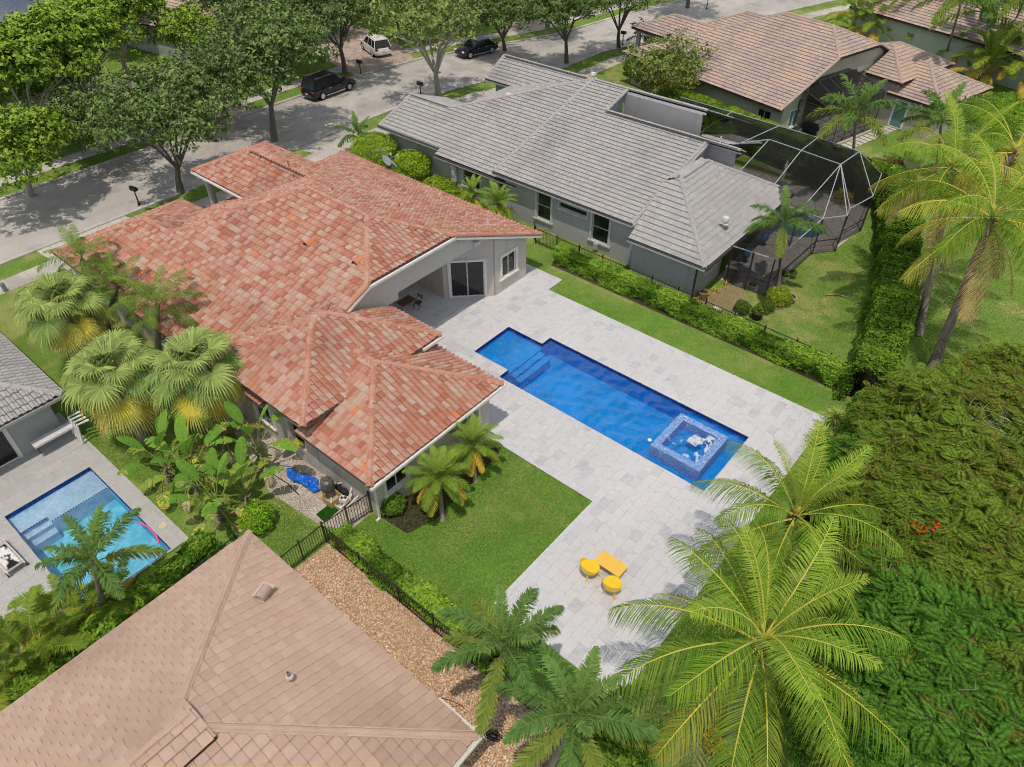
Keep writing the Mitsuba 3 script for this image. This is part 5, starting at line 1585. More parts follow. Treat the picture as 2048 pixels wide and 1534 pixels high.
areca = protos_of(frond, [
    [dict(seed=81, L=2.0, e0=1.35, bend=.9, n=44, lmax=.5, w=.042, hang=.4, start=.25, c=((.12, .19, .03), (.18, .26, .04)), rach=(.36, .34, .07), r0=.02, vee=.5)],
    [dict(seed=82, L=2.2, e0=1.1, bend=1.5, n=46, lmax=.52, w=.042, hang=.5, start=.25, c=((.08, .145, .02), (.15, .22, .03)), rach=(.38, .34, .07), r0=.02, vee=.5, tw=.3)],
    [dict(seed=83, L=2.2, e0=.8, bend=1.7, n=46, lmax=.52, w=.042, hang=.6, start=.25, c=((.09, .145, .02), (.2, .25, .03)), rach=(.42, .34, .07), r0=.02, vee=.4)],
    [dict(seed=84, L=2.1, e0=.4, bend=1.5, n=44, lmax=.48, w=.042, hang=.7, start=.25, c=((.20, .19, .03), (.36, .27, .05)), rach=(.46, .34, .08), r0=.02, vee=.3, tipc=(.42, .25, .06))]])


def areca_clump(label, c, n, sc, seed, zs=(.4, 1.4), spread=.5):
    t = thing('areca_palm', label, 'palm', 'areca palm clumps')
    r = np.random.default_rng(seed)
    st = MB()
    for i in range(n):
        a = i * 2.39996 + r.normal() * .2; f = i / n
        q = np.array([c[0], c[1], 0]) + [math.cos(a) * spread * r.random(), math.sin(a) * spread * r.random(), r.uniform(*zs) * sc * (1.15 - .5 * f)]
        st.tube([[q[0] - math.cos(a) * .1, q[1] - math.sin(a) * .1, 0], q], [.045, .03], 5, (.33, .33, .12))
        cls = areca[min(int(f * 4), 3)]
        clone(t, 'frond', cls[int(r.integers(len(cls)))], mat(q, a, sc * r.uniform(.85, 1.1)))
    part(t, 'stems', st, 'matte', col=True, kind='stuff')


for i, (lab, c, n, s) in enumerate((
        ('areca clump at the left edge, lowest of the row along the tan roof', (-20.90, -2.11, 0.00), 26, 1.0), ('areca clump below the palm with glossy fronds, at the lower left', (-20.77, -1.05, 0.00), 26, 1.0),
        ('areca clump between the turquoise pool and the tan roof', (-20.87, 0.64, 0.00), 24, .9), ('yellow-tinged areca clump at the far end of the lower left row', (-20.91, 1.82, 0.00), 18, .72))):
    areca_clump(lab, c, n, s, 90 + i)
for i, (lab, c, n, s) in enumerate((
        ('areca clump at the left of the row above the brown roof', (-26.20, 89.46, 0.00), 24, 1.7), ('areca clump second in the row above the brown roof', (-23.86, 89.09, 0.00), 24, 1.7), ('areca clump third in the row above the brown roof', (-22.29, 91.55, 0.00), 24, 1.7),
        ('dark areca clump fourth in the row above the brown roof', (-19.55, 90.43, 0.00), 22, 1.6), ('areca clump beside the top right screen enclosure', (-17.35, 89.04, 0.00), 20, 1.3),
        ('areca clump right of the brown roof corner', (-11.34, 83.43, 0.00), 26, 1.8), ('areca clump at the right edge by the brown roof', (-8.44, 84.09, -0.00), 26, 1.8), ('golden areca clump behind the brown roof corner at the right edge', (-11.35, 91.97, 0.00), 24, 1.7),
        ('areca clump in the top right, nearest the tall palm', (-14.06, 87.71, 0.00), 22, 1.5))):
    areca_clump(lab, c, n, s, 110 + i, spread=.7)

# birds of paradise (banana-like)
bop = protos_of(paddle_leaf, [
    [dict(seed=101, pet=1.5, L=1.25, W=.55, e0=1.35, bend=.5), dict(seed=102, pet=1.4, L=1.2, W=.52, e0=1.2, bend=.8)],
    [dict(seed=103, pet=1.3, L=1.25, W=.55, e0=.95, bend=1.1, tear=.25), dict(seed=104, pet=1.3, L=1.2, W=.52, e0=.8, bend=1.2, tear=.2)],
    [dict(seed=105, pet=1.1, L=1.2, W=.52, e0=.5, bend=1.2, tear=.5, c=((.10, .18, .025), (.20, .27, .04))), dict(seed=106, pet=1.0, L=1.15, W=.5, e0=.25, bend=1.3, tear=.7, c=((.2, .25, .03), (.36, .36, .05)))],
    [dict(seed=107, pet=.8, L=.9, W=.35, e0=-.5, bend=.9, tear=.9, c=((.36, .28, .20), (.48, .40, .32)))]])
for i, (lab, c, n, z) in enumerate((
        ('bird of paradise plant in the middle of the clump by the turquoise pool', (-23.75, 6.77, 0.00), 14, 1.3), ('bird of paradise plant beside the gravel yard with dead hanging leaves', (-22.55, 9.29, 0.00), 13, 1.5),
        ('bird of paradise plant at the left of the clump, behind the terrace edge', (-25.41, 6.31, 0.00), 12, .9), ('bird of paradise plant nearest the tan roof', (-21.68, 6.55, 0.00), 14, 1.0), ('bird of paradise plant against the fan palms', (-25.04, 9.00, 0.00), 13, 1.2),
        ('low bird of paradise plant with torn yellowing leaves', (-21.56, 7.70, 0.00), 12, .7))):
    palm('bird_of_paradise', lab, 'plant', (c[0], c[1], 0), (c[0] + .15, c[1] + .1, z), 'bird of paradise plants', bop, n, r0=.10, seed=130 + i, az0=i * .8, boots=(.34, .28, .22))

# ================================================================ HEDGES AND SHRUBS
HG0, HG1 = (.04, .10, .012), (.17, .29, .035)
hedge('hedge', 'low clipped hedge along the rear fence between the pool terrace and the grey house', 'hedge', [(-23.2, 31.9), (-14, 31.85), (-4.6, 31.75)], .95, 1.0, 1700, .078, HG0, HG1, 201, rough=.13)
hedge('hedge', 'leafy hedge inside the black fence along the pebble bed', 'hedge', [(-16.9, 9.2), (-12.5, 9.22), (-8.6, 9.2)], .95, .85, 1900, .075, HG0, HG1, 202, rough=.15)
hedge('hedge', 'hedge with a rail through it along the left side of the tan roof', 'hedge', [(-20.6, 5.6), (-20.2, 4.0), (-19.9, 0), (-19.8, -6)], .95, 1.1, 1300, .085, HG0, HG1, 203, rough=.15)
FD0, FD1 = (.028, .075, .012), (.10, .19, .025)
hedge('ficus_hedge', 'tall ficus hedge running back from the spa corner between the lawns', 'hedge', [(-3.6, 30.6), (-4.4, 35.5), (-6.0, 42), (-8.2, 49), (-9.8, 53)], 2.1, 2.5, 2600, .09, FD0, (.12, .22, .025), 204, rough=.2)
hedge('ficus_hedge', 'boxed ficus hedge behind the pool cage of the grey house', 'hedge', [(-10.6, 52.4), (-14.5, 53.0), (-19, 54.0), (-25, 55.4), (-31, 56.8)], 1.4, 2.6, 2000, .085, FD0, (.16, .25, .025), 205, rough=.08)
hedge('shrub_border', 'loose mixed shrubs at the spa corner below the ficus hedge', 'shrubs', [(-2.4, 21.5), (-2.6, 26), (-3.0, 30.5)], 1.7, 1.5, 2200, .08, FD0, (.12, .22, .025), 206, rough=.26)
for i, (lab, c, rx, h, n, col) in enumerate((
        ('rounded bright green shrub left of the satellite dishes', (-42.40, 33.85, 0.00), 2.0, 2.5, 5200, ((.09, .17, .012), (.24, .35, .03))), ('rounded bright green shrub right of the satellite dishes', (-38.82, 34.36, 0.00), 1.6, 2.0, 4200, ((.09, .17, .012), (.24, .35, .03))),
        ('low yellow-green shrubs between the red roof and the grey wall', (-35.43, 33.70, 0.00), 1.3, 1.1, 2800, ((.10, .17, .015), (.22, .30, .03))), ('dark leafy shrub by the white pipes on the grey wall', (-33.36, 32.96, 0.00), 1.0, 1.3, 2400, ((.06, .12, .012), (.15, .25, .02))),
        ('croton-yellow shrub left of the pygmy palms on the grey wall', (-32.82, 33.41, 0.00), .7, 1.2, 1500, ((.10, .17, .015), (.36, .36, .03))),
        ('leafy shrub at the house corner beside the gate', (-16.51, 11.60, 0.00), .62, .95, 3000, ((.05, .11, .015), (.12, .22, .03))),
        ('bright green shrub in the shade below the bird of paradise', (-20.17, 7.48, 0.00), .8, 1.3, 2600, ((.06, .15, .01), (.2, .36, .03))),
        ('yellow-green potted shrub island on the grey house lawn', (-10.57, 36.52, 0.00), .8, 1.0, 2200, ((.08, .15, .015), (.26, .32, .03))),
        ('dark shrub left of the potted palm on the grey house lawn', (-11.74, 34.24, 0.00), .5, .8, 1200, ((.03, .07, .012), (.09, .15, .03))), ('dark shrub right of the potted plant on the grey house lawn', (-10.75, 35.26, 0.00), .5, .7, 1200, ((.03, .07, .012), (.09, .15, .03))),
        ('purple-leaved shrub at the end of the brown house lawn', (-11.37, 58.09, 0.00), .9, 1.2, 1500, ((.06, .012, .018), (.16, .04, .05))), ('yellow croton by the pool cage corner', (-12.42, 50.97, 0.00), .8, 1.0, 1500, ((.14, .15, .015), (.42, .34, .03))),
        ('light green shrubs along the brown house lawn', (-11.43, 56.41, 0.00), 1.9, 1.2, 4000, ((.07, .15, .012), (.20, .30, .03))), ('bright bush behind the coconut palms at the right', (-7.44, 71.87, 0.00), 3.2, 2.8, 7000, ((.06, .13, .012), (.16, .28, .03))),
        ('bright bush at the brown house corner by the right edge', (-10.65, 72.73, 0.00), 2.0, 2.2, 4000, ((.06, .13, .012), (.15, .26, .03))),
        ('round shrub in the front bed of the brown house', (-38.15, 63.80, 0.00), 1.2, 1.6, 2600, ((.06, .13, .012), (.14, .24, .03))),
        ('shrub at the bottom edge between the coconut palm and the foxtail palm', (-3.59, 9.63, 0.00), 1.0, .9, 2600, ((.05, .11, .012), (.13, .22, .03))),
        ('yellow and green croton by the largest coconut trunk', (-1.24, 11.81, 0.00), .55, .8, 1300, ((.12, .16, .02), (.55, .42, .06))))):
    bush('shrub', lab, 'shrub', c, rx, h, n, .055 if rx < 1.0 else .085, col[0], col[1], 220 + i)
spiky('yucca_plant', 'spiky yucca at the far end of the patio, nearer the fence', 'plant', (-4.08, 28.31, 0.00), 1.0, 130, .045, (.16, .22, .05), (.27, .33, .09), 251, stem=.75)
spiky('yucca_plant', 'spiky yucca at the patio corner beside the spa', 'plant', (-4.14, 26.97, -0.00), .95, 130, .045, (.15, .21, .05), (.26, .32, .08), 252, stem=.7)
spiky('agave_plant', 'grassy tuft of narrow leaves at the foot of the largest coconut palm', 'plant', (-0.67, 11.39, 0.00), .8, 90, .05, (.07, .13, .03), (.14, .22, .05), 253)
for i, (lab, p) in enumerate((('dry yellow bromeliad by the grey house downspout, nearest the corner', (-14.27, 33.74, 0.00)), ('dry yellow bromeliad second from the grey house corner', (-14.14, 34.52, 0.00)), ('dry yellow bromeliad third from the grey house corner', (-13.89, 35.28, 0.00)), ('green bromeliad by the bin of the grey house', (-13.74, 36.24, 0.00)))):
    spiky('bromeliad', lab, 'plant', p, .5, 46, .05, (.20, .19, .05), (.42, .36, .12), 255 + i, el=(0, 1.2))

# ================================================================ TREES
def spray(seed, L=.46, n=14, c=((.06, .13, .015), (.12, .22, .03))):
    """one twice-feathered leaf: a rib with pairs of soft plumes"""
    r = np.random.default_rng(seed)
    u = np.linspace(.14, 1, n)
    P, A, Bv, C = [], [], [], []
    for s in (-1, 1):
        x = u * L; z = -.30 * L * u ** 2
        ln = .17 * np.sin(np.pi * np.clip(.15 + .8 * u, 0, 1)) ** .7 * L / .5
        d = np.stack([.55 + 0 * u, s * .83 + 0 * u, -.15 - .2 * r.random(n)], 1)
        d /= np.linalg.norm(d, axis=1, keepdims=True)
        base = np.stack([x, 0 * x, z], 1)
        P.append(base + d * ln[:, None] * .55); A.append(d * ln[:, None] * .55)
        side = np.cross(d, [0, 0, 1.0]); Bv.append(side * .017 * L / .5)
        g = r.random(n)[:, None]
        C.append(np.array(c[0]) * (1 - g) + np.array(c[1]) * g)
    return np.vstack(P), np.vstack(A), np.vstack(Bv), np.vstack(C)


SPR = [spray(300 + i) for i in range(5)]


def feather_crown(seed, rx, rz, nclump, per, tint, olive=0.0, flowers=0, zlow=-.1):
    """spreading crown of feathery leaves; clumps sit on an uneven dome"""
    r = np.random.default_rng(seed)
    d = rand_dirs(r, nclump, zlow)
    lump = meshkit.fbm(d * 2.3 + seed, 3, seed)
    rad = (.42 + 1.05 * lump) * r.uniform(.55, 1.0, nclump) ** .45
    C = d * rad[:, None] * [rx, rx, rz]
    mb = MB()
    n = nclump * per
    Cc = np.repeat(C, per, 0)
    az = r.random(n) * 2 * np.pi; tilt = r.uniform(-.45, .5, n); roll = r.normal(0, .35, n)
    ca, sa, ct, st = np.cos(az), np.sin(az), np.cos(tilt), np.sin(tilt)
    X = np.stack([ca * ct, sa * ct, st], 1); Y0 = np.stack([-sa, ca, sa * 0], 1); Z0 = np.cross(X, Y0)
    Y = Y0 * np.cos(roll)[:, None] + Z0 * np.sin(roll)[:, None]; Z = np.cross(X, Y)
    o = Cc + rand_dirs(r, n) * [.16, .16, .10] + X * .05
    sc = r.uniform(.8, 1.3, n)
    tone = np.repeat(np.clip(.35 + .8 * (lump - .4) + .25 * r.random(nclump), 0, 1), per)
    br = np.repeat(r.random(nclump) < olive, per)
    col = lerp(tint[0], tint[1], tone)
    col[br] = col[br] * .25 + np.array([.17, .17, .035]) * .7
    kk = r.integers(0, len(SPR), n)
    for i, (P, A, Bv, Cl) in enumerate(SPR):
        q = np.nonzero(kk == i)[0]
        R = np.stack([X[q], Y[q], Z[q]], 2)
        f = lambda V: (np.einsum('kij,nj->kni', R, V) * sc[q][:, None, None]).reshape(-1, 3)
        m = len(P)
        cc = (np.repeat(col[q], m, 0) * (np.tile(Cl, (len(q), 1)) / .17).mean(1, keepdims=True)) * r.uniform(.75, 1.25, (len(q) * m, 1))
        quads(mb, f(P) + np.repeat(o[q], m, 0), f(A), f(Bv), cc)
    return mb, C


PT = ((.06, .12, .014), (.17, .26, .035))
PT2 = ((.035, .11, .016), (.11, .26, .035))
fc = [feather_crown(311, 2.45, 1.75, 400, 6, PT, .30), feather_crown(312, 2.4, 1.7, 400, 6, PT2, .06), feather_crown(313, 2.35, 1.85, 400, 6, PT, .18)]
FCP = []


def crown_group(a):
    k = num('crown_group')
    scene[k] = {'type': 'shapegroup', 'crown': cply(a[0], a[1], a[2], 'leaf_matte')}
    return k


for q, C in fc:
    a = q.arr(); FCP.append((crown_group(a), C))


def feather_tree(label, p, h, kind, s, az, sz=1.0, sparse=False):
    t = thing('poinciana_tree', label, 'tree', 'feathery trees along the right side')
    d, C = FCP[kind]
    R = rotz(az) * s; R[2] *= sz
    M = np.eye(4); M[:3, :3] = R; M[:3, 3] = (p[0], p[1], h)
    scene[num(t + '__crown')] = {'type': 'instance', 'group': {'type': 'ref', 'id': d}, 'to_world': T(M)}
    m = limbs(int(az * 100) + 7, h, .13, (C @ R.T), 7)
    r = np.random.default_rng(int(az * 1000))
    for i in range(26):
        c = C[r.integers(len(C))] @ R.T + [0, 0, h]; e = c + rand_dirs(r, 1, -.1)[0] * [.8, .8, .35]; mid = (c + e) / 2 + r.normal(0, .1, 3)
        m.tube([c - [0, 0, .2], mid, e], [.022, .014, .005], 4)
    m.xf(mat((p[0], p[1], 0)))
    v, f, c, uv = m.arr()
    put(num(t + '__trunk'), (v, f, np.tile((.30, .27, .23), (len(v), 1)), uv), 'matte', smooth=True, col=True)
    return t


FT = [  # crown centre, kind, size, squash
    ((0.26, 31.03, 2.60), 0, .85, .8, 'olive feathery tree nearest the leaning coconut trunks'), ((1.44, 33.03, 2.80), 0, .9, .8, 'olive feathery tree at the right edge below the lawn'),
    ((-1.48, 26.99, 3.00), 2, .8, .8, 'feathery tree left of the olive pair, by the shrub border'), ((0.21, 27.62, 3.60), 0, 1.15, .85, 'olive feathery tree with bare pale branches on top'),
    ((2.31, 29.01, 3.60), 0, 1.1, .85, 'olive feathery tree at the right edge, second from the top'), ((-1.05, 23.39, 3.00), 1, .85, .9, 'green feathery tree behind the second coconut palm'),
    ((0.28, 23.61, 3.80), 0, 1.05, .85, 'olive feathery tree over the middle of the right side'), ((1.92, 24.67, 3.80), 0, 1.15, .85, 'olive feathery tree right of the flame flowers'),
    ((0.35, 21.05, 3.40), 2, .95, .9, 'feathery tree with the red flame flowers on its crown'), ((1.83, 21.54, 3.60), 2, 1.1, .85, 'mixed green feathery tree below the flame flowers'),
    ((3.45, 22.44, 3.80), 0, 1.15, .85, 'olive feathery tree at the right edge, level with the flame flowers'), ((1.13, 18.85, 3.00), 1, .9, .9, 'green feathery tree beside the fronds of the largest palm'),
    ((2.43, 19.12, 3.40), 2, 1.0, .85, 'feathery tree around the bare twigs at the right'), ((3.72, 19.69, 3.60), 2, 1.1, .85, 'feathery tree at the right edge, lower half'),
    ((2.25, 16.68, 3.40), 1, 1.1, .9, 'vivid green feathery tree in the lower right'), ((3.75, 17.11, 3.70), 1, 1.2, .9, 'vivid green feathery tree at the right edge, lower right'),
    ((5.02, 16.73, 3.80), 2, 1.0, .9, 'yellowish feathery tree in the lower right corner'), ((1.91, 15.05, 2.90), 1, .9, .9, 'vivid green feathery tree right of the largest palm trunk'),
    ((3.12, 14.80, 3.40), 1, 1.1, .9, 'vivid green feathery tree near the bottom edge'), ((4.34, 14.98, 3.60), 1, 1.1, .9, 'vivid green feathery tree at the bottom, second from the corner'),
    ((2.07, 13.23, 2.60), 1, .9, .9, 'low green feathery tree at the bottom edge'), ((3.30, 13.36, 3.00), 1, 1.0, .9, 'green feathery tree cut by the bottom edge'), ((4.59, 13.67, 3.20), 1, 1.0, .9, 'green feathery tree cut by the bottom edge, farther right'), ((5.70, 14.77, 3.20), 2, 1.0, .9, 'feathery tree in the very corner at the bottom right')]
for i, (p, k, s, sz, lab) in enumerate(FT):
    feather_tree(lab, p, p[2], k, s, i * 1.37, sz)
t = thing('flame_flowers', 'two clusters of orange-red flame flowers on the feathery crown', 'flowers')
r = np.random.default_rng(5)
for c in ((0.71, 20.10, 4.90), (1.29, 20.48, 4.90)):
    n = 60
    part(t, 'blossom', leaf_cloud(r, np.array(c) + rand_dirs(r, n) * [.28, .22, .12], rand_dirs(r, n, 0), .07, (.55, .06, .015), (.75, .14, .03), asp=.9), 'matte', col=True, kind='stuff')
# dead branches on the olive crown
t = thing('bare_branch', 'bare pale branches sticking out of the olive feathery crown', 'branch')
m = MB()
for q in range(9):
    a = np.array((0.90, 27.43, 4.60)) + r.normal(0, .25, 3) * [1, 1, .3]; e = a + rand_dirs(r, 1, 0)[0] * [1.6, 1.6, .4]
    m.tube([a, (a + e) / 2 + r.normal(0, .15, 3), e], [.035, .025, .008], 5, (.42, .40, .37))
    for k in range(3):
        b = a + (e - a) * r.uniform(.3, .8); m.tube([b, b + rand_dirs(r, 1, 0)[0] * .5], [.014, .004], 4, (.42, .40, .37))
put(t, m, 'matte', col=True)

# street oaks
OK0, OK1 = (.036, .066, .020), (.135, .195, .068)
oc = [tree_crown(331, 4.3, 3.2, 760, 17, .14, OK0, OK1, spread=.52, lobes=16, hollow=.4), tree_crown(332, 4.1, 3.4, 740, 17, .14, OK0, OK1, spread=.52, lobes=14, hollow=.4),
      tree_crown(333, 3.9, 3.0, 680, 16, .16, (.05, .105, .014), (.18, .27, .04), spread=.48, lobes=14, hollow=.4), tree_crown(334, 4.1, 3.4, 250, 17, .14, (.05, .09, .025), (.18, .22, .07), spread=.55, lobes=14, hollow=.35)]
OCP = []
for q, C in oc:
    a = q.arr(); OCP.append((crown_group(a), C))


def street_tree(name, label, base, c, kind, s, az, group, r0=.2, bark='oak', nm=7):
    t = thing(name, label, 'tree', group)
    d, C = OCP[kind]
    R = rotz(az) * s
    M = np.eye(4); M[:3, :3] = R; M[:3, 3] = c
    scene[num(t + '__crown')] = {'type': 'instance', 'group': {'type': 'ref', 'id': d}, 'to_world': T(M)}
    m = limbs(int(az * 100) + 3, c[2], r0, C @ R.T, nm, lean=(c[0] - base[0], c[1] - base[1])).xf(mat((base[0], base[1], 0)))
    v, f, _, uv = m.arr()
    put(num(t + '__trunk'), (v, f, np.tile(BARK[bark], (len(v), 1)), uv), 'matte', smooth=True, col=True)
    return t


oaks = [  # base, crown centre, kind, scale
    ((-49.79, 21.59, 0.00), (-49.03, 22.02, 5.60), 0, 1.05, 'oak', 'street oak with a forked trunk at the kerb before the red roof, second mailbox side'),
    ((-52.24, 31.50, 0.00), (-52.05, 32.40, 6.20), 1, 1.15, 'oak', 'largest street oak, rising behind the red entry roof'),
    ((-60.47, 45.94, 0.00), (-58.41, 44.13, 6.00), 0, 1.1, 'oak', 'street oak beside the black SUV'),
    ((-49.14, 47.61, 0.00), (-47.86, 46.01, 6.20), 3, 1.25, 'pale', 'sparse street tree with pale bare limbs, in front of the grey roof'),
    ((-45.48, 62.52, 0.00), (-42.87, 57.98, 5.60), 1, .95, 'oak', 'street oak before the grey house lawn, left of two'), ((-43.99, 69.87, 0.00), (-41.53, 64.69, 5.80), 0, .9, 'oak', 'street oak before the grey house lawn, right of two'),
    ((-52.93, 61.55, 0.00), (-48.62, 54.75, 4.20), 1, .85, 'oak', 'oak leaning over the dark parked car'), ((-61.09, 64.07, 0.00), (-53.72, 56.16, 5.50), 0, 1.0, 'oak', 'oak behind the dark parked car'),
    ((-64.73, 57.40, 0.00), (-58.89, 51.88, 4.60), 0, .85, 'oak', 'oak beside the parked white car'), ((-54.46, 70.84, 0.00), (-49.35, 61.24, 5.00), 1, 1.0, 'oak', 'oak across the street at the top centre'),
    ((-46.34, 88.47, 0.00), (-40.46, 75.82, 6.00), 0, 1.0, 'oak', 'oak at the far bend of the street'), ((-73.81, 53.49, 0.00), (-65.49, 45.51, 5.00), 0, 1.05, 'oak', 'oak across the street behind the largest street oak'),
    ((-74.25, 61.02, 0.00), (-62.88, 52.59, 5.20), 1, 1.0, 'oak', 'oak behind the parked white car at the top edge')]
for i, (b, c, k, s, bk, lab) in enumerate(oaks):
    B_, C_, h = np.array(b), np.array(c), c[2]
    C_ = B_ * [1, 1, 0] + (C_ - B_) * np.array([1, 1, 0]) * min(1.0, 3.2 / (np.linalg.norm((C_ - B_)[:2]) + 1e-6)) + [0, 0, h]
    street_tree('street_oak', lab, B_, C_, k, s, i * .9, 'street oaks', r0=.2 * s, bark=bk)
greens = [((-65.58, 18.07, 0.00), (-63.40, 19.33, 6.00), 2, 1.25, 'bright green tree over the orange roof at the left edge'), ((-66.83, 23.65, 0.00), (-61.53, 22.84, 6.60), 2, 1.2, 'bright green tree with a pale leaning trunk before the orange roof'),
          ((-75.20, 31.07, 0.00), (-68.86, 29.47, 6.00), 2, 1.3, 'bright green tree between the orange and the pink roofs'), ((-57.92, 14.37, 0.00), (-54.30, 14.13, 3.80), 2, 1.0, 'low bright green tree at the left kerb'),
          ((-71.65, 18.23, 0.00), (-59.92, 15.52, 5.00), 2, 1.1, 'bright green tree cut by the left edge'), ((-71.03, 36.39, 0.00), (-64.33, 33.01, 4.00), 2, .9, 'green tree below the pink roof'),
          ((-60.19, 32.10, 0.00), (-54.72, 29.21, 3.80), 0, .9, 'dull green tree by the paved drive across the street'), ((-73.84, 44.13, 0.00), (-63.67, 37.63, 5.60), 0, 1.1, 'dull green tree right of the pink roof'),
          ((-84.73, 36.17, 0.00), (-72.45, 30.86, 4.00), 2, 1.0, 'bright green tree before the lake between the orange and pink roofs'), ((-66.23, 44.24, 0.00), (-58.33, 38.55, 4.50), 1, .95, 'dull tree beyond the kerb behind the largest oak'),
          ((-70.93, 23.88, 0.00), (-59.08, 18.49, 3.40), 2, .8, 'low tree with pale stems below the orange roof'), ((-61.08, 21.82, 0.00), (-55.45, 19.80, 3.20), 0, .85, 'dull green tree at the far verge beside the pale trunk')]
for i, (b, c, k, s, lab) in enumerate(greens):
    B_, C_, h = np.array(b), np.array(c), c[2]
    C_ = B_ * [1, 1, 0] + (C_ - B_) * np.array([1, 1, 0]) * min(1.0, 3.0 / (np.linalg.norm((C_ - B_)[:2]) + 1e-6)) + [0, 0, h]
    street_tree('garden_tree', lab, B_, C_, k, s, 1 + i * .7, 'garden trees across the street', r0=.22, bark='pale')
b = (-31.66, 58.19, 0.00)
street_tree('garden_tree', 'olive-green multi-stemmed tree between the grey roof and the brown house', b, (b[0] + .2, b[1], 3.2), 3, .95, 2.2, None, r0=.13)
bush('garden_tree_foliage', 'dense olive foliage filling the tree between the grey and brown roofs', 'tree', (b[0], b[1], 1.2), 3.0, 3.6, 6500, .13, (.07, .10, .02), (.19, .21, .05), 341)
b = (-2.04, 28.11, 0.00)
t = thing('young_tree', 'young tree with a thin dark trunk and yellowish leaves at the spa corner', 'tree')
m = MB(); m.tube([(b[0], b[1], 0), (b[0] - .05, b[1] + .1, 1.6), (b[0] - .2, b[1] + .15, 3.1)], [.06, .05, .03], 6, (.10, .09, .08)); put(num(t + '__trunk'), m, 'matte', col=True)
q, C = tree_crown(345, 1.0, .9, 60, 14, .075, (.13, .19, .03), (.32, .38, .09), spread=.3, lobes=6); q.xf(mat((b[0] - .2, b[1] + .3, 3.0))); part(t, 'crown', q, 'leaf', col=True)

# ================================================================ FENCES, GATE, CAGES
def fence(name, label, pts, h=1.2, pitch=.105, post_every=1.9, col=BLACK, group=None, pieces=True, rails=(.14, -.06), pw=.018, postw=.055):
    t = thing(name, label, 'fence', group)
    pk = MB().box((0, 0, h / 2 - .03), (pw, pw, h - .1), 0, col).arr()
    d = cply(pk[0], pk[1], pk[2], 'paint')
    po = MB().box((0, 0, h / 2 + .03), (postw, postw, h + .06), 0, col).box((0, 0, h + .07), (postw + .02, postw + .02, .03), 0, col).arr()
    dp = cply(po[0], po[1], po[2], 'paint')
    rest = MB()
    for a, b in zip(pts, pts[1:]):
        a, b = np.array(a, float), np.array(b, float)
        L = np.linalg.norm(b - a); n = max(1, int(round(L / post_every)))
        ang = math.atan2(b[1] - a[1], b[0] - a[0])
        for i in range(n + 1):
            clone(t, 'post', dp, mat((*(a + (b - a) * i / n), 0), ang))
        for z in rails:
            m = MB(); zz = z if z > 0 else h + z
            m.bar((*a, zz), (*b, zz), .034, .034, col); part(t, 'rail', m, 'paint', col=True)
        k = int(L / pitch)
        for i in range(1, k):
            p = a + (b - a) * i / k
            if pieces:
                clone(t, 'picket', d, mat((*p, 0), ang))
            else:
                rest.box((*p, h / 2 - .03), (pw, pw, h - .1), ang, col)
    if rest.v:
        part(t, 'pickets', rest, 'paint', col=True, kind='stuff')
    return t


fence('metal_fence', 'long black picket fence behind the rear hedge, below the grey house', [(-26.0, 33.05), (-25.6, 32.65), (-15, 32.5), (-4.2, 32.2)], h=1.15, pitch=.115)
fence('metal_fence', 'black picket fence between the pebble bed and the front hedge', [(-17.35, 8.72), (-13, 8.72), (-5.6, 8.72)], h=1.2, pitch=.11)
fence('metal_fence', 'black fence with bronze posts between the gravel yard and the front lawn', [(-17.35, 8.72), (-17.1, 10.95)], h=1.25, pitch=.12, post_every=.9, col=(.055, .042, .036), pw=.022, postw=.07)
fence('metal_fence', 'short black fence between the pebble bed and the tan house corner', [(-17.35, 8.72), (-17.35, 6.45)], h=1.2, pitch=.11, post_every=1.2)
fence('metal_fence', 'dark rail fence inside the hedge left of the tan roof', [(-19.6, 6.2), (-19.3, 2), (-19.2, -6)], h=1.15, pitch=.115, pieces=False)

scr_n = 0


def cage(name, label, corners, panels, beams, col, w=.06):
    t = thing(name, label, 'screen enclosure')
    for pl in panels:
        part(t, 'screen', MB().poly([corners[i] for i in pl]), 'screen')
    for a, b in beams:
        m = MB(); m.bar(np.array(corners[a]) if isinstance(a, str) else a, np.array(corners[b]) if isinstance(b, str) else b, w, w, col)
        part(t, 'frame_bar', m, 'paint', col=True)
    return t


# pool cage of the grey house: flat top, sloped shoulders, one chamfered corner
ct = 4.3
C = {'a': (-24.0, 45.2, 4.6), 'a2': (-24.0, 49.5, 4.4), 'b2': (-22.25, 49.81, 4.30), 'b3': (-18.64, 48.81, 4.30), 'b4': (-16.26, 48.47, 4.20), 'b5': (-13.90, 48.06, 4.20), 'k1': (-17.60, 46.20, 4.75), 'k2': (-15.90, 46.17, 4.75), 'k3': (-13.51, 46.04, 4.70),
     'w1': (-18.9, 45.3, 3.6), 'e1': (-18.51, 46.13, 2.50), 'e2': (-16.63, 45.71, 2.50), 'e3': (-14.09, 45.48, 2.60), 'c1': (-12.48, 45.02, 2.60), 'c2': (-11.45, 44.83, 2.60), 'c3': (-11.44, 45.45, 2.60), 'r1': (-13.70, 50.80, 2.60), 'r2': (-12.24, 47.30, 2.60),
     'g1': (-11.17, 44.95, 0.03), 'g2': (-11.83, 48.11, 0.03), 'f1': (-13.73, 37.62, 2.50), 'f2': (-11.79, 37.50, 2.50), 'gf1': (-13.75, 37.74, 0.03), 'gf2': (-11.80, 37.45, 0.03), 'gr': (-13.69, 53.16, 0.03)}
WB = (.46, .50, .54)
DB = (.035, .033, .032)
zc = 2.55
ex = -9.9
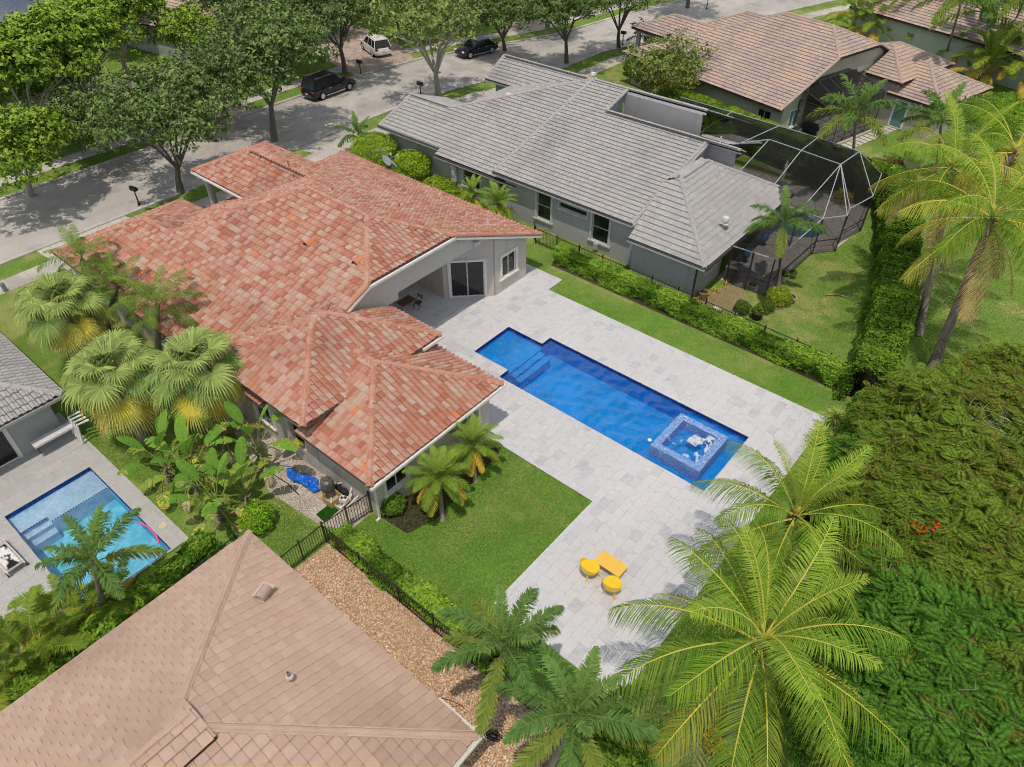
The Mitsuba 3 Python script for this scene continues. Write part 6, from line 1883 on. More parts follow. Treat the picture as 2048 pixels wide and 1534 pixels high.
P = {'t0': (-26.0, 45.6, 4.35), 't1': (-26.0, 50.6, 4.35), 't2': (-21.6, 50.4, 4.35), 't3': (-17.9, 50.2, 4.35), 't4': (-15.0, 50.0, 4.35), 't5': (-12.0, 49.6, 4.35),
     's2': (-21.6, 45.6, 4.35), 's3': (-18.6, 45.8, 4.35), 's3b': (-17.4, 47.6, 4.35), 's4': (-15.0, 47.3, 4.35), 's5': (-12.2, 46.9, 4.35),
     'e3': (-17.9, 43.7, zc), 'e4': (-15.2, 43.2, zc), 'e5': (-12.7, 42.9, zc), 'x1': (-10.4, 45.2, zc), 'x2': (-9.9, 47.8, zc), 'x3': (-10.6, 51.4, zc), 'n2': (-15, 51.8, zc), 'n3': (-21.6, 52.0, zc),
     'k1': (-11.2, 42.9, zc), 'k2': (-10.2, 44.2, zc), 'f1': (-13.9, 36.4, zc), 'f2': (-11.4, 36.6, zc)}
for k in list(P):
    if P[k][2] == zc:
        P[k + 'g'] = (P[k][0], P[k][1], .03)
panels = [('t0', 't1', 't2', 's2'), ('s2', 't2', 't3', 's3'), ('s3', 't3', 't4', 's4', 's3b'), ('s4', 't4', 't5', 's5'), ('s3b', 's4', 'e4', 'e3'), ('s4', 's5', 'e5', 'e4'), ('s5', 'k1', 'e5'), ('s5', 'k2', 'k1'), ('s5', 'x1', 'k2'), ('s5', 't5', 'x2', 'x1'), ('t5', 'x3', 'x2'),
          ('t5', 't4', 'n2', 'x3'), ('t4', 't3', 't2', 'n3', 'n2'), ('e4', 'e5', 'k1', 'f2', 'f1'), ('k1', 'k2', 'k2g', 'k1g'), ('f2', 'k1', 'k1g', 'f2g'), ('f1', 'f2', 'f2g', 'f1g'), ('k2', 'x1', 'x1g', 'k2g'), ('x1', 'x2', 'x2g', 'x1g'), ('x2', 'x3', 'x3g', 'x2g'), ('x3', 'n2', 'n2g', 'x3g'), ('n2', 'n3', 'n3g', 'n2g')]
wb = [('t1', 't2'), ('t2', 't3'), ('t3', 't4'), ('t4', 't5'), ('s2', 't2'), ('s3', 't3'), ('s3b', 's4'), ('s4', 's5'), ('s4', 't4'), ('s5', 't5'), ('s3b', 'e3'), ('s4', 'e4'), ('s5', 'e5'), ('s5', 'k1'), ('s5', 'k2'), ('s5', 'x1'), ('t5', 'x2'), ('t5', 'x3'), ('e4', 'e5'), ('e5', 'k1'), ('k1', 'k2'), ('k2', 'x1'), ('x1', 'x2'), ('x2', 'x3'), ('f2', 'k1'), ('f1', 'f2'), ('s3', 's3b')]
t = cage('pool_cage', 'dark screened pool cage with pale ribs behind the grey roof', P, panels, wb, (.36, .40, .44), .052)
for k in ('e5', 'k1', 'k2', 'x1', 'x2', 'x3', 'f2', 'f1', 'n2'):
    m = MB(); m.bar(P[k], P[k + 'g'], .07, .07, DB); part(t, 'post', m, 'paint', col=True)
for a, b in (('f1', 'f2'), ('f2', 'k1'), ('k1', 'k2'), ('x1', 'x2')):
    for z in (.95,):
        m = MB(); m.bar((*P[a][:2], z), (*P[b][:2], z), .05, .05, DB); part(t, 'frame_bar', m, 'paint', col=True)
m = MB(); m.bar(((P['f1'][0] + P['f2'][0]) / 2, 36.5, .03), ((P['f1'][0] + P['f2'][0]) / 2, 36.5, zc), .09, .09, DB); part(t, 'post', m, 'paint', col=True)
struct('cage_deck', sheet(Polygon([(-14.5, 36.5), (-11.5, 36.7), (-11.3, 42.9), (-10.3, 44.2), (-10.0, 47.8), (-10.7, 51.3), (-26, 51.8), (-26, 44), (-15, 44)]), .022), 'concrete')
t = thing('cage_pool', 'small green-blue pool seen through the cage of the grey house', 'pool')
m = MB(); m.prism(Polygon([(-14.6 + 1.9 * math.cos(a) * 1.3 + .4, 45.8 + 1.7 * math.sin(a)) for a in np.linspace(0, 2 * np.pi, 24)[:-1]]), .03, .05, (.03, .16, .17)); put(t, m, 'gloss', col=True)
t = thing('pool_lift', 'white folding pool umbrella on a blue base inside the cage', 'umbrella')
m = MB(); b = (-16.81, 50.63, 0.00); m.tube([b, (b[0], b[1], 1.6)], [.05, .12], 8, (.75, .75, .74)); m.tube([(b[0], b[1], 1.6), (b[0], b[1], 2.0)], [.12, .02], 8, (.75, .75, .74)); m.box((b[0], b[1], .12), (.7, .7, .2), .3, (.06, .16, .22)); put(t, m, 'matte', col=True)

# screened terrace of the brown house
def XQ(s, d, z):
    """s along the gable wall from its near corner, d out from it"""
    return tuple(np.array(XB((-23.6 + d, 28.4 - s, 0))) * [1, 1, 0] + [0, 0, z])
Q = {}
for i, s in enumerate((1.9, 3.3, 4.7, 6.1, 7.6, 9.0)):
    Q['g%d' % i], Q['m%d' % i], Q['t%d' % i], Q['r%d' % i] = XQ(s, 3.0, .03), XQ(s, 3.0, 1.0), XQ(s, 3.0, 3.1), XQ(s, .1, 4.4 if 0 < i < 5 else 3.9)
pan, bm = [], []
for i in range(5):
    pan += [('g%d' % i, 'g%d' % (i + 1), 't%d' % (i + 1), 't%d' % i), ('t%d' % i, 't%d' % (i + 1), 'r%d' % (i + 1), 'r%d' % i)]
    bm += [('t%d' % i, 't%d' % (i + 1)), ('m%d' % i, 'm%d' % (i + 1)), ('g%d' % i, 'g%d' % (i + 1)), ('r%d' % i, 'r%d' % (i + 1))]
Q['wg'], Q['wt'] = XQ(1.9, .05, .03), XQ(1.9, .05, 3.1)
pan += [('g0', 't0', 'r0', 'wt', 'wg')]
for i in range(6):
    bm += [('g%d' % i, 't%d' % i), ('t%d' % i, 'r%d' % i)]
bm += [('wg', 'wt'), ('wt', 't0')]
cage('screen_room', 'bronze framed screen room on the gable side of the brown house', Q, pan, bm, (.05, .04, .035), .07)
p = [XQ(1.7, 3.3, 0), XQ(9.2, 3.3, 0), XQ(9.2, -5, 0), XQ(1.7, -5, 0)]
struct('terrace_floor', sheet(Polygon(P2(p)), .022), (.42, .41, .39))
for i in range(14):
    for j in range(2):
        c = XQ(2.2 + i * .62, 3.7 + j * .5, .03)
        m = MB(); m.box(c, (.46, .46, .04), ang, (.56, .54, .50)); part('terrace_floor', 'stepping_slab', m, 'matte', col=True)
t = thing('grill', 'black covered grill standing in the screen room', 'grill')
m = MB(); c = XQ(3.0, .9, 0); m.box((c[0], c[1], .85), (1.3, .6, .35), ang, (.03, .03, .03)); m.box((c[0], c[1], 1.1), (1.1, .5, .25), ang, (.03, .03, .03)); m.box((c[0], c[1], .4), (1.2, .5, .06), ang, (.05, .05, .05))
for sx in (-.5, .5):
    m.box((c[0] + sx, c[1] - sx * .2, .4), (.06, .45, .8), ang, (.05, .05, .05))
put(t, m, 'matte', col=True)
t = thing('log', 'short piece of timber lying on the paving by the screen room', 'log')
m = MB(); b = np.array((-16.02, 59.81, 0.10)); m.tube([b, b + [1.1, .15, 0]], [.12, .10], 8, (.32, .24, .17)); put(t, m, 'matte', col=True)
# small screen enclosure at the top right
Z0, Z1 = (-17.04, 87.64, 0.00), (-15.64, 99.43, 0.00)
Pq = {'a': (Z0[0], Z0[1], 0), 'b': (Z0[0] + 8, Z0[1] - 2.4, 0), 'a1': (Z0[0], Z0[1], 3), 'b1': (Z0[0] + 8, Z0[1] - 2.4, 3), 'c1': (Z0[0] + 1.2, Z0[1] + 5, 4.2), 'd1': (Z0[0] + 9.2, Z0[1] + 2.6, 4.2), 'm': (Z0[0] + 4, Z0[1] - 1.2, 0), 'm1': (Z0[0] + 4, Z0[1] - 1.2, 3), 'm2': (Z0[0] + 5.2, Z0[1] + 3.8, 4.2)}
cage('pool_cage', 'screen enclosure with white ribs at the top right, behind thin palm trunks', Pq, [('a', 'm', 'm1', 'a1'), ('m', 'b', 'b1', 'm1'), ('a1', 'm1', 'm2', 'c1'), ('m1', 'b1', 'd1', 'm2')], [('a', 'a1'), ('b', 'b1'), ('a1', 'b1'), ('m', 'm1'), ('a1', 'c1'), ('b1', 'd1'), ('m1', 'm2'), ('c1', 'd1')], (.6, .62, .63), .1)

# ================================================================ YELLOW FURNITURE
YL, YL2 = (.80, .56, .025), (.78, .50, .09)


def patio_chair(label, p, rz):
    t = thing('patio_chair', label, 'chair', 'yellow chairs on the patio')
    M = mat((*p[:2], .048), rz, 1.12)
    # one moulded shell: round seat rising into a low wrap-around back
    n, k = 21, 9
    a = np.linspace(-1.75, 1.75, n)
    V = []
    for j, u in enumerate(np.linspace(0, 1, k)):
        R = .05 + .27 * min(u / .6, 1) + .035 * max(0, (u - .6) / .4)
        z = .42 + .012 * math.cos(u * 3) + (max(0, (u - .55) / .45) ** 1.2) * (.33 - .27 * (np.abs(a) / 1.75) ** 2.2)
        V.append(np.stack([-np.cos(a) * R * 1.02, np.sin(a) * R * 1.02, np.broadcast_to(z, a.shape)], 1))
    V = np.concatenate(V)
    i, j = np.meshgrid(np.arange(k - 1), np.arange(n - 1), indexing='ij')
    f = np.stack([i * n + j, i * n + j + 1, (i + 1) * n + j + 1, (i + 1) * n + j], -1).reshape(-1, 4)
    m = MB(); m.add(V, f, YL); m.add(V - [0, 0, .022], f[:, ::-1], YL)
    th = np.linspace(0, 2 * np.pi, 20)[:-1]
    m.prism(Polygon([(.30 * math.cos(x) + (.05 if math.cos(x) > 0 else 0), .30 * math.sin(x)) for x in th]), .395, .425, YL)
    part(t, 'seat_shell', m.xf(M), 'paint', smooth=False, col=True)
    for x, y in ((.22, .2), (.22, -.2), (-.2, .18), (-.2, -.18)):
        m = MB(); m.tube([(x * .8, y * .8, .41), (x, y, .22), (x * 1.3, y * 1.3, 0)], [.03, .024, .014], 7, YL); part(t, 'leg', m.xf(M), 'paint', smooth=True, col=True)
    return t


patio_chair('yellow moulded chair left of the low table', (-8.21, 14.37, 0.00), 1.15)
patio_chair('yellow moulded chair below the low table', (-7.13, 14.31, 0.00), 1.75)
t = thing('patio_table', 'low rectangular pale yellow table between the patio chairs and the grass', 'table')
c = (-7.71, 15.09, 0.00); M = mat((c[0], c[1], .048), .0)
m = MB(); pg = sbox(-.56, -.30, .56, .30).buffer(.03); m.prism(pg, .375, .40, YL2); m.prism(sbox(-.535, -.275, .535, .275).buffer(.02).difference(sbox(-.50, -.24, .50, .24)), .31, .374, YL2); part(t, 'table_top', m.xf(M), 'paint', col=True)
for x in (-.52, .52):
    for y in (-.26, .26):
        m = MB(); m.tube([(x * .97, y * .97, .37), (x * 1.03, y * 1.05, 0)], [.035, .018], 6, YL2); part(t, 'leg', m.xf(M), 'paint', col=True)
# covered terrace: folding table and chair
t = thing('folding_table', 'small brown slatted folding table under the covered terrace', 'table')
c = np.array((-26.53, 22.03, 0.70)); WD, IR = (.16, .10, .06), (.03, .03, .03)
for i in range(7):
    m = MB(); m.box((c[0] - .28 + i * .095, c[1], .72), (.085, 1.0, .02), 0, WD); part(t, 'slat', m, 'matte', col=True)
for s in (-1, 1):
    m = MB()
    for e_ in (-1, 1):
        m.bar((c[0] + .28 * e_, c[1] + .4 * s, .05), (c[0] - .28 * e_, c[1] + .4 * s, .70), .02, .02, IR)
    part(t, 'leg', m, 'paint', col=True)
t = thing('folding_chair', 'brown slatted folding chair beside the small folding table', 'chair')
c = np.array((-26.19, 22.61, 0.40)); 
for i in range(5):
    m = MB(); m.box((c[0], c[1] - .16 + i * .08, .46), (.38, .07, .018), 0, WD); part(t, 'slat', m, 'matte', col=True)
for z in (.72, .84):
    m = MB(); m.box((c[0], c[1] + .23, z), (.38, .018, .07), 0, WD); part(t, 'back_slat', m, 'matte', col=True)
for s in (-1, 1):
    m = MB(); m.bar((c[0] + .19 * s, c[1] + .24, .9), (c[0] + .19 * s, c[1] - .22, .05), .02, .02, IR); m.bar((c[0] + .17 * s, c[1] + .25, .05), (c[0] + .17 * s, c[1] - .17, .46), .02, .02, IR); part(t, 'leg', m, 'paint', col=True)
t = thing('wall_lamp', 'small white flood lamp under the peak of the gable', 'lamp')
m = MB(); b = (-23.50, 24.77, 4.41); m.box(b, (.12, .3, .12), 0, (.6, .6, .6)); m.lathe([(.0, -.1), (.09, -.1), (.05, .08), (0, .08)], (b[0] + .12, b[1] - .12, b[2]), 8, (.7, .7, .7)); m.lathe([(.0, -.1), (.09, -.1), (.05, .08), (0, .08)], (b[0] + .12, b[1] + .12, b[2]), 8, (.7, .7, .7)); put(t, m, 'paint', col=True)

# ================================================================ GRAVEL YARD EQUIPMENT
t = thing('tarp', 'crumpled bright blue tarp lying on the white gravel', 'tarp')
out = [(-21.70, 10.00, 0.00), (-21.67, 10.22, -0.00), (-21.19, 10.24, -0.00), (-20.91, 10.44, 0.00), (-20.54, 10.51, 0.00), (-20.24, 10.58, 0.00), (-19.91, 10.37, 0.00), (-19.58, 10.31, 0.00), (-19.73, 9.96, 0.00), (-20.18, 9.95, 0.00), (-20.62, 9.88, 0.00), (-20.99, 9.76, 0.00), (-21.38, 9.81, -0.00)]
pg = Polygon(P2(out)); x0, y0, x1, y1 = pg.bounds
N = 44; X, Y = np.meshgrid(np.linspace(x0, x1, N), np.linspace(y0, y1, N), indexing='ij')
q = np.stack([X * 2.6, Y * 2.6, X * 0], -1)
Z = .05 + .34 * np.abs(meshkit.fbm(q, 3, 8) - .5) * 2 + .10 * meshkit.noise(q * 3, 4)
v = np.stack([X, Y, Z], -1).reshape(-1, 3); i, j = np.meshgrid(np.arange(N - 1), np.arange(N - 1), indexing='ij')
f = np.stack([i * N + j, (i + 1) * N + j, (i + 1) * N + j + 1, i * N + j + 1], -1).reshape(-1, 4)
ok = shapely.contains_xy(pg, v[f][:, :, 0].mean(1), v[f][:, :, 1].mean(1))
put(t, MB().add(v, f[ok], (.008, .13, .62)), 'paint', smooth=True, col=True)
GRY, PV = (.115, .11, .105), (.72, .72, .70)
t = thing('pool_filter', 'tall grey cylinder pool filter against the side wall', 'pool filter')
b = (-19.20, 10.41, 0.00)
m = MB(); m.lathe([(.27, 0), (.29, .1), (.29, .75), (.26, .9), (.14, .98), (.12, 1.05), (0, 1.06)], (b[0], b[1], .06), 18, GRY); part(t, 'tank', m, 'paint', smooth=40, col=False) if False else part(t, 'tank', m, 'paint', col=True)
m = MB(); m.lathe([(.30, .46), (.315, .48), (.315, .54), (.30, .56)], (b[0], b[1], .06), 18, (.05, .05, .05)); part(t, 'clamp', m, 'paint', col=True)
m = MB(); m.box((b[0], b[1], .03), (.9, .9, .06), 0, (.45, .38, .26)); part(t, 'pad', m, 'matte', col=True)
t = thing('pool_filter', 'smaller grey filter tank in front of the tall one', 'pool filter')
b = (-19.62, 10.61, 0.00); m = MB(); m.lathe([(.2, 0), (.22, .1), (.22, .5), (.17, .62), (.09, .68), (0, .69)], (b[0], b[1], .03), 16, (.14, .135, .13)); part(t, 'tank', m, 'paint', col=True)
m = MB(); m.box((b[0], b[1], .72), (.12, .12, .08), .3, (.55, .55, .53)); part(t, 'valve', m, 'paint', col=True)
t = thing('equipment_crate', 'open light wooden crate beside the pool filters', 'crate')
b = (-18.80, 10.27, 0.00); m = MB(); W_ = (.50, .39, .22)
for s in (-1, 1):
    m.box((b[0] + .3 * s, b[1], .22), (.03, .62, .4), 0, W_); m.box((b[0], b[1] + .3 * s, .22), (.57, .03, .4), 0, W_)
m.box((b[0], b[1], .03), (.57, .57, .03), 0, W_); put(t, m, 'matte', col=True)
t = thing('pool_pump', 'black pool pump with a strainer pot by the side wall', 'pump')
b = (-18.93, 10.82, 0.00); m = MB(); m.tube([(b[0] - .3, b[1], .22), (b[0] + .12, b[1], .22)], [.13, .13], 10, (.02, .02, .02)); part(t, 'motor', m, 'paint', smooth=40 and False, col=True)
m = MB(); m.lathe([(.14, 0), (.15, .3), (.10, .36), (0, .37)], (b[0] + .25, b[1], .05), 12, (.025, .025, .03)); part(t, 'strainer', m, 'paint', col=True)
t = thing('pool_valves', 'white plastic pool pipes and valves beside the gate', 'pipes')
b = np.array((-18.40, 10.72, 0.00))
for k, pts in enumerate(([(-.9, -.15, .12), (-.3, -.62, .12), (.25, -.5, .12)], [(.2, -.5, .12), (.3, -.2, .3), (.1, .2, .3)], [(-.2, .5, .5), (.05, .3, .6), (.1, .1, .3)], [(.35, -.3, .1), (.55, -.05, .45), (.5, .25, .45)], [(-.95, -.1, .12), (-.8, .2, .3), (-.5, .35, .5)])):
    m = MB(); m.tube([b + p for p in pts], .035, 7, PV); part(t, 'pipe', m, 'paint', smooth=True, col=True)
m = MB(); m.box(b + [.15, -.25, .38], (.34, .26, .2), .3, PV); m.box(b + [.1, -.3, .5], (.1, .1, .06), .3, (.03, .03, .03)); m.box(b + [.2, -.2, .5], (.1, .1, .06), .3, (.03, .03, .03)); part(t, 'heater_box', m, 'paint', col=True)
t = thing('hose_reel', 'round black hose reel on the wall corner by the gate', 'hose reel')
b = (-18.66, 11.42, 0.00); m = MB(); m.tube([(b[0] - .06, b[1], .35), (b[0] + .14, b[1], .35)], [.22, .22], 16, (.02, .02, .02)); m.tube([(b[0] + .14, b[1], .35), (b[0] + .15, b[1], .35)], [.1, .08], 12, (.07, .07, .07)); put(t, m, 'paint', col=True)
t = thing('turf_mat', 'dark green artificial turf mat by the gate', 'mat')
c = [(-18.78, 9.34, 0.00), (-18.79, 10.07, 0.00), (-18.25, 10.10, 0.00), (-18.17, 9.30, 0.00)]
m = MB(); m.prism(P2(c), .014, .05, (.02, .085, .012)); r = np.random.default_rng(3); n = 2500
x0, y0, x1, y1 = Polygon(P2(c)).bounds; pp = np.c_[r.uniform(x0, x1, n), r.uniform(y0, y1, n), np.full(n, .055)]; pp = pp[shapely.contains_xy(Polygon(P2(c)), pp[:, 0], pp[:, 1])]
k = leaf_cloud(r, pp, np.tile([0, 0, 1.0], (len(pp), 1)), .025, (.012, .065, .008), (.04, .14, .02), flop=.8).arr(); m.add(k[0], k[1], k[2]); put(t, m, 'matte', col=True)
t = thing('garden_hose', 'black hose curving over the gravel from the plants', 'hose')
m = MB(); m.tube([(-22.51, 9.48, 0.10), (-21.88, 9.54, 0.03), (-21.13, 9.61, 0.03), (-20.21, 9.53, 0.03)], .022, 6, (.02, .02, .02)); put(t, m, 'paint', smooth=True, col=True)
t = thing('garden_hose', 'black coiled cable on the pebbles by the corner of the tan roof', 'hose')
m = MB(); r = np.random.default_rng(9); b = np.array((-7.01, 7.29, 0.00)); a = np.linspace(0, 40, 160)
m.tube(np.stack([b[0] + .27 * np.cos(a) * (.7 + .3 * np.sin(a * .37)), b[1] + .2 * np.sin(a * 1.03) * (.7 + .3 * np.cos(a * .3)), .04 + .05 * r.random(160)], 1), .013, 5, (.015, .015, .018)); put(t, m, 'paint', col=True)
t = thing('garden_hose', 'thin black cable looping off the eave of the tan roof onto the pebbles', 'hose')
m = MB(); m.tube([(-8.41, 6.43, 2.30), (-8.43, 6.93, 1.20), (-8.47, 7.37, 0.04), (-8.27, 7.28, 0.03), (-8.38, 7.10, 0.03)], .014, 5, (.015, .015, .018)); put(t, m, 'paint', col=True)
# satellite dishes at the red house's rear eave
for lab, p, rz in (('satellite dish on the red roof edge, left of two', (-36.57, 30.27, 2.70), .5), ('satellite dish on the red roof edge, right of two', (-35.95, 30.38, 2.70), 1.1)):
    t = thing('satellite_dish', lab, 'satellite dish', 'satellite dishes on the rear eave')
    p = np.array([p[0], 30.1, 2.6]); m = MB(); m.tube([p - [0, 0, .3], p + [0, 0, .7]], .03, 6, (.3, .31, .32)); part(t, 'mast', m, 'paint', col=True)
    pr_ = np.array([[R_, .35 * R_ * R_] for R_ in np.linspace(0.001, .42, 6)]); d = MB().lathe(pr_, (0, 0, 0), 16, (.34, .36, .39)); A = rotz(rz) @ np.array([[math.cos(.9), 0, math.sin(.9)], [0, 1, 0], [-math.sin(.9), 0, math.cos(.9)]])
    d.xf(mat(p + [0, 0, .75], R=A)); part(t, 'dish', d, 'paint', col=True)
    m = MB(); o = p + [0, 0, .75]; e_ = o + A @ [-.15, 0, .62]; m.tube([o + A @ [-.38, 0, .05], e_], .015, 5, (.4, .4, .4)); m.box(e_, (.1, .1, .14), rz, (.6, .6, .6)); part(t, 'feed_arm', m, 'paint', col=True)
t = thing('wall_pipes', 'white plastic pipes and valves by the grey house wall', 'pipes')
b = np.array((-33.51, 32.55, 0.50))
for k in range(5):
    m = MB(); m.tube([b + [-.9 + k * .4, 0, -.3], b + [-.9 + k * .4, .05, .3 + .1 * (k % 2)], b + [-.6 + k * .4, .05, .35]], .05, 6, PV); part(t, 'pipe', m, 'paint', col=True)
# left neighbour's terrace
t = thing('white_bench', 'long white bench standing against the pale grey house wall', 'bench')
c = np.array((-31.08, 3.90, 0.75)); m = MB(); m.box((-31.1, c[1] + .35, .80), (.5, 1.95, .10), 0, (.62, .64, .68)); m.box((-31.38, c[1] + .35, .62), (.06, 1.95, .30), 0, (.40, .42, .45)); part(t, 'seat', m, 'paint', col=True)
for y in (-.5, 1.2):
    m = MB(); m.bar((-31.0, c[1] + y, .04), (-31.1, c[1] + y, .76), .03, .03, (.06, .06, .06)); m.bar((-31.35, c[1] + y, .04), (-31.2, c[1] + y, .76), .03, .03, (.06, .06, .06)); part(t, 'leg', m, 'paint', col=True)
t = thing('white_pipes', 'white pool pipes behind the corner of the pale grey house', 'pipes')
for k in range(4):
    m = MB(); m.tube([(-31.2 + .28 * k, 4.95, .2), (-31.2 + .28 * k, 5.1, 1.2), (-31.0 + .28 * k, 5.6, 1.3)], .06, 7, PV); part(t, 'pipe', m, 'paint', smooth=True, col=True)
t = thing('sun_lounger', 'sun lounger with a black and white throw at the left edge, by the turquoise pool', 'lounger')
c = np.array((-26.19, -0.05, 0.30)); M = mat((c[0], c[1], .03), .05)
m = MB()
for s in (-.33, .33):
    m.bar((-1.1, s, .3), (.75, s, .3), .06, .05, (.55, .53, .52))
m.box((-.2, 0, .32), (1.8, .62, .05), 0, (.42, .40, .39)); part(t, 'frame', m.xf(M), 'paint', col=True)
for x in (-.9, .65):
    for s in (-.36, .36):
        m = MB(); m.box((x, s, .16), (.06, .06, .30), 0, (.05, .045, .045)); part(t, 'leg', m.xf(M), 'paint', col=True)
r = np.random.default_rng(6); N = 22; X, Y = np.meshgrid(np.linspace(-.7, .62, N), np.linspace(-.26, .26, N), indexing='ij')
Z = .37 + .05 * meshkit.noise(np.stack([X * 6, Y * 6, X * 0], -1)); v = np.stack([X, Y, Z], -1).reshape(-1, 3); i, j = np.meshgrid(np.arange(N - 1), np.arange(N - 1), indexing='ij')
f = np.stack([i * N + j, (i + 1) * N + j, (i + 1) * N + j + 1, i * N + j + 1], -1).reshape(-1, 4); g = meshkit.fbm(np.stack([X * 4, Y * 4, X * 0 + 3], -1), 3, 2).reshape(-1)
part(t, 'throw', MB().add(v, f, np.where(g[:, None] > .48, .72, .03) * np.ones(3)).xf(M), 'matte', col=True)
t = thing('skimmer_cover', 'round cream skimmer lid in the grey paving by the turquoise pool', 'lid')
b = (-23.22, 4.85, 0.00); m = MB(); m.lathe([(0, .012), (.16, .012), (.165, 0)], (b[0], b[1], .049), 18, (.62, .56, .42)); put(t, m, 'matte', col=True)

# ================================================================ GREY HOUSE REAR YARD
t = thing('rubbish_bin', 'grey wheeled bin beside the screen door of the grey house', 'bin')
b = (-13.76, 36.93, 0.00); m = MB(); m.box((b[0], b[1], .5), (.62, .7, .95), .1, (.20, .21, .215), 1.12); m.box((b[0], b[1], 1.02), (.75, .82, .09), .1, (.30, .31, .32)); part(t, 'body', m, 'paint', col=True)
for s in (-.28, .28):
    m = MB(); m.tube([(b[0] + s - .03, b[1] + .36, .1), (b[0] + s + .03, b[1] + .36, .1)], .1, 10, (.02, .02, .02)); part(t, 'wheel', m, 'matte', col=True)


def pot(label, p, R, h, col, plant=None):
    t = thing('plant_pot', label, 'pot')
    m = MB(); m.lathe([(R * .6, 0), (R * .95, h * .85), (R * 1.08, h * .9), (R * 1.08, h), (R * .92, h), (R * .9, h * .82), (0, h * .82)], (p[0], p[1], 0.01), 16, col); put(num(t + '__bowl'), m, 'matte', smooth=False, col=True)
    m = MB(); m.lathe([(R * .9, h * .84), (0, h * .86)], (p[0], p[1], .01), 12, (.06, .045, .035)); part(t, 'soil', m, 'matte', col=True)
    if plant:
        r = np.random.default_rng(int(abs(p[0] * 100))); d = rand_dirs(r, 260, 0); k = leaf_cloud(r, d * R * 1.05 * r.random((260, 1)) ** .4 + [p[0], p[1], h], d, .06, *plant); part(t, 'plant', k, 'leaf', col=True, kind='stuff')


pot('wide pink stone bowl on a foot on the grey house lawn', (-10.12, 36.96, 0.00), .38, .42, (.50, .36, .31))
pot('dark pot with clipped green plant on the grey house lawn', (-10.82, 34.26, 0.00), .36, .5, (.06, .05, .045), ((.06, .10, .02), (.16, .22, .04)))
pot('white pot by the screen wall of the grey house', (-11.27, 38.87, 0.00), .26, .42, (.66, .65, .62), ((.05, .09, .02), (.12, .2, .04)))
pot('low white pot at the foot of the screen wall', (-12.37, 36.83, 0.00), .24, .3, (.60, .60, .58), ((.05, .09, .02), (.12, .2, .04)))
pot('terracotta pot by the grey house wall', (-14.12, 34.07, 0.00), .28, .5, (.42, .26, .19))
pot('brown pot behind the white pot by the screen wall', (-11.01, 39.52, 0.00), .22, .34, (.34, .2, .14), ((.05, .09, .02), (.12, .2, .04)))
t = thing('white_stones', 'white stones scattered at the rear corner of the grey house', 'stones')
r = np.random.default_rng(14)
for i in range(16):
    b = np.array((-13.34, 33.23, 0.00)) + [r.uniform(-1.5, 2.2), r.uniform(-.9, .7), .05]
    s = trimesh.creation.icosphere(1, r.uniform(.08, .2)); s.vertices *= [1, r.uniform(.6, 1), .55]; s.vertices += r.normal(0, .012, s.vertices.shape) + b
    m = MB(); m.mesh(s, np.array((.6, .58, .54)) * r.uniform(.75, 1.1)); part(t, 'stone', m, 'matte', col=True)
t = thing('palm_frond', 'fallen dry palm frond lying across the grass beside the ficus hedge', 'frond')
m = MB(); m.tube([(-8.78, 38.91, 0.06), (-8.19, 39.46, 0.10), (-7.34, 39.60, 0.05)], [.05, .05, .02], 5, (.42, .30, .17)); put(t, m, 'matte', col=True)
struct('soil_patch', sheet(Polygon(P2([(-14.20, 33.02, 0.00), (-13.32, 36.59, 0.00), (-12.14, 35.53, 0.00), (-12.32, 32.82, 0.00), (-13.30, 32.00, 0.00)])).buffer(.3), .009), 'soil')
for i, (lab, p) in enumerate((('blue glazed ball inside the screened corner', (-14.06, 39.30, 0.60)), ('second blue glazed ball inside the screened corner', (-14.07, 41.91, 0.60)))):
    t = thing('garden_ball', lab, 'ornament'); m = MB(); m.lathe([(0.001, -.28), (.2, -.2), (.28, 0), (.2, .2), (0.001, .28)], p, 14, (.06, .16, .42)); m.tube([(p[0], p[1], .03), (p[0], p[1], p[2] - .25)], [.14, .07], 8, (.1, .1, .1)); put(t, m, 'gloss', col=True)

# ================================================================ STREET FURNITURE
def mailbox(label, p, rz=0.0, s=1.0):
    t = thing('mailbox', label, 'mailbox', 'black mailboxes along the street')
    M = mat((p[0], p[1], 0), rz, s)
    m = MB(); m.tube([(0, 0, 0), (0, 0, 1.15)], [.055, .045], 8, BLACK); m.lathe([(.11, 0), (.11, .12), (.06, .16)], (0, 0, 0), 8, BLACK); part(t, 'post', m.xf(M), 'paint', col=True)
    m = MB(); th = np.linspace(0, math.pi, 9); a = np.c_[np.full(9, -.28), np.cos(th) * .13, 1.30 + np.sin(th) * .13]; a = np.vstack([[[-.28, .13, 1.15]], a, [[-.28, -.13, 1.15]]])
    b = a * [-1, 1, 1]; k = len(a); i = np.arange(k - 1); m.add(np.vstack([a, b]), np.stack([i, i + 1, i + 1 + k, i + k], 1), BLACK); m.poly(a, BLACK); m.poly(b, BLACK); m.box((0, 0, 1.15), (.6, .28, .03), 0, BLACK); part(t, 'box', m.xf(M), 'paint', col=True)


